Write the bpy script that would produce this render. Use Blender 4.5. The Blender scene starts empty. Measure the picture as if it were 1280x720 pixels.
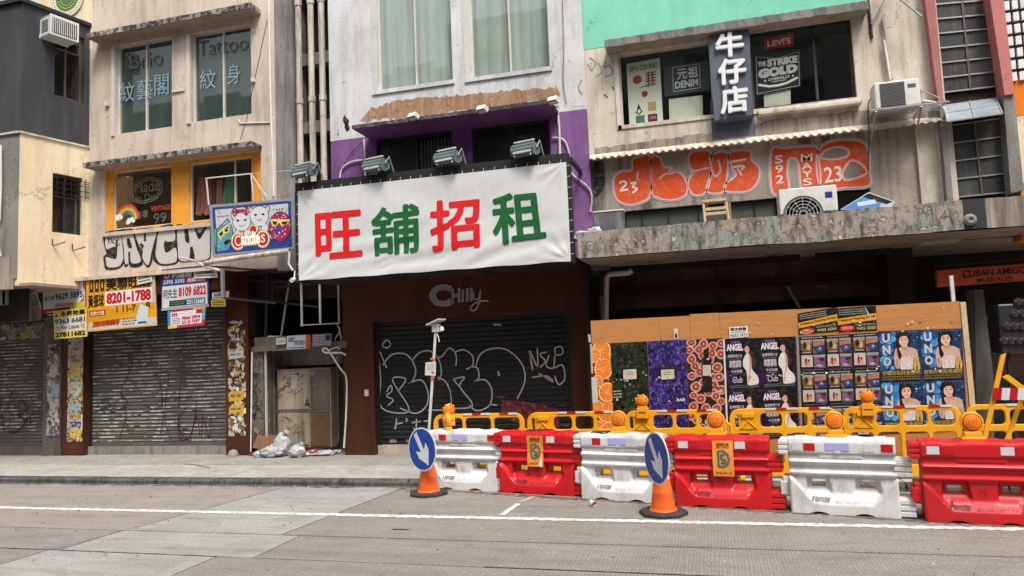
import bpy, bmesh, math, random
from math import sin, cos, pi, radians
from mathutils import Vector, Matrix, noise
from mathutils.geometry import tessellate_polygon
random.seed(7)
SC = bpy.context.scene
COL = SC.collection
# ------------------------------------------------------------------ camera
F_PX, PITCH, ROLL, YAW, EYE = 908.111, 0.0849354, -0.0412096, -0.2638593, 1.75
CF = Vector((sin(YAW)*cos(PITCH), cos(YAW)*cos(PITCH), sin(PITCH)))
_r0 = Vector((cos(YAW), -sin(YAW), 0)); _u0 = _r0.cross(CF)
CR = _r0*cos(ROLL) + _u0*sin(ROLL); CU = -_r0*sin(ROLL) + _u0*cos(ROLL)
cam_d = bpy.data.cameras.new('camera'); cam = bpy.data.objects.new('camera', cam_d); COL.objects.link(cam)
cam_d.sensor_fit = 'HORIZONTAL'; cam_d.sensor_width = 36; cam_d.lens = F_PX/1280*36
cam_d.clip_start = 0.05; cam_d.clip_end = 3000
M3 = Matrix((CR, CU, -CF)).transposed()
cam.matrix_world = Matrix.Translation((0, 0, EYE)) @ M3.to_4x4()
SC.camera = cam
# ------------------------------------------------------------------ sky, sun, exposure
W = bpy.data.worlds.new('World'); SC.world = W; W.use_nodes = True
wn = W.node_tree; bg = wn.nodes['Background']
sky = wn.nodes.new('ShaderNodeTexSky'); sky.sky_type = 'NISHITA'; sky.sun_disc = False
SUN_EL, SUN_AZ = 58, 148          # azimuth from +Y clockwise
sky.sun_elevation = radians(SUN_EL); sky.sun_rotation = radians(SUN_AZ)
sky.dust_density = 4.0; sky.air_density = 1.0; sky.ozone_density = 1.0
hs = wn.nodes.new('ShaderNodeHueSaturation'); hs.inputs['Saturation'].default_value = 0.22
wn.links.new(sky.outputs[0], hs.inputs['Color']); wn.links.new(hs.outputs[0], bg.inputs['Color'])
bg.inputs['Strength'].default_value = 0.12
sd = bpy.data.lights.new('sun', 'SUN'); sd.energy = 1.5; sd.angle = radians(14); sd.color = (1, .955, .88)
so = bpy.data.objects.new('sun', sd); COL.objects.link(so)
az, el = radians(SUN_AZ), radians(SUN_EL)
so.rotation_euler = Vector((sin(az)*cos(el), cos(az)*cos(el), sin(el))).to_track_quat('Z', 'Y').to_euler()
so.location = (0, -10, 30)
SC.view_settings.view_transform = 'Standard'; SC.view_settings.look = 'None'
SC.view_settings.exposure = 1.08; SC.view_settings.gamma = 1
# ------------------------------------------------------------------ geometry of planes seen by the lens
EYEV = Vector((0, 0, EYE))
def ray(x, y): return CF*F_PX + CR*(x-640) - CU*(y-360)
class Plane:
    """vertical plane: origin O, horizontal direction U, outward normal N"""
    def __init__(s, O, U=(1, 0, 0)):
        s.O = Vector(O); s.U = Vector(U).normalized(); s.V = Vector((0, 0, 1)); s.N = s.U.cross(s.V).normalized()
    def at(s, x, y):
        d = ray(x, y); t = (s.O-EYEV).dot(s.N)/d.dot(s.N); p = EYEV + d*t - s.O
        return (p.dot(s.U), p.z)
    def w(s, u, v, n=0): return s.O + s.U*u + s.V*v + s.N*n
def PY(y): return Plane((0, y, 0))
def G(x, y, z=0.0):
    d = ray(x, y); t = (z-EYE)/d.z; p = EYEV + d*t; return (p.x, p.y)
def R(x0, y0, x1, y1, Y):
    """top-left and bottom-right photo corners of an upright rectangle standing at depth Y -> X0,X1,Z0,Z1"""
    P = PY(Y); a = P.at(x0, y0); b = P.at(x1, y1); return (a[0], b[0], b[1], a[1])
# ------------------------------------------------------------------ colours and materials
def lin(c): return c/12.92 if c <= .04045 else ((c+.055)/1.055)**2.4
def hx(s): return tuple(lin(int(s[i:i+2], 16)/255) for i in (0, 2, 4))
MATS = {}
def nmat(name):
    m = bpy.data.materials.new(name); m.use_nodes = True; n = m.node_tree; MATS[name] = m
    return m, n, n.nodes['Principled BSDF']
def N(n, t, **k):
    o = n.nodes.new(t)
    for a, b in k.items():
        if a in o.inputs: o.inputs[a].default_value = b
        else: setattr(o, a, b)
    return o
def noise_n(n, vec, scale, detail=6, rough=.6, dist=0):
    o = N(n, 'ShaderNodeTexNoise'); o.inputs['Scale'].default_value = scale; o.inputs['Detail'].default_value = detail
    o.inputs['Roughness'].default_value = rough; o.inputs['Distortion'].default_value = dist
    n.links.new(vec, o.inputs['Vector']); return o.outputs['Fac']
def ramp(n, fac, a, b, hi=1.0):
    o = N(n, 'ShaderNodeMapRange'); o.inputs['From Min'].default_value = a; o.inputs['From Max'].default_value = b
    o.inputs['To Max'].default_value = hi; n.links.new(fac, o.inputs['Value']); return o.outputs[0]
def mix(n, fac, a, b):
    o = N(n, 'ShaderNodeMix', data_type='RGBA')
    for s, v in ((o.inputs[0], fac), (o.inputs[6], a), (o.inputs[7], b)):
        if isinstance(v, (int, float)): s.default_value = v
        elif isinstance(v, tuple): s.default_value = (*v[:3], 1)
        else: n.links.new(v, s)
    return o.outputs[2]
def mapv(n, vec, sc):
    o = N(n, 'ShaderNodeMapping'); o.inputs['Scale'].default_value = sc; n.links.new(vec, o.inputs['Vector']); return o.outputs[0]
def bumpn(n, bs, h, strength, dist=.01):
    o = N(n, 'ShaderNodeBump'); o.inputs['Strength'].default_value = strength; o.inputs['Distance'].default_value = dist
    n.links.new(h, o.inputs['Height']); n.links.new(o.outputs[0], bs.inputs['Normal'])
def weathered(name, base, alt, stain=(.05, .045, .04), sa=.5, spot=(.03, .03, .03), pa=.6, pt=.66, rough=.85, bump=.5, scale=1.0, streak=.35, vary=(.38, .60), fine=.16, crack=.7):
    m, n, b = nmat(name); tc = N(n, 'ShaderNodeTexCoord').outputs['Object']
    c = mix(n, ramp(n, noise_n(n, tc, .9*scale, 8, .6, .3), *vary), base, alt)
    fn = noise_n(n, tc, 26*scale, 8, .7)
    c = mix(n, ramp(n, fn, .3, .8, fine*2), c, tuple(x*.45 for x in base))
    st = noise_n(n, mapv(n, tc, (2.6*scale, 2.6*scale, streak)), 1.6, 10, .68, .2)
    c = mix(n, ramp(n, st, .47, .64, sa), c, stain)
    sp = noise_n(n, tc, 3.3*scale, 14, .78, .1)
    c = mix(n, ramp(n, sp, pt-.055, pt-.02, pa), c, spot)
    n.links.new(c, b.inputs['Base Color']); b.inputs['Roughness'].default_value = rough
    b.inputs['Specular IOR Level'].default_value = .25
    if crack:
        wv = N(n, 'ShaderNodeVectorMath', operation='ADD'); nz = N(n, 'ShaderNodeTexNoise'); nz.inputs['Scale'].default_value = 2.5*scale; nz.inputs['Detail'].default_value = 8; nz.inputs['Roughness'].default_value = .7
        n.links.new(tc, nz.inputs['Vector']); sc_ = N(n, 'ShaderNodeVectorMath', operation='SCALE'); n.links.new(nz.outputs['Color'], sc_.inputs[0]); sc_.inputs['Scale'].default_value = .9/scale
        n.links.new(tc, wv.inputs[0]); n.links.new(sc_.outputs[0], wv.inputs[1])
        vo = N(n, 'ShaderNodeTexVoronoi', feature='DISTANCE_TO_EDGE'); vo.inputs['Scale'].default_value = .55*scale; n.links.new(mapv(n, wv.outputs[0], (1, 1, .6)), vo.inputs['Vector'])
        ck = ramp(n, vo.outputs['Distance'], .006, .0, crack); mk = N(n, 'ShaderNodeMath', operation='MULTIPLY'); n.links.new(ck, mk.inputs[0]); n.links.new(ramp(n, noise_n(n, tc, .7*scale, 3), .46, .55), mk.inputs[1])
        c = mix(n, mk.outputs[0], c, (.06, .05, .045)); n.links.new(c, b.inputs['Base Color'])
    h = N(n, 'ShaderNodeMath', operation='SUBTRACT'); n.links.new(fn, h.inputs[0]); n.links.new(ramp(n, sp, pt-.055, pt-.02, .9), h.inputs[1])
    bumpn(n, b, h.outputs[0], bump, .012)
    return m
def simple(name, col, rough=.5, metal=0, spec=.5, vary=.25, scale=8, bump=.0, coat=0, dirt=(.05, .045, .04), da=.25):
    m, n, b = nmat(name); tc = N(n, 'ShaderNodeTexCoord').outputs['Object']
    oi = N(n, 'ShaderNodeObjectInfo'); va = N(n, 'ShaderNodeVectorMath', operation='MULTIPLY_ADD'); n.links.new(oi.outputs['Random'], va.inputs[0]); va.inputs[1].default_value = (37, 11, 23); n.links.new(tc, va.inputs[2]); tc = va.outputs[0]
    f = noise_n(n, tc, scale, 8, .65)
    c = mix(n, ramp(n, f, .3, .7, vary), col, tuple(x*.7 for x in col))
    d = noise_n(n, mapv(n, tc, (1, 1, .5)), scale*.45, 12, .75)
    c = mix(n, ramp(n, d, .50, .66, da), c, dirt)
    n.links.new(c, b.inputs['Base Color']); b.inputs['Metallic'].default_value = metal
    rr = N(n, 'ShaderNodeMapRange'); rr.inputs['To Min'].default_value = rough*.85; rr.inputs['To Max'].default_value = min(1, rough*1.35)
    n.links.new(f, rr.inputs['Value']); n.links.new(rr.outputs[0], b.inputs['Roughness'])
    b.inputs['Specular IOR Level'].default_value = spec; b.inputs['Coat Weight'].default_value = coat
    if bump: bumpn(n, b, noise_n(n, tc, scale*5, 6, .7), bump, .006)
    return m
def print_mat(name='printed ink', rough=.55, wear=.16, wr=0):
    m, n, b = nmat(name); a = N(n, 'ShaderNodeAttribute', attribute_name='ink')
    tc = N(n, 'ShaderNodeTexCoord').outputs['Object']
    c = mix(n, ramp(n, noise_n(n, tc, 14, 10, .75), .5, .75, wear*2), a.outputs['Color'], (.35, .33, .3))
    n.links.new(c, b.inputs['Base Color']); b.inputs['Roughness'].default_value = rough; b.inputs['Specular IOR Level'].default_value = .3
    if wr: bumpn(n, b, noise_n(n, tc, 7, 4, .6, 2.5), wr, .02)
    return m
INK = print_mat(); PAINT = print_mat('sprayed paint', .6, .3); INKG = print_mat('glossy poster ink', .4, .10, .5)
INKC = print_mat('cloth ink', .8, .04)
cream_pink = weathered('pinkish cream render', (.66, .56, .46), (.54, .45, .38), (.14, .11, .09), .32, (.30, .25, .21), .5, .65, bump=.5)
white_wall = weathered('old white render', (.69, .69, .70), (.55, .55, .56), (.26, .25, .24), .42, (.22, .19, .17), .6, .665, bump=.6)
purple_wall = weathered('purple paint', (.26, .115, .31), (.16, .07, .20), (.10, .04, .12), .4, (.05, .03, .06), .4, .7, bump=.3)
mint_wall = weathered('mint paint', (.20, .60, .43), (.25, .66, .50), (.20, .42, .32), .3, (.12, .25, .2), .5, .7, bump=.25)
cream_wall = weathered('cream render', (.68, .62, .52), (.56, .49, .40), (.14, .11, .08), .42, (.25, .2, .16), .6, .66, bump=.5)
yellow_wall = weathered('yellow cream paint', (.84, .71, .49), (.78, .61, .40), (.45, .36, .24), .35, (.25, .2, .15), .35, .7, bump=.25)
charcoal = weathered('charcoal paint', (.040, .042, .048), (.052, .053, .058), (.09, .09, .09), .35, (.02, .02, .02), .3, .68, bump=.3)
concrete = weathered('stained concrete', (.30, .285, .26), (.20, .195, .18), (.06, .055, .05), .6, (.42, .4, .37), .5, .66, bump=.8)
lichen = weathered('lichen stained concrete', (.36, .37, .34), (.50, .40, .33), (.05, .055, .05), .95, (.60, .59, .55), .9, .60, bump=1.3, scale=2.4, streak=1.6, fine=.45, vary=(.46, .56))
slab_edge = weathered('blackened slab edge', (.42, .38, .34), (.30, .27, .24), (.03, .028, .026), .9, (.03, .03, .028), .9, .56, bump=.9, scale=2.2, streak=2.0)
soffit_m = weathered('painted soffit', (.42, .34, .29), (.34, .27, .23), (.12, .09, .07), .4, (.15, .08, .05), .6, .66, bump=.5)
striated = weathered('streaked concrete', (.42, .36, .30), (.30, .255, .215), (.06, .05, .04), .85, (.45, .42, .38), .35, .7, bump=.7, streak=.12)
brown_band = weathered('exposed brown mortar', (.42, .24, .13), (.33, .18, .10), (.55, .42, .32), .5, (.6, .5, .42), .6, .6, bump=1.0, scale=2)
orange_paint = simple('orange yellow paint', (.80, .33, .025), .55, vary=.3, scale=6, da=.4, bump=.2)
pink_paint = weathered('pink paint', (.56, .20, .18), (.48, .17, .16), (.2, .1, .09), .4, (.3, .2, .18), .4, .7, bump=.3)
orange_wall = weathered('orange wall paint', (.80, .22, .02), (.72, .19, .02), (.4, .15, .05), .3, (.2, .1, .05), .3, .7)
brown_tile = weathered('dark brown cladding', (.088, .028, .014), (.068, .021, .011), (.025, .012, .01), .5, (.2, .15, .12), .3, .74, rough=.4, bump=.1, crack=0)
grey_pillar = weathered('grey brown pillar', (.16, .135, .12), (.12, .10, .09), (.04, .035, .03), .5, (.3, .28, .25), .4, .68, bump=.3)
dark_wall = weathered('shade painted dark wall', (.034, .026, .021), (.022, .017, .014), (.01, .008, .007), .5, (.05, .035, .03), .4, .68)  # near-black colour stands in for the shade of unlit rooms and recesses
slate = weathered('slate blue paint', (.125, .145, .185), (.10, .115, .15), (.07, .075, .10), .4, (.05, .05, .06), .4, .68)
shutter_m = simple('grimy shutter steel', (.095, .092, .085), .55, .15, .4, .6, 5, .1, da=.6, dirt=(.16, .145, .12))
shutter_k = simple('black shutter steel', (.014, .014, .015), .5, .1, .4, .5, 5, .1, da=.4, dirt=(.05, .045, .04))
black_m = simple('black metal', (.018, .018, .02), .5, .3)
frame_k = simple('dark window frame', (.035, .035, .037), .45, .3)
frame_b = simple('brown aluminium', (.13, .10, .085), .4, .4)
frame_w = simple('off white frame', (.60, .56, .50), .5, vary=.3)
steel = simple('galvanised steel', (.42, .42, .41), .4, .7, vary=.4)
pale_steel = simple('painted pale steel', (.62, .61, .58), .5, .1, da=.35)
pipe_m = weathered('cream drain pipe', (.62, .57, .48), (.52, .47, .40), (.12, .10, .08), .7, (.10, .09, .08), .5, .66, rough=.6, streak=.5, scale=2)
pvc = simple('white pvc', (.72, .71, .68), .4, da=.3)
lamp_green = simple('grey green lamp enamel', (.13, .19, .19), .35, .2, vary=.3, da=.4)
ac_white = simple('aged white enamel', (.66, .65, .61), .45, da=.35, dirt=(.3, .27, .22))
ac_dark = simple('dark grille', (.05, .05, .05), .5)
cloth_m, n_, b_ = nmat('white banner cloth'); 
tc_ = N(n_, 'ShaderNodeTexCoord').outputs['Object']
n_.links.new(mix(n_, ramp(n_, noise_n(n_, tc_, 2.2, 8, .6), .4, .8, .5), (.58, .58, .58), (.48, .48, .475)), b_.inputs['Base Color'])
b_.inputs['Roughness'].default_value = .6
ply = None
def ply_mat():
    m, n, b = nmat('raw plywood'); tc = N(n, 'ShaderNodeTexCoord').outputs['Object']
    oi = N(n, 'ShaderNodeObjectInfo'); va = N(n, 'ShaderNodeVectorMath', operation='MULTIPLY_ADD'); n.links.new(oi.outputs['Random'], va.inputs[0]); va.inputs[1].default_value = (37, 11, 23); n.links.new(tc, va.inputs[2]); tc = va.outputs[0]
    w = noise_n(n, mapv(n, tc, (.9, 1, 9)), 3, 6, .6, 1.5)
    c = mix(n, ramp(n, w, .3, .7), (.50, .215, .055), (.36, .14, .035))
    c = mix(n, ramp(n, oi.outputs['Random'], 0, 1, .55), c, (.42, .19, .055))
    c = mix(n, ramp(n, noise_n(n, tc, 3, 10, .7), .55, .8, .4), c, (.22, .12, .06))
    n.links.new(c, b.inputs['Base Color']); b.inputs['Roughness'].default_value = .65
    bumpn(n, b, w, .15, .004); return m
ply = ply_mat()
red_pl = simple('red barrier plastic', (.56, .006, .012), .36, vary=.3, da=.45, scale=5, dirt=(.22, .03, .03), bump=.15)
white_pl = simple('white barrier plastic', (.66, .66, .66), .36, vary=.18, da=.6, scale=4.5, dirt=(.30, .28, .25), bump=.15)
yellow_pl = simple('yellow rail plastic', (.80, .36, .008), .35, vary=.18, da=.25, dirt=(.3, .14, .02))
amber = simple('amber lens', (.92, .27, .01), .16, vary=.25, coat=.6, scale=30, da=0)
amber_dark = simple('amber lens groove shade', (.72, .14, .003), .2, coat=.5)  # darker rings paint groove shade into the lens colour
amber_body = simple('amber lamp housing', (.85, .34, .01), .3, vary=.15, coat=.2, da=.2, dirt=(.3, .14, .02))
cone_or = simple('orange cone plastic', (.86, .13, .012), .4, vary=.2, da=.25, dirt=(.3, .09, .03))
rubber = simple('black rubber', (.022, .022, .023), .75, bump=.3, da=.5, dirt=(.08, .075, .07))
bag_m, n_, b_ = nmat('white plastic bag'); b_.inputs['Base Color'].default_value = (.40, .41, .42, 1); b_.inputs['Roughness'].default_value = .35
tc_ = N(n_, 'ShaderNodeTexCoord').outputs['Object']; bumpn(n_, b_, noise_n(n_, tc_, 11, 4, .55, .6), .5, .015)
card = simple('brown cardboard', (.28, .15, .075), .8, da=.3)
cabinet_m = weathered('dirty beige cabinet', (.44, .38, .28), (.36, .30, .22), (.12, .08, .05), .6, (.10, .05, .03), .6, .64, rough=.5, bump=.3, scale=2)
wood = simple('pale scuffed wood', (.55, .42, .25), .7, vary=.5, da=.3)
curtain_m = weathered('grey green curtain', (.42, .46, .43), (.36, .40, .37), (.25, .28, .25), .3, (.3, .3, .3), .0, streak=.15, scale=1.5, bump=.2, crack=0)
film_m = weathered('green grey window film', (.055, .075, .066), (.044, .06, .054), (.085, .105, .095), .5, (.1, .1, .1), .2, .7, rough=.35, crack=0)
def glass_mat(name, tint, a=.12, rough=.03):
    m, n, b = nmat(name); out = n.nodes['Material Output']; n.nodes.remove(b)
    tr = N(n, 'ShaderNodeBsdfTransparent'); tr.inputs[0].default_value = (*tint, 1)
    gl = N(n, 'ShaderNodeBsdfGlossy'); gl.inputs['Roughness'].default_value = rough; gl.inputs[0].default_value = (.9, .95, .93, 1)
    ge = N(n, 'ShaderNodeNewGeometry'); dt = N(n, 'ShaderNodeVectorMath', operation='DOT_PRODUCT'); n.links.new(ge.outputs['Normal'], dt.inputs[0]); n.links.new(ge.outputs['Incoming'], dt.inputs[1])
    ab = N(n, 'ShaderNodeMath', operation='ABSOLUTE'); n.links.new(dt.outputs['Value'], ab.inputs[0]); su = N(n, 'ShaderNodeMath', operation='SUBTRACT'); su.inputs[0].default_value = 1; n.links.new(ab.outputs[0], su.inputs[1])
    pw = N(n, 'ShaderNodeMath', operation='POWER'); n.links.new(su.outputs[0], pw.inputs[0]); pw.inputs[1].default_value = 5; fr = N(n, 'ShaderNodeMath', operation='MULTIPLY_ADD'); n.links.new(pw.outputs[0], fr.inputs[0]); fr.inputs[1].default_value = .9; fr.inputs[2].default_value = .08
    ms = N(n, 'ShaderNodeMixShader'); n.links.new(fr.outputs[0], ms.inputs[0]); n.links.new(tr.outputs[0], ms.inputs[1]); n.links.new(gl.outputs[0], ms.inputs[2])
    n.links.new(ms.outputs[0], out.inputs[0]); return m
glass = glass_mat('window glass', (.90, .94, .92)); glass_d = glass_mat('dusty dark glass', (.70, .75, .72), rough=.10)
pane_g = weathered('dirty wired pane', (.055, .055, .055), (.085, .08, .08), (.13, .14, .13), .5, (.2, .2, .19), .35, .66, rough=.25, bump=.1, scale=2, crack=0)
# ------------------------------------------------------------------ objects
def base(o):
    v = Vector((0, 0, 0))
    while o is not None: v = v + o.location; o = o.parent
    return v
def tag(o, label=None, cat=None, group=None, kind=None):
    for k, v in (('label', label), ('category', cat), ('group', group), ('kind', kind)):
        if v: o[k] = v
    return o
def thing(name, label, cat, loc=(0, 0, 0), rz=0, group=None):
    o = bpy.data.objects.new(name, None); COL.objects.link(o); o.location = loc; o.rotation_euler = (0, 0, rz)
    o.empty_display_size = .2; return tag(o, label, cat, group)
class MB:
    def __init__(s): s.v = []; s.f = []; s.m = []; s.ms = []; s.c = []
    def mi(s, m):
        if m not in s.ms: s.ms.append(m)
        return s.ms.index(m)
    def add(s, vs, fs, m, col=None):
        k = len(s.v); s.v += [tuple(v) for v in vs]; i = s.mi(m)
        for f in fs: s.f.append([a+k for a in f]); s.m.append(i); s.c.append(col or (1, 1, 1))
        return s
    def box(s, x0, x1, y0, y1, z0, z1, m, col=None):
        if x0 > x1: x0, x1 = x1, x0
        if y0 > y1: y0, y1 = y1, y0
        if z0 > z1: z0, z1 = z1, z0
        v = [(x, y, z) for z in (z0, z1) for x, y in ((x0, y0), (x1, y0), (x1, y1), (x0, y1))]
        return s.add(v, [(3, 2, 1, 0), (4, 5, 6, 7), (0, 1, 5, 4), (1, 2, 6, 5), (2, 3, 7, 6), (3, 0, 4, 7)], m, col)
    def obox(s, c, ux, uy, uz, m, col=None):
        """oriented box: centre and three half-vectors"""
        c = Vector(c); ux = Vector(ux); uy = Vector(uy); uz = Vector(uz)
        v = [c+ux*a+uy*b+uz*d for d in (-1, 1) for a, b in ((-1, -1), (1, -1), (1, 1), (-1, 1))]
        return s.add(v, [(3, 2, 1, 0), (4, 5, 6, 7), (0, 1, 5, 4), (1, 2, 6, 5), (2, 3, 7, 6), (3, 0, 4, 7)], m, col)
    def quad(s, a, b, c, d, m, col=None): return s.add([a, b, c, d], [(0, 1, 2, 3)], m, col)
    def prism(s, pts, d, m, col=None):
        """3-D polygon pts extruded by vector d"""
        n = len(pts); d = Vector(d); P = [Vector(p) for p in pts]
        t = tessellate_polygon([P])
        s.add(P+[p+d for p in P], [tuple(x) for x in t]+[tuple(n+i for i in reversed(x)) for x in t]+[(i, (i+1) % n, (i+1) % n+n, i+n) for i in range(n)], m, col)
        return s
    def tube(s, pts, r, m, n=8, closed=False, sq=None, cap=True):
        P = [Vector(p) for p in pts]; k = len(P); rings = []; prev = None
        for i, p in enumerate(P):
            a = P[i-1] if (i or closed) else p; b = P[(i+1) % k] if (i < k-1 or closed) else p
            t = (b-a).normalized() if (b-a).length > 1e-9 else Vector((0, 0, 1))
            if prev is None:
                u = t.cross(Vector((0, 0, 1)));
                if u.length < .05: u = t.cross(Vector((0, 1, 0)))
            else: u = prev - t*prev.dot(t)
            u.normalize(); prev = u; w = t.cross(u)
            rr = r[i] if isinstance(r, (list, tuple)) else r
            rings.append([p+u*cos(q)*rr+w*sin(q)*rr*(sq or 1) for q in (2*pi*j/n+pi/n for j in range(n))])
        vs = [v for g in rings for v in g]; fs = []
        for i in range(k if closed else k-1):
            a = i*n; b = ((i+1) % k)*n
            for j in range(n): fs.append((a+j, a+(j+1) % n, b+(j+1) % n, b+j))
        if cap and not closed: fs += [tuple(reversed(range(n))), tuple((k-1)*n+j for j in range(n))]
        return s.add(vs, fs, m)
    def lathe(s, prof, m, n=20, M=None):
        """(radius, z) profile round z, M an optional matrix"""
        vs = []; fs = []
        for r, z in prof:
            for j in range(n): vs.append(Vector((r*cos(2*pi*j/n), r*sin(2*pi*j/n), z)))
        for i in range(len(prof)-1):
            for j in range(n): fs.append((i*n+j, i*n+(j+1) % n, (i+1)*n+(j+1) % n, (i+1)*n+j))
        fs += [tuple(reversed(range(n))), tuple((len(prof)-1)*n+j for j in range(n))]
        if M: vs = [M @ v for v in vs]
        return s.add(vs, fs, m)
    def build(s, name, parent=None, smooth=None, bevel=0, local=False, **t):
        me = bpy.data.meshes.new(name); off = Vector((0, 0, 0)) if local or parent is None else base(parent)
        me.from_pydata([Vector(v)-off for v in s.v], [], s.f)
        for m in s.ms: me.materials.append(m)
        me.polygons.foreach_set('material_index', s.m)
        at = me.attributes.new('ink', 'FLOAT_COLOR', 'CORNER'); buf = []
        for f, c in zip(s.f, s.c): buf += [c[0], c[1], c[2], 1.0]*len(f)
        at.data.foreach_set('color', buf)
        if smooth is not None:
            me.shade_smooth(); me.set_sharp_from_angle(angle=radians(smooth))
        me.update()
        o = bpy.data.objects.new(name, me); COL.objects.link(o); o.parent = parent
        if bevel:
            b = o.modifiers.new('bevel', 'BEVEL'); b.width = bevel; b.segments = 2; b.limit_method = 'ANGLE'; b.angle_limit = radians(40)
        return tag(o, **t)
def copy_tree(o, parent=None):
    c = o.copy(); COL.objects.link(c); c.parent = parent
    for ch in o.children: copy_tree(ch, c)
    return c
# ------------------------------------------------------------------ lettering
_tc = {}
def glyphs(txt, bold=0.0):
    k = (txt, bold)
    if k not in _tc and bold > 0 and any(ord(c) > 0x2E80 for c in txt):
        v0, f0 = glyphs(txt, 0.0); vs, fs = [], []; L = max(1, len(txt)); q = bold*1.1
        for i, (a, b) in enumerate(((0, 0), (1, 0), (-1, 0), (0, 1), (0, -1), (.7, .7), (-.7, .7), (.7, -.7), (-.7, -.7))):
            o = len(vs); vs += [(v[0]+a*q/L, v[1]+b*q, .0001*i) for v in v0]; fs += [tuple(x+o for x in f) for f in f0]
        _tc[k] = (vs, fs)
    if k not in _tc:
        cu = bpy.data.curves.new('t', 'FONT'); cu.body = txt; cu.offset = bold; cu.resolution_u = 3
        ob = bpy.data.objects.new('t', cu); COL.objects.link(ob)
        bpy.context.view_layer.update()
        ev = ob.evaluated_get(bpy.context.evaluated_depsgraph_get()); me = ev.to_mesh()
        vs = [(v.co.x, v.co.y) for v in me.vertices]; fs = [tuple(p.vertices) for p in me.polygons]
        ev.to_mesh_clear(); bpy.data.objects.remove(ob); bpy.data.curves.remove(cu)
        x0 = min(v[0] for v in vs); x1 = max(v[0] for v in vs); y0 = min(v[1] for v in vs); y1 = max(v[1] for v in vs)
        _tc[k] = ([((x-x0)/(x1-x0), (y-y0)/(y1-y0), 0) for x, y in vs], fs)
    return _tc[k]
def spl(pts, n=6, closed=False):
    """Catmull-Rom through 2-D or 3-D points"""
    P = [Vector(p) for p in pts]; k = len(P); out = []
    for i in range(k if closed else k-1):
        a = P[i-1] if (i or closed) else P[0]; b = P[i]; c = P[(i+1) % k]; d = P[(i+2) % k] if (closed or i+2 < k) else P[-1]
        for j in range(n):
            t = j/n; out.append(.5*((2*b)+(c-a)*t+(2*a-5*b+4*c-d)*t*t+(3*b-a-3*c+d)*t**3))
    if not closed: out.append(P[-1])
    return [tuple(p) for p in out]
class Print:
    LAY = .0016
    def __init__(s, plane, m=None, n0=0.0, warp=None):
        s.p = plane; s.mb = MB(); s.m = m or INK; s.n0 = n0; s.q = None; s.warp = warp
    def quadpx(s, tl, tr, br, bl):
        s.q = [Vector(s.p.at(*c)) for c in (tl, tr, br, bl)]; return s
    def quadr(s, x0, x1, z0, z1): s.q = [Vector(c) for c in ((x0, z1), (x1, z1), (x1, z0), (x0, z0))]; return s
    def sub(s, x0, y0, x1, y1):
        """narrow the frame to a sub-rectangle; returns the old one"""
        old = s.q; s.q = [s.mp(x0, y1, old), s.mp(x1, y1, old), s.mp(x1, y0, old), s.mp(x0, y0, old)]; return old
    def mp(s, x, y, q=None):
        q = q or s.q
        t = q[0]*(1-x)+q[1]*x; b = q[3]*(1-x)+q[2]*x; return b*(1-y)+t*y
    def emit(s, uv, fs, col, l):
        s.mb.add([s.p.w(q[0], q[1], s.n0+l*s.LAY+(q[2] if len(q) > 2 else 0)+(s.warp(q[0], q[1]) if s.warp else 0)) for q in uv], fs, s.m, hx(col) if isinstance(col, str) else col)
    def poly(s, pts, col, l=1, raw=False):
        uv = [tuple(p) if raw else tuple(s.mp(*p)) for p in pts]
        s.emit(uv, [tuple(t) for t in tessellate_polygon([[Vector((a, b, 0)) for a, b in uv]])], col, l)
    def rect(s, x0, y0, x1, y1, col, l=1): s.poly([(x0, y0), (x1, y0), (x1, y1), (x0, y1)], col, l)
    def ell(s, cx, cy, rx, ry, col, l=1, n=20, a0=0, a1=2*pi): s.poly([(cx+rx*cos(a0+(a1-a0)*i/n), cy+ry*sin(a0+(a1-a0)*i/n)) for i in range(n)], col, l)
    def text(s, t, x0, y0, x1, y1, col, l=2, bold=0.012):
        vs, fs = glyphs(t, bold)
        s.emit([(*s.mp(x0+(x1-x0)*a, y0+(y1-y0)*b), d) for a, b, d in vs], fs, col, l)
    def stroke(s, pts, w, col, l=2, raw=False, closed=False):
        """ribbon of width w metres"""
        P = [Vector(p) if raw else Vector(s.mp(*p)) for p in pts]; k = len(P); L = []; Rr = []
        for i in range(k):
            a = P[i-1] if (i or closed) else P[0]; b = P[(i+1) % k] if (i < k-1 or closed) else P[-1]
            d = (b-a)
            if d.length < 1e-9: d = Vector((1, 0))
            d.normalize(); nn = Vector((-d.y, d.x))*w/2; L.append(tuple(P[i]+nn)); Rr.append(tuple(P[i]-nn))
        fs = [(i, (i+1) % k, (i+1) % k+k, i+k) for i in range(k if closed else k-1)]
        s.emit(L+Rr, fs, col, l)
    def px(s, pts): return [s.p.at(*c) for c in pts]
    def ppoly(s, pts, col, l=1, smooth=0):
        q = s.px(pts)
        if smooth: q = spl(q, smooth, True)
        s.poly(q, col, l, raw=True)
    def pstroke(s, pts, w, col, l=2, smooth=5, closed=False):
        q = s.px(pts)
        if smooth: q = spl(q, smooth, closed)
        s.stroke(q, w, col, l, raw=True, closed=closed)
    def build(s, name, parent=None, **t): return s.mb.build(name, parent, **t)
def sheet(pr, col, l=0, t=.004):
    """body of a board or paper in the current frame, with thickness"""
    q = [s_ for s_ in pr.q]; P = [pr.p.w(v.x, v.y, pr.n0+(l-.2)*pr.LAY) for v in q]
    pr.mb.prism(P, -pr.p.N*t, pr.m, hx(col))
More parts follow.
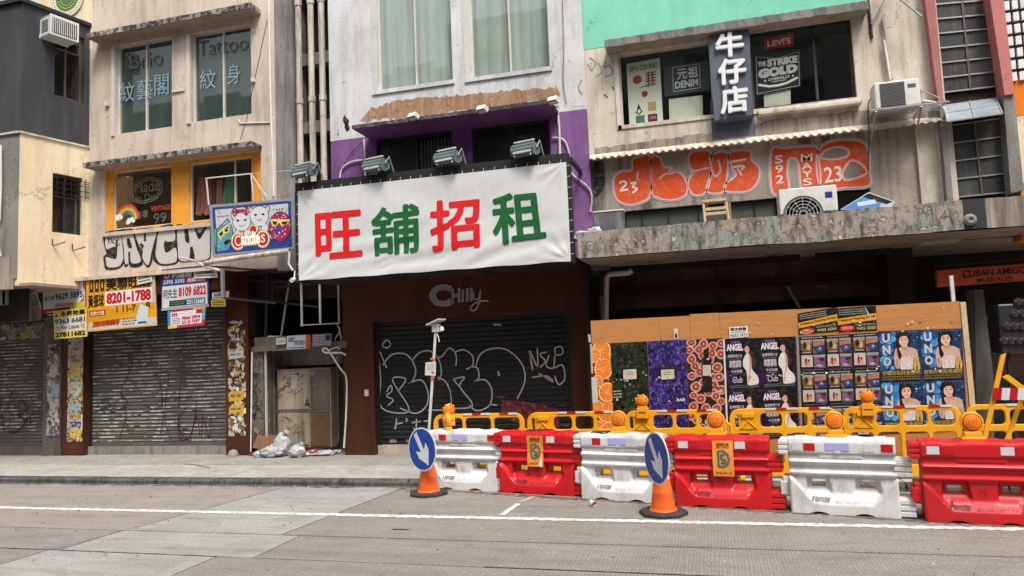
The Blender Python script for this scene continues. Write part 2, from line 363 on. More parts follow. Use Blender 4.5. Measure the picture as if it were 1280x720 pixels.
def wall(mb, x0, x1, z0, z1, y, holes, m, depth=.2, rm=None, extra=(), P=None):
    """wall front at depth y with rectangular holes (X0,X1,Z0,Z1) and their reveals; P: any vertical plane"""
    P = P or PY(y); rm = rm or m
    xs = sorted({x0, x1, *[min(max(h[i], x0), x1) for h in holes for i in (0, 1)]}); zs = sorted({z0, z1, *[min(max(h[i], z0), z1) for h in holes for i in (2, 3)]})
    for a, b in zip(xs, xs[1:]):
        for c, d in zip(zs, zs[1:]):
            cx, cz = (a+b)/2, (c+d)/2
            if any(h[0] < cx < h[1] and h[2] < cz < h[3] for h in holes): continue
            mb.quad(P.w(a, c), P.w(b, c), P.w(b, d), P.w(a, d), m)
    for h in holes:
        a, b, c, d = h[:4]; D = -depth
        mb.quad(P.w(a, c), P.w(a, c, D), P.w(b, c, D), P.w(b, c), rm); mb.quad(P.w(a, d, D), P.w(a, d), P.w(b, d), P.w(b, d, D), rm)
        mb.quad(P.w(a, c), P.w(a, d), P.w(a, d, D), P.w(a, c, D), rm); mb.quad(P.w(b, d), P.w(b, c), P.w(b, c, D), P.w(b, d, D), rm)
    for a, b, c, d in ((x0, x0, z0, z1), (x1, x1, z0, z1)):   # returns at the ends
        mb.quad(P.w(a, c), P.w(a, d), P.w(a, d, -.5), P.w(a, c, -.5), m)
    mb.quad(P.w(x0, z0), P.w(x1, z0), P.w(x1, z0, -.5), P.w(x0, z0, -.5), m)
def window(parent, h, P, frame, gm, muls=(), rows=(), fw=.04, setback=.1, back=None, backm=None, backd=.25):
    """window in hole h of plane P: frame part with a pane per light; mullions at fractions"""
    a, b, c, d = h; f = MB(); n0 = -setback
    def bar(u0, u1, v0, v1, pr=0):
        f.prism([P.w(u0, v0, n0+.02+pr), P.w(u1, v0, n0+.02+pr), P.w(u1, v1, n0+.02+pr), P.w(u0, v1, n0+.02+pr)], -P.N*(.05+pr), frame)
    bar(a, a+fw, c, d); bar(b-fw, b, c, d); bar(a+fw, b-fw, c, c+fw); bar(a+fw, b-fw, d-fw, d)
    us = [a+fw]+[a+(b-a)*m for m in muls]+[b-fw]; vs = [c+fw]+[c+(d-c)*m for m in rows]+[d-fw]
    for u in us[1:-1]: bar(u-fw*.45, u+fw*.45, c+fw, d-fw, .003)
    for v in vs[1:-1]: bar(a+fw, b-fw, v-fw*.4, v+fw*.4, .006)
    fo = f.build('window_frame', parent)
    for u0, u1 in zip(us, us[1:]):
        for v0, v1 in zip(vs, vs[1:]):
            g = MB(); g.quad(P.w(u0, v0, n0), P.w(u1, v0, n0), P.w(u1, v1, n0), P.w(u0, v1, n0), gm); g.build('pane', fo)
    if backm:
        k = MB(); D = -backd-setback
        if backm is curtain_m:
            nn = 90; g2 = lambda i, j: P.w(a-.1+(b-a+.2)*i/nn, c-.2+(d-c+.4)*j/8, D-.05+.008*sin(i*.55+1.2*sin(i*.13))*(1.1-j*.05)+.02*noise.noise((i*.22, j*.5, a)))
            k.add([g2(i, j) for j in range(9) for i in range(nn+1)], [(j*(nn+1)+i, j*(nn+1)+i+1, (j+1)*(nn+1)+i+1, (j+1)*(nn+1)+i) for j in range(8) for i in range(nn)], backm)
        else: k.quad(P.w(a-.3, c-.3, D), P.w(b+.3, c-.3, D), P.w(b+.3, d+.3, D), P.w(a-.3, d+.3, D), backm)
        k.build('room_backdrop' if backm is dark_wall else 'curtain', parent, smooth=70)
    return fo
def lumpy(mb, c, r, m, seed=0, amp=.25, sub=3, squash=(1, 1, 1)):
    bm = bmesh.new(); bmesh.ops.create_icosphere(bm, subdivisions=sub, radius=1)
    vs = []
    for v in bm.verts:
        k = 1+amp*noise.noise(v.co*1.9+Vector((seed*7.1, seed, 0)))+amp*.45*noise.noise(v.co*5+Vector((seed, 3, 0)))
        p = Vector((v.co.x*squash[0], v.co.y*squash[1], v.co.z*squash[2]))*r*k; vs.append(Vector(c)+p)
    mb.add(vs, [[v.index for v in f.verts] for f in bm.faces], m); bm.free()
# ================================================================== THE SETTING
YF = 11.1      # upper fronts
YG = 11.38     # shop fronts at street level
ZP = 0.08      # pavement height
def road_material(name, c1, c2, groove=True, wet=(.10, .09, .085)):
    m, n, b = nmat(name); tc = N(n, 'ShaderNodeTexCoord').outputs['Object']
    c = mix(n, ramp(n, noise_n(n, tc, 1.1, 8, .65, .4), .35, .65), c1, c2)
    c = mix(n, ramp(n, noise_n(n, tc, 62, 3, .85), .42, .58, .7), c, tuple(x*.5 for x in c1))
    c = mix(n, ramp(n, noise_n(n, tc, 42, 3, .85), .55, .66, .5), c, (.62, .57, .53))
    c = mix(n, ramp(n, noise_n(n, mapv(n, tc, (.8, 2.0, 1)), 2.2, 12, .78, .3), .48, .64, .35), c, wet)
    c = mix(n, ramp(n, noise_n(n, tc, 2.4, 14, .8), .60, .66, .5), c, (.07, .065, .06))
    c = mix(n, ramp(n, noise_n(n, mapv(n, tc, (.12, 3.5, 1)), 1.5, 5, .6), .5, .7, .3), c, (.12, .11, .105))
    w = N(n, 'ShaderNodeTexWave'); w.inputs['Scale'].default_value = 11; w.inputs['Distortion'].default_value = 5; w.inputs['Detail'].default_value = 4
    w.inputs['Detail Scale'].default_value = 1.5; w.inputs['Detail Roughness'].default_value = .7
    n.links.new(mapv(n, tc, (1, .15, 1)), w.inputs['Vector'])
    if groove: c = mix(n, ramp(n, w.outputs['Fac'], .75, 0, .26), c, tuple(x*.4 for x in c1))
    n.links.new(c, b.inputs['Base Color']); b.inputs['Roughness'].default_value = .9; b.inputs['Specular IOR Level'].default_value = .2
    a = N(n, 'ShaderNodeMath', operation='MULTIPLY_ADD'); n.links.new(noise_n(n, tc, 90, 5, .8), a.inputs[0]); a.inputs[1].default_value = 1.3
    g = N(n, 'ShaderNodeMath', operation='MULTIPLY'); n.links.new(w.outputs['Fac'], g.inputs[0]); g.inputs[1].default_value = .75 if groove else .1
    n.links.new(g.outputs[0], a.inputs[2]); bumpn(n, b, a.outputs[0], .55, .008); return m
road_a = road_material('pinkish road concrete', (.36, .32, .285), (.30, .265, .24))
road_b = road_material('mauve grey road concrete', (.305, .277, .265), (.25, .23, .22))
road_c = road_material('pale repaired concrete', (.40, .39, .37), (.31, .305, .29), False)
road_d = road_material('tan road concrete', (.305, .28, .25), (.25, .23, .205))
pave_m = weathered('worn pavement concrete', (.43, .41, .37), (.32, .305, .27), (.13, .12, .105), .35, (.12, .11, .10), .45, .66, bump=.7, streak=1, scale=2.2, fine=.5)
pave_l = weathered('worn pavement concrete painted sunlit', (.52, .50, .45), (.40, .38, .34), (.15, .14, .12), .35, (.12, .11, .10), .45, .67, bump=.7, streak=1, scale=2.2, fine=.5)  # lighter copy for the outer row, its daylight painted into the colour
kerb_m = weathered('blackened kerb', (.13, .13, .125), (.07, .07, .066), (.02, .02, .02), .7, (.33, .31, .28), .5, .67, bump=.8, streak=1, scale=3)
g = MB(); g.box(-300, 300, -300, YF+300, -.5, -.045, rubber)
tag(g.build('ground'), 'dark ground under the street', kind='structure')
road = MB(); road.box(-40, 40, -6, 9.1, -.044, -.03, rubber); road = tag(road.build('road'), kind='structure')
def slab(pts, m, j=.009):
    c = Vector((sum(p[0] for p in pts)/len(pts), sum(p[1] for p in pts)/len(pts)))
    q = []
    for p in pts:
        v = Vector(p); d = c-v; q.append((v.x+math.copysign(j, d.x), v.y+math.copysign(j, d.y)))
    b = MB(); b.prism([(x, y, 0) for x, y in q], (0, 0, -.03), m); b.build('road_slab', road)
xa = lambda y: -6.28+(y-5.78)*.158; xb = lambda y: -4.28+(y-6.52)*.10
Y3, Y2, Y1 = 5.785, 6.56, 9.098
for i, (L_, Rr, m) in enumerate(((lambda y: -16, lambda y: -11.6, road_a), (lambda y: -11.6, xa, road_a), (xa, xb, road_c), (xb, lambda y: 5.2, road_d), (lambda y: 5.2, lambda y: 12, road_b))):
    slab([(L_(Y2), Y2), (Rr(Y2), Y2), (Rr(Y1), Y1), (L_(Y1), Y1)], m)
for a, b, m in ((-16, -6.2, road_b), (-6.2, -4.05, road_c), (-4.05, 3.1, road_b), (3.1, 12, road_d)): slab([(a, Y3), (b, Y3), (b, Y2), (a, Y2)], m)
p30 = G(30, 697)
slab([(-16, -2), (p30[0]-.25, -2), (p30[0], Y3), (-16, Y3)], road_b)
slab([(p30[0]-.25, -2), (-4.55, -2), (-4.43, Y3), (p30[0], Y3)], road_c)
slab([(-4.55, -2), (2.9, -2), (2.9, Y3), (-4.43, Y3)], road_b)
slab([(2.9, -2), (12, -2), (12, Y3), (2.9, Y3)], road_d)
# pavement and kerb
pv = MB(); pv.box(-20, 14, 9.25, 13.8, -.04, ZP-.012, pave_m); pave = tag(pv.build('pavement'), kind='structure')
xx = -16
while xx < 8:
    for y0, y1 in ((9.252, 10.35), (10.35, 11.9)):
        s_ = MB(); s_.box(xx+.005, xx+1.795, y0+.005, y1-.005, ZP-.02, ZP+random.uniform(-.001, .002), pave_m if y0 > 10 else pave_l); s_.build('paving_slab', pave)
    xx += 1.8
kb = MB(); kb.box(-20, 14, 9.11, 9.249, -.04, .03, kerb_m); kerb = tag(kb.build('kerb'), kind='structure')
xx = -14.0
while xx < 6.5:
    k = MB(); z = ZP+random.uniform(-.006, .006)
    L = 1.0
    k.prism([(xx+.008, 9.10, -.03), (xx+.006, 9.10, z-.03), (xx+.006, 9.125, z-.004), (xx+.006, 9.14, z), (xx+.006, 9.249, z), (xx+.006, 9.249, -.03)], (L-.018, 0, 0), kerb_m)
    k.build('kerb_stone', kerb, smooth=30); xx += L
# painted lines
paint_w = weathered('worn road paint', (.78, .77, .74), (.60, .59, .56), (.35, .32, .30), .6, (.34, .31, .29), .75, .57, bump=.3, scale=4, streak=2)
paint_o = weathered('faded orange road paint', (.52, .36, .2), (.45, .33, .2), (.35, .32, .30), .6, (.34, .31, .29), .8, .55, bump=.3, scale=4, streak=2)
def line(p, q, w, m, name, step=.05, jit=.008):
    zz = {'tar_joint': .0024, 'tar_spot': .003, 'white_road_dash': .0046, 'faded_road_dash': .005}.get(name, .004)
    p = Vector((*p, zz)); q = Vector((*q, zz)); d = (q-p); n = int(d.length/step); d.normalize(); s = Vector((-d.y, d.x, 0))
    mb = MB(); a = []; b = []
    for i in range(n+1):
        c = p+(q-p)*i/n; a.append(c+s*(w/2+random.uniform(-jit, jit))); b.append(c-s*(w/2+random.uniform(-jit, jit)))
    mb.add(a+b, [(i, i+1, n+2+i, n+1+i) for i in range(n)], m); return tag(mb.build(name), kind='structure')
line((-16, 7.45), (8, 7.45), .11, paint_w, 'white_road_line', .035, .016)
line(G(627, 644), G(648, 630), .07, paint_w, 'white_road_dash'); line(G(651, 628), G(667, 621), .07, paint_o, 'faded_road_dash')
# dark tar spots and grit on the road
gr = MB()
for i in range(900):
    x = random.uniform(-9, 3.5); y = random.choice([random.gauss(9.02, .05), random.uniform(4.5, 9)]) ; r = random.uniform(.002, .007)
    if y > 9.08: continue
    gr.obox((x, y, r*.5), (r, 0, 0), (0, r*.8, 0), (0, 0, r*.5), random.choice([road_c, kerb_m, paint_w, rubber]))
tag(gr.build('road_grit'), kind='stuff')
sp_ = MB()
def blob(x, y, r, z, m, q=1.0):
    k = random.randint(6, 9); a0 = random.random()*6; P_ = [(x+r*q*cos(a0+2*pi*i/k)*random.uniform(.6, 1.1), y+r*sin(a0+2*pi*i/k)*random.uniform(.6, 1.1), z) for i in range(k)]
    sp_.add(P_, [tuple(range(k))], m)
gum_d = simple('dark gum', (.10, .095, .09), .8); gum_l = simple('pale gum', (.5, .48, .44), .8); dirt_shade_m = simple('gutter dirt and contact shade', (.085, .075, .065), .95); leaf_m = simple('dry leaf', (.20, .12, .05), .9)
for i in range(150): blob(random.uniform(-12, 3), random.uniform(9.4, 11.3), random.uniform(.008, .02), ZP+.004, random.choice([gum_d, gum_d, gum_l]))
for i in range(420): blob(random.uniform(-12.5, -3.2), 9.08-abs(random.gauss(0, .05)), random.uniform(.01, .045), .0035+i*1e-6, random.choice([dirt_shade_m, dirt_shade_m, gum_d, leaf_m]), 2.2)  # gutter dirt and leaves, also painting contact shade at the kerb foot
for i in range(360):
    t_ = random.random(); blob(-3.5+6.2*t_, 8.93-1.4*t_-abs(random.gauss(0, .05)), random.uniform(.008, .035), .0035+i*1e-6, random.choice([dirt_shade_m, gum_d, leaf_m, dirt_shade_m]), 2.0)  # dark litter blobs paint in contact shade along the barrier feet
tag(sp_.build('gutter_dirt_and_shade'), kind='stuff')
tar = simple('black joint tar', (.02, .02, .02), .7)
line((-9.5, 5.785), (-4.43, 5.785), .018, tar, 'tar_joint', .04, .007); line((-1.9, 5.79), (3.6, 5.79), .012, tar, 'tar_joint', .05, .004); line((-6.05, 6.56), (5.5, 6.56), .007, tar, 'tar_joint', .06, .002)
line((xa(5.80), 5.80), (xa(8.9), 8.9), .008, tar, 'tar_joint', .06, .003); line((xb(6.58), 6.58), (xb(9.0), 9.0), .007, tar, 'tar_joint', .06, .002)
a_ = G(497, 662); line((a_[0]-.07, a_[1]), (a_[0]+.12, a_[1]), .03, tar, 'tar_spot', .02, .012)
ck_ = [G(215, 584, ZP), G(230, 580, ZP), G(243, 581, ZP), G(262, 585, ZP)]
cm_ = MB()
for p_, q_ in zip(ck_, ck_[1:]):
    for i in range(8):
        u0 = Vector(p_).lerp(Vector(q_), i/8); u1 = Vector(p_).lerp(Vector(q_), (i+1)/8); w_ = random.uniform(.006, .018)
        cm_.quad((u0.x, u0.y-w_, ZP+.005), (u1.x, u1.y-w_, ZP+.005), (u1.x, u1.y+w_, ZP+.005), (u0.x, u0.y+w_, ZP+.005), tar)
cm_.build('pavement_crack', pave)
# ================================================================== BUILDINGS
def canopy(parent, px, Yf, Yb, m, th=None, name='canopy_slab', sof=soffit_m, ragged=True):
    """px = (xl, y_top_l, y_bot_l, xr): front face corners; slab from Yf to Yb"""
    P = PY(Yf); a = P.at(px[0], px[1]); b = P.at(px[0], px[2]); c = P.at(px[3], px[1])
    x0, x1, z1, z0 = a[0], P.at(px[3], px[4])[0], a[1], b[1]
    mb = MB(); n = 60; top = []; bot = []
    mb.box(x0, x1, Yf+.02, Yb, z0, z1, sof)
    for i in range(n+1):
        x = x0+(x1-x0)*i/n; j = .006 if ragged else 0
        top.append((x, Yf+random.uniform(-j, j), z1+.006+random.uniform(-j, j)*.6)); bot.append((x, Yf+random.uniform(-j, j), z0-.004+random.uniform(-j, j)))
    bt = [(x, Yb, z1+.006) for x, _, _ in top]
    mb.add(top+bot, [(i, i+1, n+2+i, n+1+i) for i in range(n)], m); mb.add(top+bt, [(i, i+1, n+2+i, n+1+i) for i in range(n)], m)
    mb.quad((x0-.004, Yf, z0), (x0-.004, Yb, z0), (x0-.004, Yb, z1), (x0-.004, Yf, z1), m); mb.quad((x1+.004, Yf, z0), (x1+.004, Yb, z0), (x1+.004, Yb, z1), (x1+.004, Yf, z1), m)
    return mb.build(name, parent)
TOP = 9.4
F = PY(YF)
# ---- A. charcoal and cream corner building at the far left
A = thing('corner_building', 'charcoal over cream building jutting forward at the left edge, with two side windows', 'building', (-11.6, 10.5, 0))
PS = Plane((-11.59, 9.9, 0), (.29, 1.2, 0)); LS = Vector((.29, 1.2)).length
zc0 = PS.at(26, 164)[1]; zr = PS.at(28, 3)[1]; zb = 3.22
h1 = (PS.at(68, 90)[0], PS.at(105, 90)[0], PS.at(68, 119)[1], PS.at(78, 38)[1]); h2 = (PS.at(65.5, 250)[0], PS.at(103, 250)[0], PS.at(66, 290)[1], PS.at(67, 216)[1])
m_ = MB(); wall(m_, 0, LS, zc0, zr, 0, [h1], charcoal, .16, P=PS); wall(m_, 0, LS, zc0, zr, 9.9, [], charcoal, P=Plane((-15, 9.895, 0))) if 0 else None
m_.quad((-16, 9.9, zc0), (-11.59, 9.9, zc0), (-11.59, 9.9, zr), (-16, 9.9, zr), charcoal)
m_.quad((-16, 9.9, zr), (-11.59, 9.9, zr), (-11.3, 11.1, zr), (-16, 11.1, zr), charcoal); m_.build('charcoal_wall', A)
hf = (-13.2, -12.02, PY(9.9).at(2, 380)[1], PY(9.9).at(2, 198)[1])
m_ = MB(); wall(m_, 0, LS, zb, zc0-.02, 0, [h2], yellow_wall, .16, P=PS); m_.build('cream_side_wall', A)
m_ = MB(); wall(m_, -16, -11.6, zb+.12, zc0-.02, 9.9, [hf], concrete, .2, P=Plane((0, 9.9, 0))); m_.quad((-16, 9.9, zb), (-11.6, 9.9, zb), (-11.31, 11.1, zb), (-16, 11.1, zb), concrete); m_.build('front_wall', A)
m_ = MB(); a = PS.w(-.03, zc0-.02, .03); b = PS.w(LS, zc0-.02, .03)
m_.prism([(-16, 9.87, zc0-.035), (a.x, a.y, zc0-.035), (b.x, b.y, zc0-.035), (b.x-.3, b.y, zc0-.035), (-11.95, 9.95, zc0-.035), (-16, 9.95, zc0-.035)], (0, 0, .035), cream_wall); m_.build('ledge', A)
m_ = MB(); a = PS.w(-.05, zr, .05); b = PS.w(LS, zr, .05)
m_.prism([(-16, 9.85, zr+.002), (a.x, a.y, zr+.002), (b.x, b.y, zr+.002), (-16, 11.1, zr+.002)], (0, 0, .07), black_m); m_.build('roof_edge', A)
w1 = window(A, h1, PS, frame_b, glass_d, (.42, .9), (.72,), .035, .08, backm=dark_wall); w2 = window(A, h2, PS, frame_k, glass_d, (.45,), (.62,), .035, .08, backm=dark_wall)
gb = MB()
for i in range(4):
    z = h2[3]-(h2[3]-h2[2])*(.06+.09*i); gb.tube([PS.w(h2[0]+.02, z, .02), PS.w(h2[1]+.12, z, .02)], .008, black_m, 5)
for i in range(5):
    u = h2[0]+(h2[1]+.1-h2[0])*(i+.5)/5; gb.tube([PS.w(u, h2[3]-.02, .03), PS.w(u, h2[3]-.42, .03)], .006, black_m, 5)
gb.build('window_bars', A)
teal = simple('teal grille paint', (.02, .12, .13), .5)
window(A, hf, PY(9.9), frame_k, glass_d, (.5,), (), .05, .1, backm=dark_wall)
gg = MB()
for i in range(9):
    for j in range(3):
        x = hf[1]-.16-j*.26; z = hf[2]+.15+i*.24
        gg.tube(spl([(x+.1*cos(t), 9.93, z+.1*sin(t)) for t in (0, 1, 2, 3, 4, 5)], 3), .012, teal, 5)
gg.build('teal_scroll_grille', A)
lb = MB(); lb.box(-16, -11.68, 9.80, 9.9, zb-.06, zb+.5, striated); lb.build('balcony_parapet', A)
m_ = MB(); m_.tube([(-12.15, 9.82, 4.0), (-11.9, 9.7, 4.32), (-11.86, 9.8, 3.75), (-12.15, 9.82, 3.78)], .016, pvc, 6); m_.tube([(-11.98, 9.85, 5.72), (-11.93, 9.82, 5.74), (-11.93, 9.84, 5.0), (-11.95, 9.84, 4.4)], .018, pvc, 6); m_.build('bracket', A)
# rusty hooks left on the cream side wall
hk = MB()
for (x, y) in ((65, 307), (90, 313)):
    hk = MB(); u, v = PS.at(x, y); hk.tube([PS.w(u, v+.12, .01), PS.w(u, v+.02, .01), PS.w(u+.02, v, .03), PS.w(u+.1, v+.05, .25)], .011, frame_b, 5); hk.build('wall_hook', A)
# ---- window air conditioner on the charcoal wall
P_ = PS; u0 = PS.at(50, 40)[0]; z0 = PS.at(50, 47)[1]
ac = thing('window_air_conditioner', 'small boxy window air conditioner sticking out of the charcoal side wall', 'air conditioner', tuple(PS.w(u0, z0, 0)))
def bx(P, u0, u1, v0, v1, n0, n1, m, mb=None):
    mb = mb or MB(); mb.prism([P.w(u0, v0, n0), P.w(u1, v0, n0), P.w(u1, v1, n0), P.w(u0, v1, n0)], P.N*(n1-n0), m); return mb
acm = bx(PS, u0, u0+.5, z0, z0+.36, 0, .34, ac_white); acm.build('casing', ac, bevel=.012)
gm = MB(); bx(PS, u0+.03, u0+.47, z0+.04, z0+.32, .341, .346, ac_dark, gm)
for i in range(12): bx(PS, u0+.04+i*.036, u0+.05+i*.036, z0+.045, z0+.315, .346, .356, ac_white, gm)
gm.build('front_grille', ac)
sm = MB()
for i in range(6): 
    a = PS.w(u0-.003, z0+.08+i*.035, .06); sm.obox(PS.w(u0-.003, z0+.08+i*.04, .16), PS.U*.003, PS.N*.1, (0, 0, .008), ac_dark)
sm.build('side_louvres', ac)
# ---- B. pinkish cream building with the tattoo and vintage windows
B = thing('tattoo_parlour_building', 'pinkish cream building with chalk lettered green windows above orange framed ones', 'building', (-9, 11.1, 0))
hw1 = R(144.5, 57, 215, 158, YF); hw2 = R(238.5, 42, 314.5, 142, YF)
ho = R(131, 212, 327, 272, YF); zo0 = F.at(137, 291)[1]
xl = F.at(113, 300)[0]; xr_ = F.at(345, 200)[0]; zw0 = F.at(113, 352)[1]
hw3 = R(141.7, 215, 214, 278.6, YF+.06); hw4 = R(236.7, 204.4, 315, 262, YF+.06)
m_ = MB(); wall(m_, xl-1.35, xr_, zw0, TOP, YF, [hw1, hw2, (ho[0], ho[1], zo0, ho[3])], cream_pink, .22); m_.build('rendered_wall', B)
yl = MB(); yl.quad((-12.6, YF-.004, 7.9), (F.at(116, 20)[0], YF-.004, 7.9), (F.at(116, 20)[0], YF-.004, TOP), (-12.6, YF-.004, TOP), yellow_wall); yl.build('yellow_upper_panel', B)
P6 = PY(YF+.06)
m_ = MB(); wall(m_, ho[0], ho[1], zo0, ho[3], 0, [(hw3[0], hw3[1], zo0+.06, hw3[3]), (hw4[0], hw4[1], zo0+.06, hw4[3])], orange_paint, .1, P=P6); m_.build('orange_surround', B)
window(B, hw1, F, frame_w, glass, (.5,), (), .03, .10, backm=film_m, backd=.03)
window(B, hw2, F, frame_w, glass, (.5,), (), .03, .10, backm=film_m, backd=.03)
warm_room = weathered('dim shop interior', (.26, .19, .14), (.16, .13, .10), (.02, .02, .02), .5, (.12, .03, .02), .5, .6)
w3 = (hw3[0], hw3[1], zo0+.06, hw3[3]); w4 = (hw4[0], hw4[1], zo0+.06, hw4[3])
window(B, w3, P6, frame_w, glass, (), (), .025, .05); window(B, w4, P6, frame_w, glass, (.72,), (), .025, .05)
rb = MB(); rb.quad((ho[0]-.3, YF+.9, zo0-.3), (ho[1]+.3, YF+.9, zo0-.3), (ho[1]+.3, YF+.9, ho[3]+.4), (ho[0]-.3, YF+.9, ho[3]+.4), warm_room)
rb.quad((ho[0]-.3, YF+.9, ho[3]+.1), (ho[1]+.3, YF+.9, ho[3]+.1), (ho[1]+.3, YF+.2, ho[3]+.1), (ho[0]-.3, YF+.2, ho[3]+.1), soffit_m)
rb.quad((ho[0]-.05, YF+.9, zo0), (ho[0]-.05, YF+.2, zo0), (ho[0]-.05, YF+.2, ho[3]), (ho[0]-.05, YF+.9, ho[3]), orange_wall); rb.build('room_backdrop', B)
# surrounds standing proud at the left of each upper window, sills
tr = MB()
for h in (hw1, hw2): tr.box(h[0]-.075, h[0]-.003, YF-.03, YF+.05, h[2]-.03, h[3], frame_w)
tr.build('window_trim', B)
sl = MB(); sl.box(ho[0]-.02, ho[1], YF-.045, YF+.055, zo0-.07, zo0-.002, cream_pink); sl.build('sill', B)
canopy(B, (108, 42, 47.5, 313, 5), YF-.3, YF, slab_edge); canopy(B, (104, 204, 209.5, 314, 178), YF-.3, YF, slab_edge)
# lettering on the upper glass
pr = Print(PY(YF+.085), PAINT)
def ptext(pr, t, tl, tr_, br, bl, col, l=1, bold=.0): pr.quadpx(tl, tr_, br, bl); pr.text(t, 0, 0, 1, 1, col, l, bold)
def word(t, *a, **k):
    pr = Print(PY(YF+.085), PAINT); ptext(pr, t, *a, **k); pr.build('chalk_lettering', B)
word('Brio', (162, 68), (203, 62), (203, 81), (163, 87), '56655f')
word('Tattoo', (247, 51), (310, 43), (310, 62), (247, 71), '525f5a')
for t, x0, x1, ya, yb in (('紋', 150, 168, 103, 127), ('藝', 171, 191, 99, 124), ('閣', 193, 211, 93, 119), ('紋', 250, 270, 87, 111), ('身', 284, 300, 80, 105)): word(t, (x0, ya+1), (x1, ya-1), (x1, yb-1), (x0, yb+1), '7896a2')
# vintage window graphics: rainbow, oval emblem, words
pr = Print(PY(YF+.103), PAINT)
cx, cz = pr.p.at(159, 275)
for r, c in ((.27, 'c8442a'), (.235, 'e07a34'), (.20, 'e6c14e'), (.165, '5f9a58'), (.13, '4a6f8c')):
    pr.stroke([(cx+r*cos(t), cz+r*1.05*sin(t)) for t in [pi*k/16 for k in range(17)]], .038, c, 1, raw=True)
for (x, y) in ((148, 272), (163.5, 276)):
    u, v = pr.p.at(x, y)
    for k in range(6): pr.poly([(u+.05*cos(k)*1.2+.045*cos(t), v+.03*sin(k*1.7)+.04*sin(t)) for t in [2*pi*j/10 for j in range(10)]], 'dfe6da', 2+k*.15, raw=True)
u, v = pr.p.at(183, 238)
for rx, rz in ((.36, .235), (.31, .195)): pr.stroke([(u+rx*cos(t), v+.03*cos(t)+rz*sin(t)) for t in [2*pi*j/36 for j in range(36)]], .012, '8b8a72', 1, raw=True, closed=True)
ptext(pr, 'Made', (169, 228), (199, 224), (199, 238), (169, 242), '6d6c58'); ptext(pr, 'in Dye', (170, 244), (198, 240), (198, 251), (170, 255), '6d6c58')
ptext(pr, 'VINTAGE', (188.5, 258), (213.5, 255), (213.5, 261.5), (188.5, 264.5), 'b03c20', 1, .03); ptext(pr, '古著', (171, 265), (185, 262), (185, 271), (171, 274), '6b6456', 1, .01)
ptext(pr, '99', (192, 267), (208, 265), (208, 277), (192, 280), '55554f', 1, .0)
pr.build('window_decals', B)
# clothes hanging inside the right orange window
for i, (x0, x1, ya, yb, c) in enumerate(((246, 268, 222, 268, (.55, .22, .18)), (272, 279, 225, 262, (.70, .36, .33)), (281, 295, 222, 254, (.18, .48, .30)), (264, 272, 226, 266, (.32, .08, .08)))):
    P = PY(YF+.30); cm = simple('garment %d' % i, c, .9); mb = MB(); n = 14
    top = [P.w(*P.at(x0+(x1-x0)*(.15+.7*k/n), ya), .04*sin(k*1.9)) for k in range(n+1)]; bot = [P.w(*P.at(x0+(x1-x0)*k/n, yb+1.5*sin(k)), .07*sin(k*1.7+i)) for k in range(n+1)]
    mb.add(top+bot, [(k, k+1, n+2+k, n+1+k) for k in range(n)], cm)
    g_ = mb.build('garment', None, smooth=60); tag(g_, ['faded red dress hanging behind the right orange framed window', 'narrow pink shirt hanging beside the green one in the window', 'short green top hanging behind the orange framed window glass', 'dark maroon garment between the red dress and pink shirt'][i], 'garment', 'clothes hanging in the vintage shop window')
# thin wiring and small fittings on the wall
cb = MB()
def pl(pts, Y=YF-.015): return [PY(Y).w(*PY(Y).at(*p)) for p in pts]
for L, r_, m_ in (([(336, 0), (337.5, 90), (339, 153), (341, 200), (342, 245)], .016, pvc), ([(339, 153), (300, 154), (298, 149)], .012, pvc), ([(334, 25), (318, 100), (308, 150), (300, 175)], .004, black_m)): cb = MB(); cb.tube(pl(L), r_, m_, 6); cb.build('conduit', B)
fx = MB()
for x, y in ((135, 131), (317.5, 101)): fx.prism([PY(YF-.002).w(*PY(YF).at(x-2, y-3)), PY(YF-.002).w(*PY(YF).at(x+2, y-3)), PY(YF-.002).w(*PY(YF).at(x+2, y+2)), PY(YF-.002).w(*PY(YF).at(x-2, y+2))], (0, -.05, 0), frame_w)
a, b = F.at(216, 115), F.at(231, 115); fx.box(a[0], b[0], YF-.03, YF, a[1]-.02, a[1]+.03, frame_w); fx.build('junction_box', B)
# graffiti on the wall below
pr = Print(PY(YF-.002), PAINT)
gp = lambda L: [(120+x/8.533, 270+y/8.533) for x, y in L]
BLK = '16161a'; SIL = 'bcb8b4'
outs = [
 [(80, 200), (130, 165), (235, 150), (275, 170), (300, 380), (300, 500), (240, 565), (110, 575), (85, 500), (80, 430), (110, 400), (90, 330)],
 [(255, 160), (330, 140), (400, 150), (450, 330), (500, 490), (470, 540), (370, 545), (345, 470), (345, 530), (300, 530), (290, 350)],
 [(405, 160), (500, 130), (660, 140), (640, 280), (610, 400), (590, 520), (540, 545), (480, 440), (440, 300)],
 [(660, 150), (720, 100), (810, 90), (860, 150), (865, 300), (880, 480), (800, 525), (680, 525), (600, 450), (625, 330)],
 [(850, 120), (900, 85), (945, 100), (1050, 85), (1100, 180), (1190, 80), (1225, 100), (1225, 420), (1180, 480), (1050, 480), (1010, 490), (880, 480), (865, 350)]]
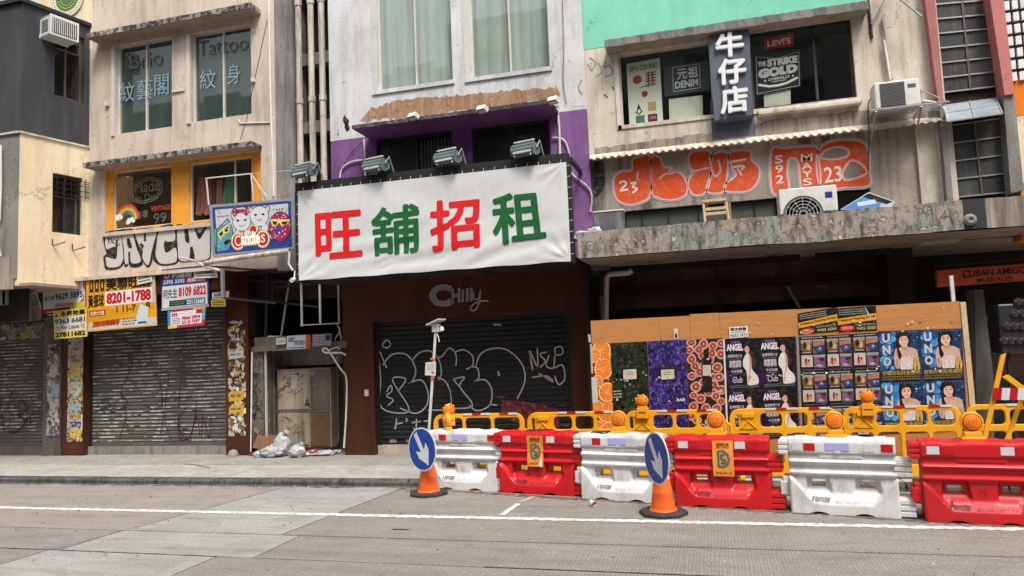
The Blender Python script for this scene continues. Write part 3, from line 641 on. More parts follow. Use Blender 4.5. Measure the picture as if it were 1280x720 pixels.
fills = [
 [(105, 210), (140, 180), (230, 165), (262, 190), (290, 380), (285, 480), (235, 540), (130, 545), (110, 490), (108, 440), (180, 455), (215, 450), (205, 330), (120, 355), (100, 300)],
 [(275, 180), (335, 165), (385, 170), (430, 330), (480, 480), (380, 500), (365, 390), (345, 390), (345, 500), (310, 500), (300, 350)],
 [(420, 175), (500, 150), (640, 160), (620, 280), (590, 400), (570, 500), (540, 520), (495, 440), (500, 370), (455, 300)],
 [(670, 170), (730, 120), (800, 110), (840, 160), (840, 260), (765, 275), (735, 290), (735, 370), (765, 390), (850, 340), (862, 470), (800, 505), (690, 505), (640, 430), (645, 330)],
 [(870, 130), (930, 110), (960, 120), (960, 270), (1000, 275), (985, 125), (1040, 110), (1100, 250), (1190, 120), (1215, 130), (1215, 400), (1180, 460), (1060, 465), (1010, 320), (990, 470), (890, 465), (875, 350)]]
for i, (o_, f_) in enumerate(zip(outs, fills)):
    pr.ppoly(gp(o_), BLK, 1+i*.1, smooth=5); pr.ppoly(gp(f_), SIL, 2+i*.1, smooth=4)
for L in ([(225, 250), (215, 400), (208, 450)], [(340, 240), (350, 320), (375, 325), (345, 240)], [(520, 140), (525, 270)], [(750, 265), (735, 320), (760, 380)], [(950, 120), (965, 265)], [(1020, 330), (1045, 440)], [(470, 300), (500, 320), (480, 350)]):
    pr.pstroke(gp(L), .05, BLK, 3)
for L in ([(110, 215), (140, 260), (130, 300)], [(150, 200), (140, 250), (170, 240), (160, 290)], [(180, 215), (200, 240), (175, 280), (205, 290)], [(215, 215), (245, 235), (225, 280), (240, 320), (255, 290)]): pr.pstroke(gp(L), .018, BLK, 3.2)
pr.build('silver_black_graffiti', B)
# ---- grey pier with three drain pipes
hg = MB(); C_ = thing('pipe_recess_tower', 'narrow grey concrete stair bay with beams behind three tall drain pipes', 'building', (-6.6, 11.1, 0))
xg0 = xr_; xg1 = F.at(366, 150)[0]; xg2 = F.at(411.5, 100)[0]
m_ = MB(); wall(m_, xg0, xg1, 3.3, TOP, YF, [], concrete); m_.build('grey_pier', C_)
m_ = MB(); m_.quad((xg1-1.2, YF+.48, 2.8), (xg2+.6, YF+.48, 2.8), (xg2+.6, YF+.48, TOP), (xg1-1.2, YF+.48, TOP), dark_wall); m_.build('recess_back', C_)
for ya, yb in ((58, 73), (145, 160), (-30, -14)):
    a = F.at(388, ya)[1]; b = F.at(388, yb)[1]; m_ = MB(); m_.box(xg1+.002, xg2-.002, YF+.25, YF+.45, b, a, concrete); m_.build('cross_beam', C_)
for i, (x, w) in enumerate(((374.5, .055), (390, .055), (403.5, .055))):
    P = PY(YF+.08); X = P.at(x, 120)[0]; mb = MB(); mb.tube([(X, YF+.08, 3.35), (X, YF+.08, TOP)], w, pipe_m, 14)
    for z in (4.5, 6.3, 8.1): mb.lathe([(w+.001, z-.05), (w+.012, z-.05), (w+.012, z+.05), (w+.001, z+.05)], pipe_m, 14, Matrix.Translation((X, YF+.08, 0)))
    tag(mb.build('drain_pipe', None, smooth=40), ['leftmost of the three tall drain pipes beside the grey pier', 'middle one of the three tall drain pipes in the recess', 'rightmost of the three drain pipes next to the white wall'][i], 'drain pipe', 'drain pipes in the recess')
# ---- D. white building with the purple storey
D = thing('white_purple_building', 'white building with two curtained windows above a purple painted storey', 'building', (-4, 11.1, 0))
dx0 = F.at(412, 120)[0]; dx1 = -1.66
zpur = F.at(413, 177)[1]; z_f = 3.05
h5 = (F.at(471, 50)[0], F.at(564.5, 50)[0], F.at(475, 113)[1], TOP-.3); h6 = (F.at(587, 50)[0], F.at(686, 50)[0], F.at(589, 97)[1], TOP-.3)
h5 = (h5[0], h5[1], h5[2], 8.9); h6 = (h6[0], h6[1], F.at(589, 97.5)[1], 8.9)
h7 = (F.at(470, 185)[0], F.at(565, 185)[0], 4.15, F.at(472, 173)[1]); h8 = (F.at(589, 185)[0], F.at(688, 185)[0], 4.15, F.at(590, 159.5)[1])
m_ = MB(); wall(m_, dx0, dx1, zpur+.004, TOP, YF, [h5, h6], white_wall, .22); m_.build('white_wall', D)
m_ = MB(); wall(m_, dx0+.002, dx1-.002, z_f, zpur, YF+.003, [h7, h8], purple_wall, .2); m_.build('purple_wall', D)
def ragged(P, pts, step=.05, j=.03):
    """polygon in plane coords with a broken outline"""
    out = []
    for i in range(len(pts)):
        a = Vector(P.at(*pts[i])); b = Vector(P.at(*pts[(i+1) % len(pts)])); n = max(1, int((b-a).length/step))
        for k in range(n):
            p = a+(b-a)*k/n; out.append((p.x+random.uniform(-j, j), p.y+random.uniform(-j, j)))
    return out
pr = Print(PY(YF-.003), brown_band); pr.poly(ragged(pr.p, [(452, 152), (462, 136), (500, 125), (560, 120), (640, 113), (695, 109), (700, 121), (640, 131), (540, 143)]), 'ffffff', 0, raw=True); pr.build('exposed_mortar', D)
pr = Print(PY(YF-.003), white_wall); pr.poly(ragged(pr.p, [(709, 134), (735, 131), (736, 124), (709, 120)], .04, .02), 'ffffff', 0, raw=True)
pr.build('render_patch', D)
pr = Print(PY(YF-.004), PAINT)
for L in ([(431, 143), (428, 152), (432, 160), (437, 152)], [(422, 160), (425, 171), (421, 168)], [(434, 154), (438, 163), (433, 166), (431, 158)]): pr.poly(ragged(pr.p, L, .05, .02), '1b1b1c', 1, raw=True)
pr.build('burn_marks', D)
window(D, h5, F, frame_w, glass, (.5,), (), .03, .10, backm=curtain_m, backd=.06); window(D, h6, F, frame_w, glass, (.5,), (), .03, .10, backm=curtain_m, backd=.06)
tr = MB()
for h in (h5, h6): tr.box(h[0]-.1, h[0]-.003, YF-.012, YF+.05, h[2]-.04, TOP, frame_w); tr.box(h[0]-.1, h[1]+.03, YF-.03, YF+.09, h[2]-.07, h[2]-.002, white_wall)
tr.build('window_trim', D)
window(D, h7, PY(YF+.003), frame_k, glass_d, (.52,), (), .05, .08, backm=dark_wall); window(D, h8, PY(YF+.003), frame_k, glass_d, (.52,), (), .05, .08, backm=dark_wall)
gc = MB(); n = 30; gm_ = simple('green curtain', (.035, .09, .03), .9)
vs = [(h7[0]+.08+(h7[1]-h7[0])*.42*i/n, YF+.16+.02*sin(i*1.9), z) for z in (4.15, h7[3]) for i in range(n+1)]
gc.add(vs, [(i, i+1, n+2+i, n+1+i) for i in range(n)], gm_); gc.build('curtain', D, smooth=60)
st_ = MB()
for i in range(9): x = h7[0]+(h7[1]-h7[0])*(.56+.045*i); st_.tube([(x, YF+.15, 4.15), (x, YF+.15, h7[3]-.1)], .012, curtain_m, 5)
st_.build('blind', D)
canopy(D, (440, 157, 161, 688, 125), YF-.62, YF, simple('dark stained slab edge', (.05, .04, .045), .8, vary=.6, da=.6, dirt=(.25, .2, .17)), sof=purple_wall)
for L, r_, m_, sm_ in (([(455, 174), (456, 190), (457, 230)], .018, pale_steel, 0), ([(697, 138), (699, 160), (700, 195)], .02, pale_steel, 0), ([(536, 160), (600, 154), (660, 146), (690, 143)], .010, pale_steel, 0),
    ([(690, 172), (705, 175), (712, 195), (713, 215), (738, 238), (738, 265)], .014, pale_steel, 1), ([(425, 222), (428, 210), (440, 202), (455, 200)], .014, pvc, 1), ([(430, 205), (440, 190), (452, 178)], .006, black_m, 1), ([(703, 0), (705, 60), (704, 100), (708, 130)], .007, concrete, 1)):
    cb = MB(); q = pl(L, YF-.03); cb.tube(spl(q, 4) if sm_ else q, r_, m_, 6); cb.build('conduit', D)
# ---- shop front under the banner
S = MB(); x0 = PY(YG).at(430, 500)[0]; x1 = PY(YG).at(738, 500)[0]; xa_ = PY(YG).at(468, 500)[0]; xb_ = PY(YG).at(715, 480)[0]
ztop = PY(YG).at(600, 351)[1]; zsh = PY(YG).at(470, 403)[1]
m_ = MB(); m_.box(x0, x1, YG, YG+.3, zsh, ztop+.5, brown_tile); m_.build('brown_fascia', D)
for a, b in ((x0, xa_), (xb_, x1)): m_ = MB(); m_.box(a, b, YG+.002, YG+.3, ZP, zsh-.002, brown_tile); m_.build('brown_pillar', D)
m_ = MB(); m_.box(xa_, xb_, YG+.1, YG+.4, ZP, .235, cream_pink); m_.build('doorstep', D)
m_ = MB(); m_.box(x0-.02, x1+.02, YF-1.0+.05, YG+.3, ztop+.12, ztop+.2, soffit_m)
for i in range(4): X = x0+.5+i*1.15; m_.box(X, X+.03, YF-.95, YG, ztop+.09, ztop+.12, black_m)
m_.build('entrance_ceiling', D)
for i in range(3): X = x0+.7+i*1.3; m_ = MB(); m_.box(X, X+.5, YF-.75, YF-.35, ztop+.075, ztop+.118, pale_steel if i % 2 else black_m); m_.build('ceiling_panel', D)
def shutter(parent, x0, x1, z0, z1, y, m, pitch=.068, d=.014, rail=True):
    mb = MB(); z = z0+.07; L = []
    while z < z1:
        for t, o in ((0, 0), (.18, -d), (.62, -d), (.85, 0)):
            L.append((z+t*pitch, y+o))
        z += pitch
    L.append((z1, y)); n = len(L)
    mb.add([(x0, b, a) for a, b in L]+[(x1, b, a) for a, b in L], [(i, i+1, n+i+1, n+i) for i in range(n-1)], m)
    o = mb.build('shutter_slats', parent); o['kind'] = 'stuff'
    b = MB(); b.box(x0+.01, x1-.01, y-.02, y+.01, z0, z0+.07, m); b.build('bottom_rail', parent, bevel=.004)
    if rail:
        for a in (x0, x1): g = MB(); g.box(a-.03, a+.03, y-.035, y+.03, z0, z1, black_m); g.build('guide_rail', parent)
def scraps(pr, x0, x1, z0, z1, n, cols, size=(.02, .09), l0=1, tall=1.0, dens=None):
    """torn pieces of old bills"""
    for i in range(n):
        x = random.uniform(x0, x1); z = random.uniform(z0, z1)
        if dens and not dens(x, z): continue
        w = random.uniform(*size); h = random.uniform(*size)*tall; k = random.randint(4, 7)
        pts = [(min(max(x+w*cos(2*pi*j/k+random.uniform(-.4, .4))*random.uniform(.6, 1.1), x0), x1), min(max(z+h*sin(2*pi*j/k+random.uniform(-.4, .4))*random.uniform(.6, 1.1), z0), z1)) for j in range(k)]
        pr.poly(pts, random.choice(cols), l0+(i % 40)*.05, raw=True)
sh3 = thing('roller_shutter', 'black roller shutter with large white outline graffiti under the banner', 'shutter', ((xa_+xb_)/2, YG+.12, .235))
shutter(sh3, xa_+.03, xb_-.03, .24, zsh, YG+.13, shutter_k, .085, .016)
PSH = PY(YG+.108); pr = Print(PSH, PAINT)
gq = lambda L: [(420+x/3, 360+y/3) for x, y in L]
WG = 'b4b4b4'
for L in ([(190, 300), (160, 235), (168, 340), (172, 450), (275, 460), (212, 345), (262, 342), (232, 388)],
          [(175, 290), (210, 250), (265, 250), (298, 300), (290, 345), (270, 358), (320, 345), (345, 390), (340, 440), (300, 470), (240, 450)],
          [(285, 275), (310, 245), (350, 235), (390, 260), (425, 225), (450, 250), (450, 292)],
          [(380, 335), (410, 350), (428, 390), (425, 450), (345, 458)], [(370, 240), (390, 280), (395, 320), (385, 345)],
          [(448, 240), (480, 232), (512, 255), (512, 290), (488, 305)],
          [(440, 342), (482, 335), (465, 370), (512, 442), (425, 452)], [(440, 342), (465, 372)], [(518, 350), (560, 345), (585, 385), (575, 440), (530, 460), (500, 440)],
          [(505, 295), (530, 300), (536, 335), (518, 352)],
          [(525, 290), (545, 245), (600, 225), (655, 240), (700, 290), (708, 350), (680, 415)], [(575, 435), (605, 440)],
          [(172, 215), (190, 195), (205, 210), (190, 225), (172, 215)], [(190, 390), (205, 365), (210, 385), (190, 405), (215, 420), (195, 440)],
          [(725, 235), (735, 300), (738, 300), (728, 235), (755, 295), (755, 225)], [(790, 240), (765, 250), (785, 275), (765, 298)], [(800, 250), (788, 290), (815, 300), (820, 255)], [(820, 300), (850, 290), (858, 340), (835, 362), (820, 330)], [(735, 335), (790, 330), (815, 352), (760, 320)], [(820, 225), (845, 220), (850, 245), (825, 250), (820, 225)],
          [(228, 490), (222, 530)], [(228, 510), (250, 505)], [(262, 488), (268, 495), (262, 500)], [(285, 505), (318, 500)], [(302, 490), (300, 530), (290, 525)], [(330, 500), (350, 500), (348, 530), (330, 528)]): pr.pstroke(gq(L), .022, WG, 2)
for L in ([(608, 312), (612, 330)], [(590, 137), (620, 138)]): pr.pstroke(gq(L), .03, WG, 2)
cp = pr.px(gq([(620, 418), (700, 425), (780, 440), (835, 455), (838, 520), (800, 560), (620, 480)]))
pr.poly(cp, '6d1c22', 1, raw=True)
for L in ([(640, 430), (700, 440)], [(670, 435), (650, 470)], [(700, 455), (710, 470), (730, 450)], [(745, 440), (740, 475)], [(720, 445), (765, 450)]): pr.pstroke(gq(L), .012, '15090a', 2.2)
scraps(pr, *[PSH.at(600, 500)[0], PSH.at(712, 500)[0]], PSH.at(600, 540)[1], PSH.at(600, 485)[1], 40, ['3a3025', '2c2620'], (.05, .2), 1, .12)
zz = .27
for i in range(14): x = random.uniform(xa_+.1, xb_-.3); pr.poly([(x, zz), (x+.12, zz), (x+.12, zz+.05), (x, zz+.05)], random.choice(['8d8a78', '6f6c5e', 'a09c88']), 1, raw=True)
pr.build('white_graffiti', sh3)
# CHILLY sign letters standing off the fascia
def letters3d(parent, name, t, tl, tr_, br, bl, Y, th, m, bold=.02, gap=0.0, shifts=None):
    P = PY(Y); q = [Vector(P.at(*c)) for c in (tl, tr_, br, bl)]; vs, fs = glyphs(t, bold)
    def mp(a, b): return (q[0]*(1-a)+q[1]*a)*b+(q[3]*(1-a)+q[2]*a)*(1-b)
    n = len(vs); front = [P.w(*mp(a, b), th+d*4) for a, b, d in vs]; back = [P.w(*mp(a, b), 0) for a, b, d in vs]
    from collections import Counter
    ed = Counter(); 
    for f in fs:
        for i in range(len(f)): ed[(f[i], f[(i+1) % len(f)])] += 1
    sides = [(a, b, b+n, a+n) for (a, b) in ed if (b, a) not in ed]
    mb = MB(); mb.add(front+back, list(fs)+sides, m); return mb.build(name, parent)
grey_l = simple('brushed sign metal', (.33, .33, .34), .4, .5)
CH = thing('shop_name_letters', 'grey metal CHILLY lettering on the dark brown fascia', 'sign', (PY(YG).at(570, 370)[0], YG, PY(YG).at(570, 385)[1]))
for t, x0, x1, ya, yb, bd in (('C', 537, 566, 356, 384, .06), ('H', 565, 576, 361, 379, .05), ('i', 577.5, 581, 362, 378, .04), ('l', 583, 586.5, 361, 377.5, .05), ('l', 588, 591.5, 360, 377, .05)):
    letters3d(CH, 'letter', t, (x0, ya), (x1, ya-1), (x1, yb-1), (x0, yb), YG-.005, .03, grey_l, bd)
mb = MB(); PP = PY(YG-.02)
mb.tube([PP.w(*c) for c in spl([PP.at(*c) for c in ((592, 364), (593, 373), (598, 373), (601, 362), (599, 378), (594, 387), (588, 387), (592, 380), (603, 376), (611, 376))], 5)], .016, grey_l, 6); mb.build('script_letter_y', CH)
sw = MB(); a, b = PY(YG).at(456, 487), PY(YG).at(461, 495); sw.box(a[0], b[0], YG-.02, YG+.002, b[1], a[1], pale_steel)
tag(sw.build('switch_box'), 'little pale box on the dark brown pillar left of the graffiti shutter', 'electrical box')
# ---- E. mint and cream jeans shop building
E_ = thing('jeans_shop_building', 'cream building with mint green top and dark windows above an orange graffiti wall', 'building', (1, 11.1, 0))
ex0, ex1 = dx1+.002, F.at(1184, 150)[0]
h9 = R(772.5, 67, 893, 143, YF); h10 = (F.at(938, 90)[0], F.at(1068, 80)[0], F.at(943, 137)[1], F.at(940, 40)[1])
zm = F.at(740, 61)[1]; zaw = F.at(738, 199)[1]; zaw = (zaw+F.at(1180, 150)[1])/2
m_ = MB(); wall(m_, ex0, ex1-.002, zaw, zm, YF, [h9, h10], cream_wall, .2); m_.build('cream_wall', E_)
m_ = MB(); wall(m_, ex0, F.at(1088, 30)[0], zm+.002, TOP, YF-.004, [], mint_wall); m_.build('mint_wall', E_)
m_ = MB(); wall(m_, F.at(1088, 30)[0]+.002, ex1-.002, zm+.002, TOP, YF, [], cream_wall); m_.build('cream_upper_wall', E_)
canopy(E_, (755, 52, 62, 1085, -4, 4), YF-.32, YF, concrete) if 0 else canopy(E_, (756, 50.5, 59, 1085, 0), YF-.3, YF-.006, concrete)
window(E_, h9, F, frame_w, glass, (), (), .02, .09, backm=dark_wall, backd=.8); window(E_, h10, F, frame_k, glass, (.64,), (), .04, .09, backm=dark_wall, backd=.8)
tr = MB(); tr.box(h9[0]-.06, h9[1], YF-.02, YF+.08, h9[2]-.06, h9[2]-.002, cream_wall); tr.box(h9[0]-.07, h9[0]-.002, YF-.02, YF+.08, h9[2]-.06, h9[3], frame_w); tr.box(h10[0], h10[1]+.06, YF-.025, YF+.08, h10[2]-.07, h10[2]-.002, cream_wall); tr.build('window_trim', E_)
sb = MB(); a = F.at(947, 147); b = F.at(1075, 129); sb.box(a[0], b[0], YF-.12, YF-.002, b[1]-.04, b[1]+.04, cream_wall); sb.build('sill_ledge', E_, bevel=.02)
# jagged render edges above the drip sheet
pr = Print(PY(YF-.002), striated); pr.poly(ragged(pr.p, [(745, 196), (743, 186), (840, 172), (895, 166), (960, 150), (1075, 138), (1178, 124), (1180, 149)], .06, .02), 'ffffff', 0, raw=True); pr.build('bare_render_band', E_)
pr = Print(PY(YF-.005), slate); a, b = F.at(889, 150), F.at(943, 145); pr.quadr(a[0]-.0, b[0], F.at(915, 172)[1], a[1]+.3); pr.rect(0, 0, 1, 1, 'ffffff', 0); pr.build('slate_painted_strip', E_)
# corrugated drip sheet
dp = MB(); n = 180; vs = []
za = zaw
for r_, (yy, zz) in enumerate(((YF-.01, za+.06), (YF-.10, za-.01), (YF-.11, za-.035))):
    for i in range(n+1):
        x = ex0+.02+(ex1-ex0-.05)*i/n; vs.append((x, yy, zz+.012*(1 if i % 4 < 2 else -1)*(r_ > 0)+random.uniform(-.003, .003)))
dp.add(vs, [(r_*(n+1)+i, r_*(n+1)+i+1, (r_+1)*(n+1)+i+1, (r_+1)*(n+1)+i) for r_ in (0, 1) for i in range(n)], cream_wall); dp.build('drip_sheet', E_)
# storey behind the parapet: graffiti wall
YB = YF+.12; PB = PY(YB); zs = 3.0
hlow = (PB.at(780, 265)[0], PB.at(972, 265)[0], 3.2, PB.at(780, 264)[1]); hl2 = (PB.at(1046, 250)[0], PB.at(1089, 250)[0], 3.2, PB.at(1050, 236)[1])
m_ = MB(); wall(m_, ex0, PB.at(1146, 200)[0], zs, zaw, YB, [hlow, hl2], striated, .2); m_.build('graffiti_wall', E_)
m_ = MB(); m_.box(PB.at(1146, 200)[0]+.002, PB.at(1170, 200)[0], YB-.06, YB+.3, zs, zaw-.002, cream_wall); m_.box(PB.at(1170, 200)[0]+.002, PB.at(1193, 220)[0], YB-.10, YB+.3, zs, zaw-.002, cream_wall); m_.build('pilaster', E_)
olive = simple('dark olive shutters', (.055, .062, .045), .6, vary=.5)
window(E_, hlow, PB, black_m, olive, (.12, .30, .50, .68, .86), (), .025, .08, backm=dark_wall); window(E_, hl2, PB, frame_k, glass_d, (), (), .02, .08, backm=dark_wall)
pr = Print(PY(YB-.003), PAINT)
OR = 'cf4a14'; PK = 'cfa6a6'
g3 = lambda L: [(720+x/3.6, 150+y/3.6) for x, y in L]
g4 = lambda L: [(1000+x/3.6, 150+y/3.6) for x, y in L]
shapes = [g3([(170, 270), (200, 235), (250, 225), (255, 180), (290, 165), (335, 170), (335, 330), (290, 370), (230, 380), (180, 350)]),
  g3([(340, 170), (375, 170), (395, 210), (430, 215), (420, 235), (470, 240), (500, 290), (490, 340), (430, 360), (370, 350), (340, 320)]),
  g3([(515, 150), (600, 140), (610, 200), (600, 290), (570, 335), (520, 330), (505, 280), (530, 230), (512, 215)]),
  g3([(612, 160), (680, 148), (680, 240), (665, 320), (600, 328), (588, 300), (610, 230)]),
  g3([(690, 148), (780, 140), (790, 180), (825, 220), (815, 280), (770, 320), (680, 322), (670, 290), (720, 250), (700, 210)]),
  g3([(880, 140), (940, 128), (1000, 122), (1020, 130)])[:3]+g4([(70, 120), (80, 150), (90, 300), (12, 312)])+g3([(1000, 190), (960, 175), (950, 240), (955, 320), (885, 325)]),
  g4([(75, 160), (120, 105), (200, 90), (280, 100), (310, 150), (315, 240), (310, 295), (200, 305), (95, 305)])]
for i, s_ in enumerate(shapes):
    c = pr.px(s_); q = spl(c, 5, True); pr.stroke(q, .070, 'a39d99', 1, raw=True, closed=True); pr.poly(q, OR, 1.6+i*.05, raw=True); pr.stroke(q, .026, PK, 3, raw=True, closed=True)
for L in (g3([(375, 265), (400, 245), (440, 240)]), g3([(280, 235), (275, 265), (285, 270)]), g3([(600, 165), (620, 250), (650, 230), (640, 180)]), g3([(725, 215), (745, 250)]), g3([(510, 235), (600, 215)])): pr.pstroke(L, .03, PK, 3.2)
for L in (g3([(195, 285), (215, 275), (225, 290), (200, 318), (235, 312)]), g3([(245, 285), (270, 282), (255, 300), (275, 310), (255, 328)]), g3([(700, 188), (765, 178)]), g3([(705, 212), (755, 208), (745, 225)])): pr.pstroke(L, .03, 'd8d0cc', 3.4)
pr.ppoly(g4([(110, 150), (160, 128), (215, 135), (210, 160), (150, 175), (90, 170)]), '7c756c', 3, smooth=4); pr.ppoly(g4([(200, 240), (215, 205), (255, 200), (275, 235), (240, 262), (205, 265)]), '7c756c', 3, smooth=4)
for L in (g4([(90, 165), (120, 135), (170, 122), (215, 135), (210, 165), (150, 178), (90, 172)]), g4([(190, 235), (225, 185), (270, 195), (300, 240), (220, 270), (195, 262), (190, 235)])): pr.pstroke(L, .03, PK, 3.3)
pr.quadpx(*g4([(105, 215), (185, 205), (190, 275), (110, 285)])); pr.text('23', 0, 0, 1, 1, 'd8d0cc', 3.4, .01)
pr.quadpx(*g3([(890, 155), (935, 150), (940, 295), (895, 300)])); pr.text('S', 0.1, .7, .9, .95, 'd8d0cc', 3.4); pr.text('9', .1, .4, .9, .65, 'd8d0cc', 3.4); pr.text('2', .1, .08, .9, .34, 'd8d0cc', 3.4)
pr.quadpx(*g4([(2, 150), (55, 145), (60, 295), (8, 300)])); pr.text('M', 0, .74, 1, .96, 'd8d0cc', 3.4); pr.text('A', .05, .5, .95, .7, 'd8d0cc', 3.4); pr.text('Y', .05, .27, .95, .46, 'd8d0cc', 3.4); pr.text('S', .1, .02, .9, .23, 'd8d0cc', 3.4)
pr.ppoly(g3([(80, 200), (120, 195), (130, 280), (110, 330), (80, 340)]), '1b1a19', .8, smooth=4)
pr.build('orange_graffiti', E_)
pr = Print(PY(YF-.003), PAINT)
for L in ([(737, 72), (744, 78), (740, 88), (735, 80)], [(748, 78), (752, 90), (745, 95)], [(758, 76), (754, 84), (762, 82), (766, 92), (756, 96)], [(727, 100), (723, 110), (728, 118)]): pr.pstroke(L, .02, '8f8a86', 1)
for L in ([(765, 258-150), (768, 262-150)], [(755, 118), (760, 122)]): pr.pstroke(L, .02, '55504a', 1, 0)
pr.build('faint_grey_tag', E_)
# contents of the jeans shop windows
pr = Print(PY(YF+.12), INKC)
pr.quadpx((783, 80), (824.5, 72.5), (829, 153), (787, 158)); sheet(pr, 'b9b7a9', 0); pr.rect(0, 0, 1, 1, 'd6d4c6', 0)
pr.text('EFU CO INC', .1, .86, .92, .94, '2b2420', 1, .01); pr.ell(.3, .72, .14, .07, 'a5483a', 1); pr.rect(.55, .58, .85, .80, 'c9c2b0', 1)
for i, y in enumerate((.79, .75, .70, .66, .60)): pr.rect(.56, y, .86, y+.018, '8a4038', 1.5)
pr.rect(.62, .60, .66, .8, '8a4038', 1.5); pr.rect(.74, .60, .78, .8, '8a4038', 1.5)
pr.ell(.5, .48, .09, .05, 'a83328', 1); pr.stroke([(.35, .58), (.5, .6), (.68, .575)], .012, '3a3030', 1)
pr.poly([(.22, .2), (.3, .34), (.4, .2), (.31, .26)], '1c1c1c', 1); pr.stroke([(.2, .22), (.3, .17), (.4, .22)], .02, '1c1c1c', 1); pr.rect(.58, .2, .82, .34, 'b79a55', 1); pr.rect(.2, .03, .46, .15, '55706a', 1); pr.rect(.56, .03, .84, .15, '3d2a35', 1); pr.rect(.62, .07, .8, .12, 'c0506a', 1.5)
tag(pr.build('shop_poster'), 'tall off white poster of small logos in the left jeans shop window', 'poster')
pr = Print(PY(YF+.13), INKC); pr.quadpx((829.5, 83), (885, 75.5), (887, 112), (831, 121)); sheet(pr, '33383a', 0); pr.rect(0, 0, 1, 1, '3c4345', 0)
pr.stroke([(.2, .12), (.8, .12), (.8, .92), (.2, .92)], .012, 'c9c9c9', 1, closed=True); pr.text('元祖', .3, .5, .76, .86, 'd6d6d6', 1, .02); pr.text('DENIM', .24, .2, .76, .44, 'd6d6d6', 1, .04)
tag(pr.build('denim_banner'), 'grey cloth banner reading DENIM hanging in the left jeans shop window', 'banner')
bd = simple('plain beige board', (.60, .58, .48), .8)
def board(corn, Y, m, name, label, cat):
    P = PY(Y); mb = MB(); mb.prism([P.w(*P.at(*c)) for c in corn], (0, .02, 0), m); return tag(mb.build(name), label, cat)
board([(836, 124), (878, 119), (879, 148), (837, 153)], YF+.14, bd, 'beige_board', 'blank beige board leaning below the DENIM banner in the window', 'board')
board([(954.5, 115), (988, 110), (988.5, 131), (955.5, 136)], YF+.14, bd, 'beige_board', 'blank beige board below the STRIKE GOLD banner in the window', 'board')
pr = Print(PY(YF+.105), INKC); pr.quadpx((955, 49), (991.5, 41.5), (992, 57), (956, 62)); sheet(pr, 'a02c20', 0); pr.rect(0, 0, 1, 1, 'c03426', 0); pr.text("LEVI'S", .1, .2, .92, .75, 'e4d8d0', 1, .05)
tag(pr.build('red_window_sign'), "small red LEVI'S sign inside the right jeans shop window", 'sign')
pr = Print(PY(YF+.12), INKC); pr.quadpx((943.5, 69), (1000, 62), (1001, 108), (945, 120)); sheet(pr, '23262a', 0); pr.rect(0, 0, 1, 1, '22252a', 0)
pr.stroke([(.03, .04), (.97, .04), (.97, .95), (.5, .84), (.03, .95)], .01, 'c0c0bc', 1, closed=True)
WT = 'ececE6'.lower(); pr.text('THE', .06, .70, .24, .82, WT, 1, .05); pr.text('STRIKE', .27, .66, .94, .86, WT, 1, .07); pr.text('GOLD', .06, .40, .94, .64, WT, 1, .09); pr.text('OVERALLS', .28, .30, .76, .37, WT, 1, .03); pr.text('★', .18, .29, .25, .37, WT, 1); pr.text('★', .8, .29, .87, .37, WT, 1)
pr.text('UNION MADE', .36, .245, .68, .28, WT, 1, .02); pr.stroke([(.06, .26), (.3, .17), (.5, .15), (.7, .17), (.94, .26)], .035, WT, 1)
tag(pr.build('white_on_black_banner'), 'black banner reading THE STRIKE GOLD OVERALLS in the right jeans shop window', 'banner')
# vertical 3-D sign
SG = thing('vertical_shop_sign', 'slate blue vertical box sign with raised white 牛仔店 characters', 'sign', tuple((PY(YF-.22).at(912, 100)[0], YF-.1, 5)))
P = PY(YF-.2); q = [P.at(*c) for c in ((886, 45), (936, 38), (942, 143), (893.5, 150))]
mb = MB(); mb.prism([P.w(*c) for c in q], (0, .195, 0), slate); mb.build('sign_box', SG, bevel=.006)
lw = simple('white sign letters', (.74, .74, .74), .45)
for t, x0, x1, x2, x3, ya, yb in (('牛', 895, 928, 896, 929, 45, 73), ('仔', 898, 931, 899, 932, 77, 107), ('店', 901, 933, 902, 935, 112, 143)):
    letters3d(SG, 'character', t, (x0, ya), (x1, ya-4), (x3, yb-4), (x2, yb), YF-.2, .05, lw, .035)
# split air conditioner on bracket, hoses
def outdoor_ac(name, label, x0, y0, x1, y1, Y, D_, fan):
    P = PY(Y); a = P.at(x0, y0); b = P.at(x1, y1); t = thing(name, label, 'air conditioner', (a[0], Y, b[1]))
    w = b[0]-a[0]; h = a[1]-b[1]; m = MB(); m.box(a[0], b[0], Y, Y+D_, b[1], a[1], ac_white); m.build('casing', t, bevel=.015); return t, a[0], b[0], b[1], a[1]
t, X0, X1, Z0, Z1 = outdoor_ac('outdoor_air_conditioner', 'pale air conditioner on a steel bracket high on the cream wall', 1092, 104, 1152, 130, YF-.42, .3, 0)
Y_ = YF-.42; m = MB(); m.box(X0+.02, X0+.045, Y_-.004, Y_, Z0+.02, Z1-.02, ac_white); m.box(X0+.07, X1-.19, Y_-.006, Y_, Z0+.02, Z1-.025, ac_dark)
for i in range(16): z = Z0+.03+(Z1-Z0-.06)*i/16; m.box(X0+.07, X1-.19, Y_-.014, Y_-.007, z, z+.006, simple('grille grey', (.2, .2, .2), .5) if i == 0 else MATS['grille grey'])
m.build('coil_grille', t)
m = MB(); m.box(X1-.15, X1-.05, Y_-.004, Y_-.0005, Z1-.12, Z1-.07, simple('green badge', (.02, .12, .08), .4)); m.build('badge', t)
br = MB()
br.tube([(X0-.08, Y_-.03, Z0-.02), (X1+.32, Y_-.03, Z0-.02)], .014, steel, 6); br.tube([(X0-.02, Y_, Z0-.015), (X0-.02, YF, Z0-.015)], .014, steel, 6); br.tube([(X1+.02, Y_, Z0-.015), (X1+.02, YF, Z0-.015)], .014, steel, 6)
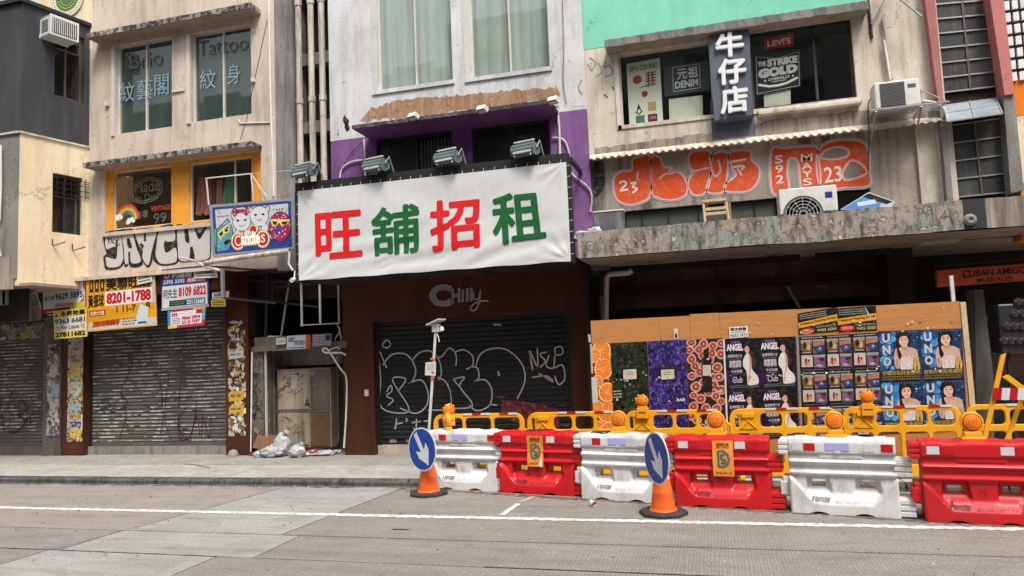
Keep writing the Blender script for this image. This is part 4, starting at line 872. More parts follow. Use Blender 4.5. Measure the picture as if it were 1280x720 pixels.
br.tube([(X0+.0, Y_, Z0-.03), (X0, YF, Z0-.32)], .012, steel, 6); br.tube([(X1, Y_, Z0-.03), (X1, YF, Z0-.32)], .012, steel, 6); br.tube([(X1+.32, Y_-.03, Z0-.02), (X1+.2, YF, Z0-.0)], .012, steel, 6); br.tube([(X1+.3, Y_, Z0), (X1+.12, YF, Z0+.32)], .010, steel, 6)
for i in range(5): y = Y_+.04+i*.07; br.tube([(X0-.06, y, Z0-.02), (X1+.3, y, Z0-.02)], .006, steel, 5)
br.build('bracket', t)
hs_ = MB(); hs_.tube(spl(pl([(1116, 99), (1111, 80), (1107, 45), (1104, 22), (1108, 17), (1106, 30)], YF-.05), 5), .019, pipe_m, 8); hs_.tube(spl(pl([(1113, 99), (1109, 75), (1105, 50)], YF-.08), 4), .016, pvc, 6)
hs_.tube(spl(pl([(1152, 126), (1168, 128), (1180, 136), (1184, 150)], YF-.2), 5), .018, pvc, 6); hs_.tube(spl(pl([(1098, 122), (1088, 124), (1085, 135), (1086, 165), (1085, 215)], YF-.2), 5), .008, black_m, 5)
hs_.build('hose', t)
wr = MB(); wr.tube(pl([(1085, 0), (1090, 48)], YF-.02), .02, black_m, 5); wr.tube(pl([(1106, -2), (1089, 30)], YF-.06), .012, steel, 5); wr.tube(pl([(1122, -4), (1152, 20)], YF-.3), .016, steel, 5); wr.build('steel_brace', E_)
# ---- concrete parapet slab over the right hand shops
K = thing('concrete_canopy', 'long mossy grey concrete canopy slab above the hoarded shop', 'canopy', (1, 10.6, 3))
YK = 10.1; z0, z1 = 3.0, 3.37; zr0 = PY(YK).at(1190, 303)[1]
def slabpart(x0, x1, m, name):
    mb = MB(); nx = max(2, int((x1-x0)/.08)); nz = 5; vs = []
    for j in range(nz+1):
        for i in range(nx+1):
            x = x0+(x1-x0)*i/nx; z = z0+(z1-z0)*j/nz; zt = z1+.012*noise.noise((x*2.3, 0, 5))+.008*noise.noise((x*9, 0, 2)); z = z0-.02*noise.noise((x*1.1, 3, 3))+(zt-z0)*j/nz
            vs.append((x, YK+.016*noise.noise((x*2.1, z*2.1, 1)), z))
    mb.add(vs, [(j*(nx+1)+i, j*(nx+1)+i+1, (j+1)*(nx+1)+i+1, (j+1)*(nx+1)+i) for j in range(nz) for i in range(nx)], m)
    t_ = vs[-(nx+1):]; mb.add(t_+[(x, YK+.12, z) for x, y, z in t_], [(i, i+1, nx+2+i, nx+1+i) for i in range(nx)], m)
    return mb.build(name, K, smooth=50)
xk = [PY(YK).at(722, 300)[0], PY(YK).at(1204, 270)[0], PY(YK).at(1233, 270)[0], 7.0]
slabpart(xk[0], xk[1], lichen, 'parapet_face'); slabpart(xk[1], xk[2], simple('black painted concrete', (.02, .02, .022), .7, da=.5, bump=.5), 'black_painted_patch'); slabpart(xk[2], xk[3], striated, 'parapet_end_face')
mb = MB(); mb.quad((xk[0], YK, z0), (xk[0], YB, z0+.1), (xk[0], YB, z1), (xk[0], YK, z1), lichen)
mb.quad((xk[0], YK+.12, 3.1), (7, YK+.12, 3.1), (7, YK+.12, z1), (xk[0], YK+.12, z1), lichen); mb.quad((xk[0], YK+.02, 3.1), (7, YK+.02, 3.1), (7, YB+.1, 3.1), (xk[0], YB+.1, 3.1), concrete); mb.build('slab_body', K)
mb = MB(); mb.quad((xk[0], YK+.004, z0-.012), (7, YK+.004, z0-.012), (7, YG+2.6, z0+.06), (xk[0], YG+2.6, z0+.06), soffit_m); mb.build('soffit', K)
mb = MB(); mb.lathe([(.0, .0), (.07, .0), (.075, .02), (.045, .05), (.03, .05), (.0, .02)], concrete, 16, Matrix.Translation((PY(YK).at(1212, 275)[0], YK-.002, PY(YK).at(1212, 275)[1])) @ Matrix.Rotation(pi/2, 4, 'X')); mb.build('drain_hole_ring', K)
# things standing on the canopy
t, X0, X1, Z0, Z1 = outdoor_ac('outdoor_air_conditioner', 'large white air conditioner with round fan standing on the concrete canopy', 973, 237, 1048, 263, 10.45, .32, 1)
Z0 = 3.12; m = MB(); m.box(X0+.01, X1-.01, 10.47, 10.75, Z0, 3.4, ac_white); m.build('lower_casing', t)
m = MB(); cxx = X0+(X1-X0)*.40; cz_ = 3.42; rr = .23
m.lathe([(0, .0), (rr, .0), (rr+.02, .012), (rr+.03, .0)], simple('fan shade grey', (.17, .17, .17), .5), 28, Matrix.Translation((cxx, 10.447, cz_)) @ Matrix.Rotation(pi/2, 4, 'X'))
for k in range(5): r_ = .05+k*.043; m.tube([(cxx+r_*cos(a), 10.43, cz_+r_*sin(a)) for a in [2*pi*j/24 for j in range(24)]], .0035, ac_white, 4, closed=True)
for k in range(12): a = pi*k/6; m.tube([(cxx+.03*cos(a), 10.43, cz_+.03*sin(a)), (cxx+rr*cos(a), 10.43, cz_+rr*sin(a))], .003, ac_white, 4)
m.build('fan_grille', t)
m = MB(); m.box(X1-.15, X1-.06, 10.446, 10.4495, Z1-.17, Z1-.09, simple('blue badge', (.01, .02, .22), .4)); m.build('badge', t)
ld = thing('wooden_stool', 'pale wooden step stool standing on the concrete canopy in front of dark shutters', 'stool', (PY(10.4).at(895, 270)[0], 10.4, 3.12))
P = PY(10.4)
for a, b in (((879, 253), (882, 280)), ((907, 252), (913, 280))):
    A0 = P.at(*a); B0 = P.at(*b); k = MB(); k.tube([(A0[0], 10.4, A0[1]), (B0[0], 10.36, 3.12)], .022, wood, 4); k.build('leg', ld); k = MB(); k.tube([(A0[0]+.05, 10.5, A0[1]), (B0[0]+.03, 10.6, 3.12)], .018, wood, 4); k.build('leg', ld)
k = MB(); a, b = P.at(878, 253), P.at(908, 251); k.box(a[0], b[0], 10.37, 10.56, a[1]-.005, a[1]+.028, wood); k.build('top_step', ld)
for y in (262, 268): k = MB(); a, b = P.at(881, y), P.at(909, y-2); k.box(a[0], b[0], 10.375, 10.42, a[1]-.02, a[1]+.02, wood); k.build('step', ld)
k = MB(); a, b = PY(10.3).at(742, 266), PY(10.3).at(780, 287); k.box(a[0], b[0], 10.3, 10.5, 3.12, a[1], simple('dark speckled panel', (.10, .10, .105), .5, vary=.5, da=.6, dirt=(.35, .35, .35)))
k.box(a[0]-.01, b[0]+.01, 10.29, 10.51, a[1], a[1]+.02, ac_white); tag(k.build('grey_box'), 'low dark grey box with pale rim at the left end of the concrete canopy', 'box')
k = MB(); c = PY(10.25).at(735, 287); lumpy(k, (c[0]-.05, 10.28, 3.33), .15, bag_m, 3, .35, 3, (1.25, .8, .55)); lumpy(k, (c[0]+.08, 10.3, 3.38), .10, bag_m, 5, .35, 3, (1.2, .8, .8)); tag(k.build('plastic_sheet', smooth=60), 'crumpled white plastic on the left corner of the concrete canopy', 'plastic bag')
pr = Print(PY(10.35), INKG); pr.mb.prism([pr.p.w(*pr.p.at(*c)) for c in ((1050, 262), (1086, 240), (1119, 252), (1112, 262))], (0, .02, 0), pr.m, hx('c6ccd2'))
pr.ppoly([(1053, 261), (1086, 241.5), (1104, 248), (1098, 262)], '5b8fd0', 1); pr.ppoly([(1086, 241.5), (1116, 252), (1108, 255), (1078, 246)], '26282d', 1.2); pr.quadpx((1068, 252), (1095, 247), (1100, 256), (1070, 260)); pr.text('ABC', 0, .1, 1, .8, 'e8ecf2', 2, .04) if 0 else pr.rect(.1, .2, .9, .8, 'cfdcf0', 2)
tag(pr.build('fallen_sign_board'), 'tilted blue and white sign board lying on the concrete canopy', 'sign board')
# ---- F. pink stair tower, G. orange building
T_ = thing('pink_stair_tower', 'narrow stair tower with pink columns and gridded dark panes', 'building', (3.6, 11.1, 0))
def fin(pts, Y, d, m, name, parent): P = PY(Y); mb = MB(); mb.prism([P.w(*P.at(*c)) for c in pts], (0, d, 0), m); return mb.build(name, parent)
fin([(1155, -30), (1168, -30), (1184, 127), (1179, 128)], YF-.12, .4, pink_paint, 'pink_column', T_) if 0 else None
fin([(1153, -25), (1167, -25), (1179.5, 127), (1173, 128)], YF-.14, .5, pink_paint, 'pink_column', T_)
fin([(1234, -25), (1252, -25), (1268, 117), (1256, 119)], YF-.14, .5, pink_paint, 'pink_column', T_)
fin([(1174, 128.5), (1180, 127.5), (1192, 250), (1184, 252)], YF-.1, .4, concrete, 'grey_column', T_)
fin([(1254, 119.5), (1268, 117.5), (1280, 238), (1264, 241)], YF-.1, .4, concrete, 'grey_column', T_)
def grid(parent, tl, tr_, br, bl, Y, cols, rows, hole=()):
    P = PY(Y); q = [Vector(P.at(*c)) for c in (tl, tr_, br, bl)]
    mp = lambda a, b: (q[0]*(1-a)+q[1]*a)*(1-b)+(q[3]*(1-a)+q[2]*a)*b
    fm = MB(); w = .016
    for i in range(cols+1): fm.tube([P.w(*mp(i/cols, 0), .01), P.w(*mp(i/cols, 1), .01)], w, frame_b if parent else frame_b, 4)
    for j in range(rows+1): fm.tube([P.w(*mp(0, j/rows), .012), P.w(*mp(1, j/rows), .012)], w*.8, steel, 4)
    fo = fm.build('window_grid', parent)
    for i in range(cols):
        for j in range(rows):
            k = MB(); s = .004*((i+j) % 2); m = pane_g if (i*7+j*3) % 4 else frame_k
            k.quad(P.w(*mp(i/cols, j/rows), -s), P.w(*mp((i+1)/cols, j/rows), -s), P.w(*mp((i+1)/cols, (j+1)/rows), -s), P.w(*mp(i/cols, (j+1)/rows), -s), m); k.build('pane', fo)
grid(T_, (1165, -30), (1233, -35), (1247, 108), (1179, 116), YF+.1, 2, 8)
grid(T_, (1183, 158), (1252, 148), (1262, 240), (1193, 247), YF+.1, 2, 4)
mb = MB(); P = PY(YF-.3); a = [P.w(*P.at(*c)) for c in ((1184, 152), (1253, 142))]; P2 = PY(YF+.05); b = [P2.w(*P2.at(*c)) for c in ((1244, 122), (1180, 131))]
mb.quad(a[0], a[1], b[0], b[1], simple('milky awning glass', (.24, .28, .31), .25)); mb.tube([a[0], a[1]], .014, steel, 5); mb.tube([a[0], b[1]], .012, steel, 5); mb.tube([a[1], b[0]], .012, steel, 5); mb.tube([(a[0]+a[1])/2, (b[0]+b[1])/2], .012, steel, 5); mb.tube([(a[0]+b[1])/2, (a[1]+b[0])/2], .010, steel, 5); mb.build('glass_awning', T_)
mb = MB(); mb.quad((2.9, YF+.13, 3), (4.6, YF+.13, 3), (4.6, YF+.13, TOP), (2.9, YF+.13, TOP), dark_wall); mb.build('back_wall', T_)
OB = thing('orange_building', 'orange and yellow building edge with a white breeze block grid at far right', 'building', (4.6, 11, 0))
mb = MB(); P = PY(YF-.02)
def flat(pts, m, name, Y=YF-.02): return fin(pts, Y, .3, m, name, OB)
flat([(1252.5, -20), (1300, -26), (1300, 93), (1264, 98.5)], black_m, 'dark_grid_wall')
flat([(1264.5, 99), (1300, 93.5), (1300, 141), (1269, 146)], orange_wall, 'orange_wall_upper'); flat([(1269, 146.5), (1300, 141.5), (1300, 225), (1276, 229)], yellow_wall, 'yellow_wall'); flat([(1276, 229.5), (1300, 226), (1300, 300), (1277, 300)], orange_wall, 'orange_wall_lower')
bw = simple('white breeze block', (.75, .74, .72), .7)
for i in range(4):
    for j in range(7):
        x = 1254.5+i*10.5+j*1.6-.2; y = 2+j*14.8-i*1.4; P = PY(YF-.06)
        if x > 1290: continue
        k = MB(); k.prism([P.w(*P.at(*c)) for c in ((x, y), (x+7, y-1), (x+8, y+9.5), (x+1, y+10.5))], (0, .038, 0), bw); k.build('block_opening', OB)
# ---- street level behind the hoarding
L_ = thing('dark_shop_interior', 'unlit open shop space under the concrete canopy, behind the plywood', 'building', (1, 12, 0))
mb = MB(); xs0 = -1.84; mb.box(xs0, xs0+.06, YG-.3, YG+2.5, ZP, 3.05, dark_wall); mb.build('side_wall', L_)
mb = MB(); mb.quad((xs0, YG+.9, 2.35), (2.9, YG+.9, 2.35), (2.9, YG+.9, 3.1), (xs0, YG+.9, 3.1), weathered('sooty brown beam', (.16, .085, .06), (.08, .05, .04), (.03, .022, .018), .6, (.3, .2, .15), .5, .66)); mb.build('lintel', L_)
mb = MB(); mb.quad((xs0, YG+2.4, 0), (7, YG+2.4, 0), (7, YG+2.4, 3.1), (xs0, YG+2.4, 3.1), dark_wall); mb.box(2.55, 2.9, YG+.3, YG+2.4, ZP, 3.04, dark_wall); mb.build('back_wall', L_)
mb = MB(); P = PY(YG+.85)
for L in ([(767, 362), (1137, 342)], [(767, 362), (768, 420)], [(899, 355), (900, 400)], [(1137, 342), (1139, 400)], [(770, 368), (1134, 348)]): mb.tube([P.w(*P.at(*c)) for c in L], .03 if L[0][1] != 355 else .02, brown_tile, 4)
mb.tube([P.w(*P.at(*c)) for c in ((982, 355), (1000, 385))], .03, concrete, 4); mb.tube([P.w(*P.at(*c)) for c in ((894, 330), (895, 352))], .03, brown_tile, 4); mb.build('old_frame', L_)
mb = MB(); mb.tube([PY(YG+.1).w(*PY(YG+.1).at(*c)) for c in ((790, 338), (786, 341), (762, 343), (758, 347), (757, 420))], .045, pvc, 8); mb.tube([PY(YG+.2).w(*PY(YG+.2).at(*c)) for c in ((751, 370), (753, 420))], .03, steel, 6)
tag(mb.build('bent_drain_pipe', smooth=50), 'bent pale drain pipe in the dark above the plywood hoarding', 'pipe')
# alley shop at far right with the orange sign
pr = Print(PY(10.75), INKG); pr.quadpx((1171, 338), (1290, 329), (1291, 350), (1172, 359)); sheet(pr, 'b5441c', 0, .08); pr.rect(0, 0, 1, 1, 'b5441c', .2); pr.text('C', .27, .38, .35, .92, '151515', 1, .05); pr.text('UBAN AMIGO', .345, .45, .94, .86, '151515', 1, .03); pr.text('凱亞古巴', .42, .06, .80, .34, '2a1410', 1, .03)
tag(pr.build('orange_shop_sign'), 'orange CUBAN AMIGO sign hanging in the dark under the canopy', 'sign')
mb = MB(); mb.tube(pl([(1168, 333), (1285, 324)], 10.8), .010, brown_tile, 4); mb.tube(pl([(1168, 333), (1168, 345)], 10.8), .010, brown_tile, 4); tag(mb.build('sign_rail'), 'thin brown rail above the orange sign under the canopy', 'rail')
for i, (x0, y0, x1, y1, c, l, ct, nm) in enumerate(((1236, 392, 1300, 410, (.06, .012, .02), 'dark maroon crate on the shadowed stack right of the hoarding', 'crate', 'crate'), (1236, 411, 1300, 429, (.012, .03, .10), 'dark blue crate under the maroon one right of the hoarding', 'crate', 'crate'), (1236, 430, 1300, 470, (.09, .035, .02), 'low brownish crate under the blue one in the dark shop', 'crate', 'crate'), (1232, 472, 1300, 560, (.02, .02, .022), 'black bin in shadow at the bottom of the crate stack', 'bin', 'storage_bin'))):
    r = R(x0, y0, x1, y1, 11.9); m = MB(); cm = simple('crate plastic %d' % i, c, .5, da=.4); m.box(r[0], r[1], 11.9, 12.4, r[2], r[3], cm)
    for k in range(4): zz = r[2]+(r[3]-r[2])*(k+.5)/4; m.box(r[0]+.02, r[1], 11.885, 11.9, zz-.008, zz+.008, cm)
    tag(m.build(nm, bevel=.008), l, ct)
mb = MB(); mb.prism([PY(11.3).w(*PY(11.3).at(*c)) for c in ((1218, 362), (1229, 362), (1242, 470), (1243, 560), (1222, 560))], (0, .3, 0), concrete)
tag(mb.build('leaning_panel'), 'grey panel leaning between the hoarding and the dark crates', 'panel')
pr = Print(PY(11.85), PAINT); pr.quadpx((1228, 412-20), (1245, 411-20), (1246, 421-20), (1229, 422-20)); pr.text('anti', 0, 0, 1, 1, '6b6b70', 1); tag(pr.build('faint_word'), 'faint grey lettering anti in the dark shop', 'lettering')
# wrapped stack of dark bottles
bt = thing('bottle_rack', 'black wrapped stack of bottle packs at the right edge under the orange sign', 'bottle stack', (PY(10.3).at(1265, 440)[0]+.2, 10.5, 1.5))
wrap = simple('black shrink wrap', (.03, .03, .034), .18, coat=.4)
P = PY(10.3)
for r_, (ya, x0) in enumerate(((372, 1268), (386, 1264), (402, 1254), (420, 1250))):
    for k in range(5):
        a = P.at(x0+k*9, ya); m = MB(); m.lathe([(.03, -.075), (.05, -.06), (.05, .05), (.025, .075)], wrap, 10, Matrix.Translation((a[0]+.04, 10.35, a[1]-.06)) @ Matrix.Rotation(pi/2*.93, 4, 'X')); m.build('bottle', bt, smooth=40)
m = MB(); a = P.at(1252, 428); m.box(a[0], a[0]+.6, 10.32, 10.7, P.at(1250, 442)[1], P.at(1250, 372)[1]-.08, wrap); m.build('wrapped_block', bt, bevel=.02)
m = MB(); a = P.at(1262, 442); m.box(a[0], a[0]+.04, 10.4, 10.44, ZP, a[1], black_m); m.box(a[0]+.45, a[0]+.49, 10.4, 10.44, ZP, a[1], black_m); m.build('stand_leg', bt)
m = MB(); m.box(PY(YF).at(1300, 120)[0]+.01, 11, YF+.02, YF+.6, 3.45, TOP, orange_wall); m.build('orange_side_wall', OB); m = MB(); m.box(7.0, 11, YG+.1, YG+.6, ZP, 3.44, grey_pillar); m.build('street_wall', OB)
m = MB(); m.box(-24, -16.01, 10.2, 11.6, -.02, 8.3, concrete); m.build('grey_end_wall', A)
# ================================================================== BANNER BOX
YBN = 10.1; PBN = PY(YBN)
bx0, bx1 = -6.19, -1.85; bz0, bz1 = 2.97, 4.40
BN = thing('sign_box_frame', 'black steel light box frame carrying the white banner over the brown shop', 'sign frame', (-4, 10.6, 3))
m = MB(); m.box(bx0-.06, bx1+.04, YBN+.03, YBN+.12, bz1, bz1+.14, black_m); m.box(bx0-.07, bx0, YBN+.03, YBN+.12, bz0-.02, bz1, black_m); m.box(bx1-.01, bx1+.05, YBN+.03, YBN+.14, bz0-.02, bz1, black_m); m.box(bx0, bx1, YBN+.05, YBN+.12, bz0-.02, bz0+.05, black_m); m.build('front_frame', BN)
m = MB()
for x in (bx0-.05, -4.7, -3.3, bx1+.02):
    for z in (bz1+.07, bz0+.03): m.box(x, x+.05, YBN+.12, YF-.002, z-.03, z+.03, black_m)
m.box(bx0-.05, bx1+.04, YBN+.13, YF-.01, bz0-.0, bz0+.02, dark_wall); m.build('side_arms', BN)
m = MB()
for i in range(26): x = bx0+(bx1-bx0)*(i+.5)/26; m.tube([(x, YBN+.02, bz1-.02), (x+.01, YBN+.02, bz1+.05)], .004, pvc, 4)
for i in range(9):
    z = bz0+.1+(bz1-bz0-.15)*i/8
    for x, s in ((bx0, -1), (bx1, 1)): m.tube([(x-s*.02, YBN+.02, z), (x+s*.05, YBN+.03, z+.01)], .004, pvc, 4)
m.build('lacing', BN)
def bwarp(u, v):
    a = (u-bx0)/(bx1-bx0); b = (v-bz0)/(bz1-bz0); e = min(1, min(a, 1-a)*9, min(b*1.2, 1-b)*5)
    w = .015*noise.noise((u*1.3+v*2.2, v*1.1, 3.3))
    w += .018*noise.noise((u*3.5-v*4.5, v*2.2+u, 9.1))*max(.25, 1-b*1.1)
    w += .015*sin((v*2.3-u*.55)*9+4*noise.noise((u*.8, v*.8, 1)))*max(0, .55-b)*1.2
    w += .012*abs(noise.noise((u*7, v*1.2, 6)))*(b > .6)*(b-.6)*2.5
    for cx, cz, s in ((bx0, bz0, .7), (bx1, bz0, .6), (bx1, bz1, .6), (bx0, bz1, .4)):
        d = math.hypot(u-cx, v-cz); an = math.atan2(v-cz, u-cx); w += .016*sin(an*13)*max(0, 1-d/s)*min(1, d*6)
    return w*(.35+.65*e)
NX, NZ = 190, 64
def bpt(i, j):
    u = bx0+(bx1-bx0)*i/NX; v0 = bz0+.005*sin(u*8)-.03*sin((u-bx0)/(bx1-bx0)*pi)*0; v = v0+(bz1-v0)*j/NZ
    return u, v
mb = MB(); mb.add([PBN.w(u, v, bwarp(u, v)) for j in range(NZ+1) for u, v in [bpt(i, j) for i in range(NX+1)]], [(j*(NX+1)+i, j*(NX+1)+i+1, (j+1)*(NX+1)+i+1, (j+1)*(NX+1)+i) for j in range(NZ) for i in range(NX)], cloth_m)
mb.quad(*[PBN.w(u, v, -.012) for u, v in ((bx0, bz0+.02), (bx1, bz0+.02), (bx1, bz1), (bx0, bz1))], cloth_m)
BC = mb.build('banner', smooth=80); tag(BC, 'wrinkled white shop to let banner reading 旺舖招租 in red and green', 'banner')
pr = Print(PBN, INKC, .006, bwarp)
def cut_text(pr, t, tl, tr_, br, bl, col, bold):
    q = [Vector(pr.p.at(*c)) for c in (tl, tr_, br, bl)]; vs, fs = glyphs(t, bold); bm = bmesh.new()
    V = [bm.verts.new((*((q[0]*(1-a)+q[1]*a)*b+(q[3]*(1-a)+q[2]*a)*(1-b)), d*3)) for a, b, d in vs]
    for f in fs:
        try: bm.faces.new([V[i] for i in f])
        except ValueError: pass
    us = [v.co.x for v in V]; ws = [v.co.y for v in V]; st = (bx1-bx0)/NX
    for ax, lo, hi in ((0, min(us), max(us)), (1, min(ws), max(ws))):
        c = bx0+math.ceil((lo-bx0)/st)*st if ax == 0 else bz0+math.ceil((lo-bz0)/st)*st
        while c < hi:
            nn = (1, 0, 0) if ax == 0 else (0, 1, 0); co = (c, 0, 0) if ax == 0 else (0, c, 0)
            bmesh.ops.bisect_plane(bm, geom=bm.verts[:]+bm.edges[:]+bm.faces[:], plane_co=co, plane_no=nn); c += st
    bm.verts.index_update(); pr.emit([(v.co.x, v.co.y, v.co.z) for v in bm.verts], [[v.index for v in f.verts] for f in bm.faces], col, 1); bm.free()
RD, GN = 'd0121a', '0a5a2a'
cut_text(pr, '旺', (395, 268), (451, 263), (452, 319), (396, 324), RD, .022); cut_text(pr, '舖', (465, 262), (523, 254), (524, 314), (466, 320), GN, .018)
cut_text(pr, '招', (538, 253), (598, 247), (600, 308), (540, 314), RD, .022); cut_text(pr, '租', (615, 245), (675, 239), (682, 298), (618, 306), GN, .022)
pr.build('lettering', BC)
# floodlights leaning out over the banner
def flood(label, x, y, Y, s=.88, rot=-.25, arm=True):
    P = PY(Y); c = P.at(x, y); t = thing('floodlight', label, 'floodlight', (c[0], Y, c[1]), rot, 'floodlights along the banner')
    m = MB(); pf = [(-.10, .05), (-.12, -.02), (-.09, -.09), (.03, -.11), (.13, -.05), (.14, .04), (.06, .09), (-.04, .09)]
    m.prism([(-.20*s, a*s, b*s) for a, b in pf], (.40*s, 0, 0), lamp_green); m.build('lamp_housing', t, local=True, bevel=.012*s)
    m = MB(); m.box(-.17*s, .17*s, -.112*s, -.104*s, -.075*s, -.01*s, glass_d if 0 else pale_steel); m.build('front_lens', t, local=True)
    m = MB()
    for i in range(6): m.box(-.16*s+i*.06*s, -.15*s+i*.06*s, -.02*s, .14*s, .08*s, .125*s, steel)
    m.box(-.19*s, .19*s, -.03*s, 0, .125*s, .15*s, pale_steel); m.build('heat_fins', t, local=True)
    m = MB()
    if arm: m.tube([(-.22*s, 0, 0), (-.23*s, .1*s, .09*s), (-.23*s, .22*s, -.16*s)], .013, steel, 5); m.tube([(.22*s, 0, 0), (.23*s, .1*s, .14*s), (.24*s, .24*s, -.18*s)], .013, steel, 5); m.tube([(-.23*s, .22*s, -.16*s), (.24*s, .24*s, -.16*s)], .013, steel, 5)
    for a in (-.15*s, .15*s): m.tube([(a, -.08*s, -.09*s), (a, -.09*s, -.125*s)], .011*s, pale_steel, 6)
    m.build('mounting_arm', t, local=True); return t
flood('floodlight at the left end of the banner, over the small cartoon sign', 380, 214, YBN-.1); flood('floodlight above the red 旺 character, left of the green curtained window', 469, 207, YBN-.05)
flood('floodlight above the red 招 character, in front of the purple pier', 559, 197, YBN-.05); flood('floodlight at the right end of the banner, in front of the right purple storey window', 656, 187, YBN-.05)
flood('floodlight under the cream corner building at the left edge of the picture', 20, 371, 10.4, 1.15, .2)
for x, y, l in ((517, 147, 'small square spotlight at the left on the purple ledge'), (603, 138, 'small square spotlight at the middle of the purple ledge'), (692, 127, 'small square spotlight at the right end of the purple ledge')):
    P = PY(YF-.66); c = P.at(x, y); t = thing('spotlight', l, 'spotlight', (c[0], YF-.66, c[1]), -.3, 'small spotlights on the purple ledge')
    m = MB(); m.obox((0, 0, .02), (.075, 0, 0), (0, .05, -.02), (0, .02, .035), ac_white); m.build('lamp_housing', t, local=True); m = MB(); m.tube([(-.05, .03, 0), (-.02, .08, -.06), (.03, .09, -.06)], .012, frame_b, 5); m.build('arm', t, local=True); m = MB(); m.obox((0, -.052, .008), (.06, 0, 0), (0, .003, 0), (0, .006, .024), ac_dark); m.build('lens', t, local=True)
# ================================================================== CARTOON SIGN
YC = 10.55; PC = PY(YC)
pr = Print(PC, INKG); pr.quadpx((261.5, 256.5), (366.5, 247.5), (368, 311), (265.5, 320.5)); sheet(pr, '9b9a98', 0, .06); pr.rect(0, 0, 1, 1, '8c8c8a', .1); pr.rect(.035, .04, .975, .95, '1f3f86', .6); pr.rect(.07, .12, .94, .90, 'b9bcc0', 1)
pr.poly([(.07, .12), (.94, .12), (.94, .35), (.5, .45), (.07, .2)], '243a78', 1.3)
pr.poly([(.06, .08), (.02, .5), (.1, .55), (.22, .72), (.26, .6), (.27, .3), (.2, .1)], '4f8f9e', 1.6); pr.stroke([(.06, .08), (.07, .5), (.22, .72), (.27, .5), (.27, .3)], .012, '14161c', 2)
pr.poly([(.08, .44), (.24, .63), (.23, .45), (.16, .40), (.11, .30)], 'e0cf5a', 2); pr.poly([(.1, .43), (.15, .48), (.15, .41), (.12, .35)], '101014', 2.5); pr.poly([(.17, .5), (.22, .57), (.22, .47), (.18, .44)], '101014', 2.5); pr.poly([(.15, .25), (.2, .3), (.26, .29), (.24, .24), (.17, .2)], '101014', 2.5)
for i in range(16): pr.ell(.07+.012*i+random.uniform(-.01, .01), .16+.03*i+random.uniform(-.05, .05), .006, .012, 'a9d0d6', 2.6, 6)
# two plain doodle faces (generic puppies), bow with dots
for cx, cy, rx, ry in ((.385, .62, .115, .19), (.60, .70, .115, .21)):
    pr.ell(cx, cy, rx, ry, '14161c', 1.7); pr.ell(cx, cy, rx*.93, ry*.93, 'c9cacc', 2); pr.ell(cx-.06, cy-.24, .05, .09, '14161c', 1.8); pr.ell(cx-.06, cy-.24, .042, .08, 'c9cacc', 2.1); pr.ell(cx+.06, cy-.24, .05, .09, '14161c', 1.8); pr.ell(cx+.06, cy-.24, .042, .08, 'c9cacc', 2.1)
    for s in (-1, 1): pr.ell(cx+s*.045, cy+.03, .018, .02, '14161c', 2.4, 10); pr.ell(cx+s*.10, cy+.13, .03, .07, '14161c', 1.9); pr.ell(cx+s*.10, cy+.13, .022, .055, 'b9bcc0', 2.2)
    pr.stroke([(cx-.035, cy-.06), (cx, cy-.09), (cx+.035, cy-.06)], .01, '14161c', 2.4)
for s, c in ((-1, '8c1f38'), (1, '8c1f38')):
    pr.poly([(.375, .84), (.375+s*.09, .93), (.375+s*.11, .80), (.375+s*.07, .72)], c, 2.6)
    for i in range(7): pr.ell(.375+s*random.uniform(.03, .1), random.uniform(.77, .9), .008, .015, 'd6b8c0', 3, 6)
pr.ell(.375, .83, .02, .04, 'a33048', 3)
for i in range(5): pr.ell(.1+i*.03, .76, .010, .018, '8c1f48', 2, 6); pr.ell(.1+i*.03, .60, .009, .016, 'b890a0', 2, 6)
for i in range(4): pr.ell(.77+i*.035, .80, .010, .018, '8c1f48', 2, 6)
pr.ell(.84, .46, .135, .30, '14161c', 1.7); pr.ell(.84, .46, .125, .285, '9c2050', 2); pr.ell(.815, .38, .04, .07, '3c3c9a', 2.4)
for i in range(34):
    a = random.uniform(0, 2*pi); r_ = random.uniform(.35, .95); pr.ell(.84+.12*r_*cos(a), .46+.27*r_*sin(a), .007, .014, 'd8c4cc', 2.6, 6)
pr.poly([(.73, .62), (.96, .58), (.93, .50), (.86, .46), (.83, .54), (.78, .46), (.74, .52)], 'd9cf72', 2.8); pr.poly([(.75, .58), (.81, .56), (.79, .49), (.76, .52)], '101014', 3.1); pr.poly([(.86, .55), (.94, .55), (.91, .49), (.87, .49)], '101014', 3.1)
for c, w, l in (('d8b06a', .10, 3.2), ('f0e6d0', .065, 3.4), ('b02028', .045, 3.6)):
    for cx in (.33, .63): pr.ell(cx, .25, .052+w*.35, .10+w*.8, c, l)
    pr.rect(.36, .25-w*1.1, .6, .25+w*1.1, c, l); pr.ell(.52, .45, .03+w*.2, .06+w*.3, c, l)
pr.text('andie', .365, .16, .60, .42, 'fff4e4', 4.2, .04); pr.text('C', .29, .15, .36, .36, 'f2e8da', 4.2, .0); pr.text('s', .61, .18, .66, .34, 'f2e8da', 4.2, .0)
for i in range(90):
    x_, y_ = random.uniform(.08, .92), random.uniform(.14, .88); c_ = random.choice(['c9ccd2', 'b03050', '14161c', 'd9cf72', 'e6e6ea', 'b03050'])
    pr.stroke(spl([(x_+random.uniform(-.03, .03), y_+random.uniform(-.06, .06)) for _ in range(4)], 3), random.uniform(.004, .009), c_, 1.5+i*.003)
CS = pr.build('cartoon_sign'); tag(CS, 'blue framed Candies sign with doodle faces, a dotted bow and a magenta doughnut', 'sign')
m = MB()
pq = lambda L, Y: [PY(Y).w(*PY(Y).at(*c)) for c in L]
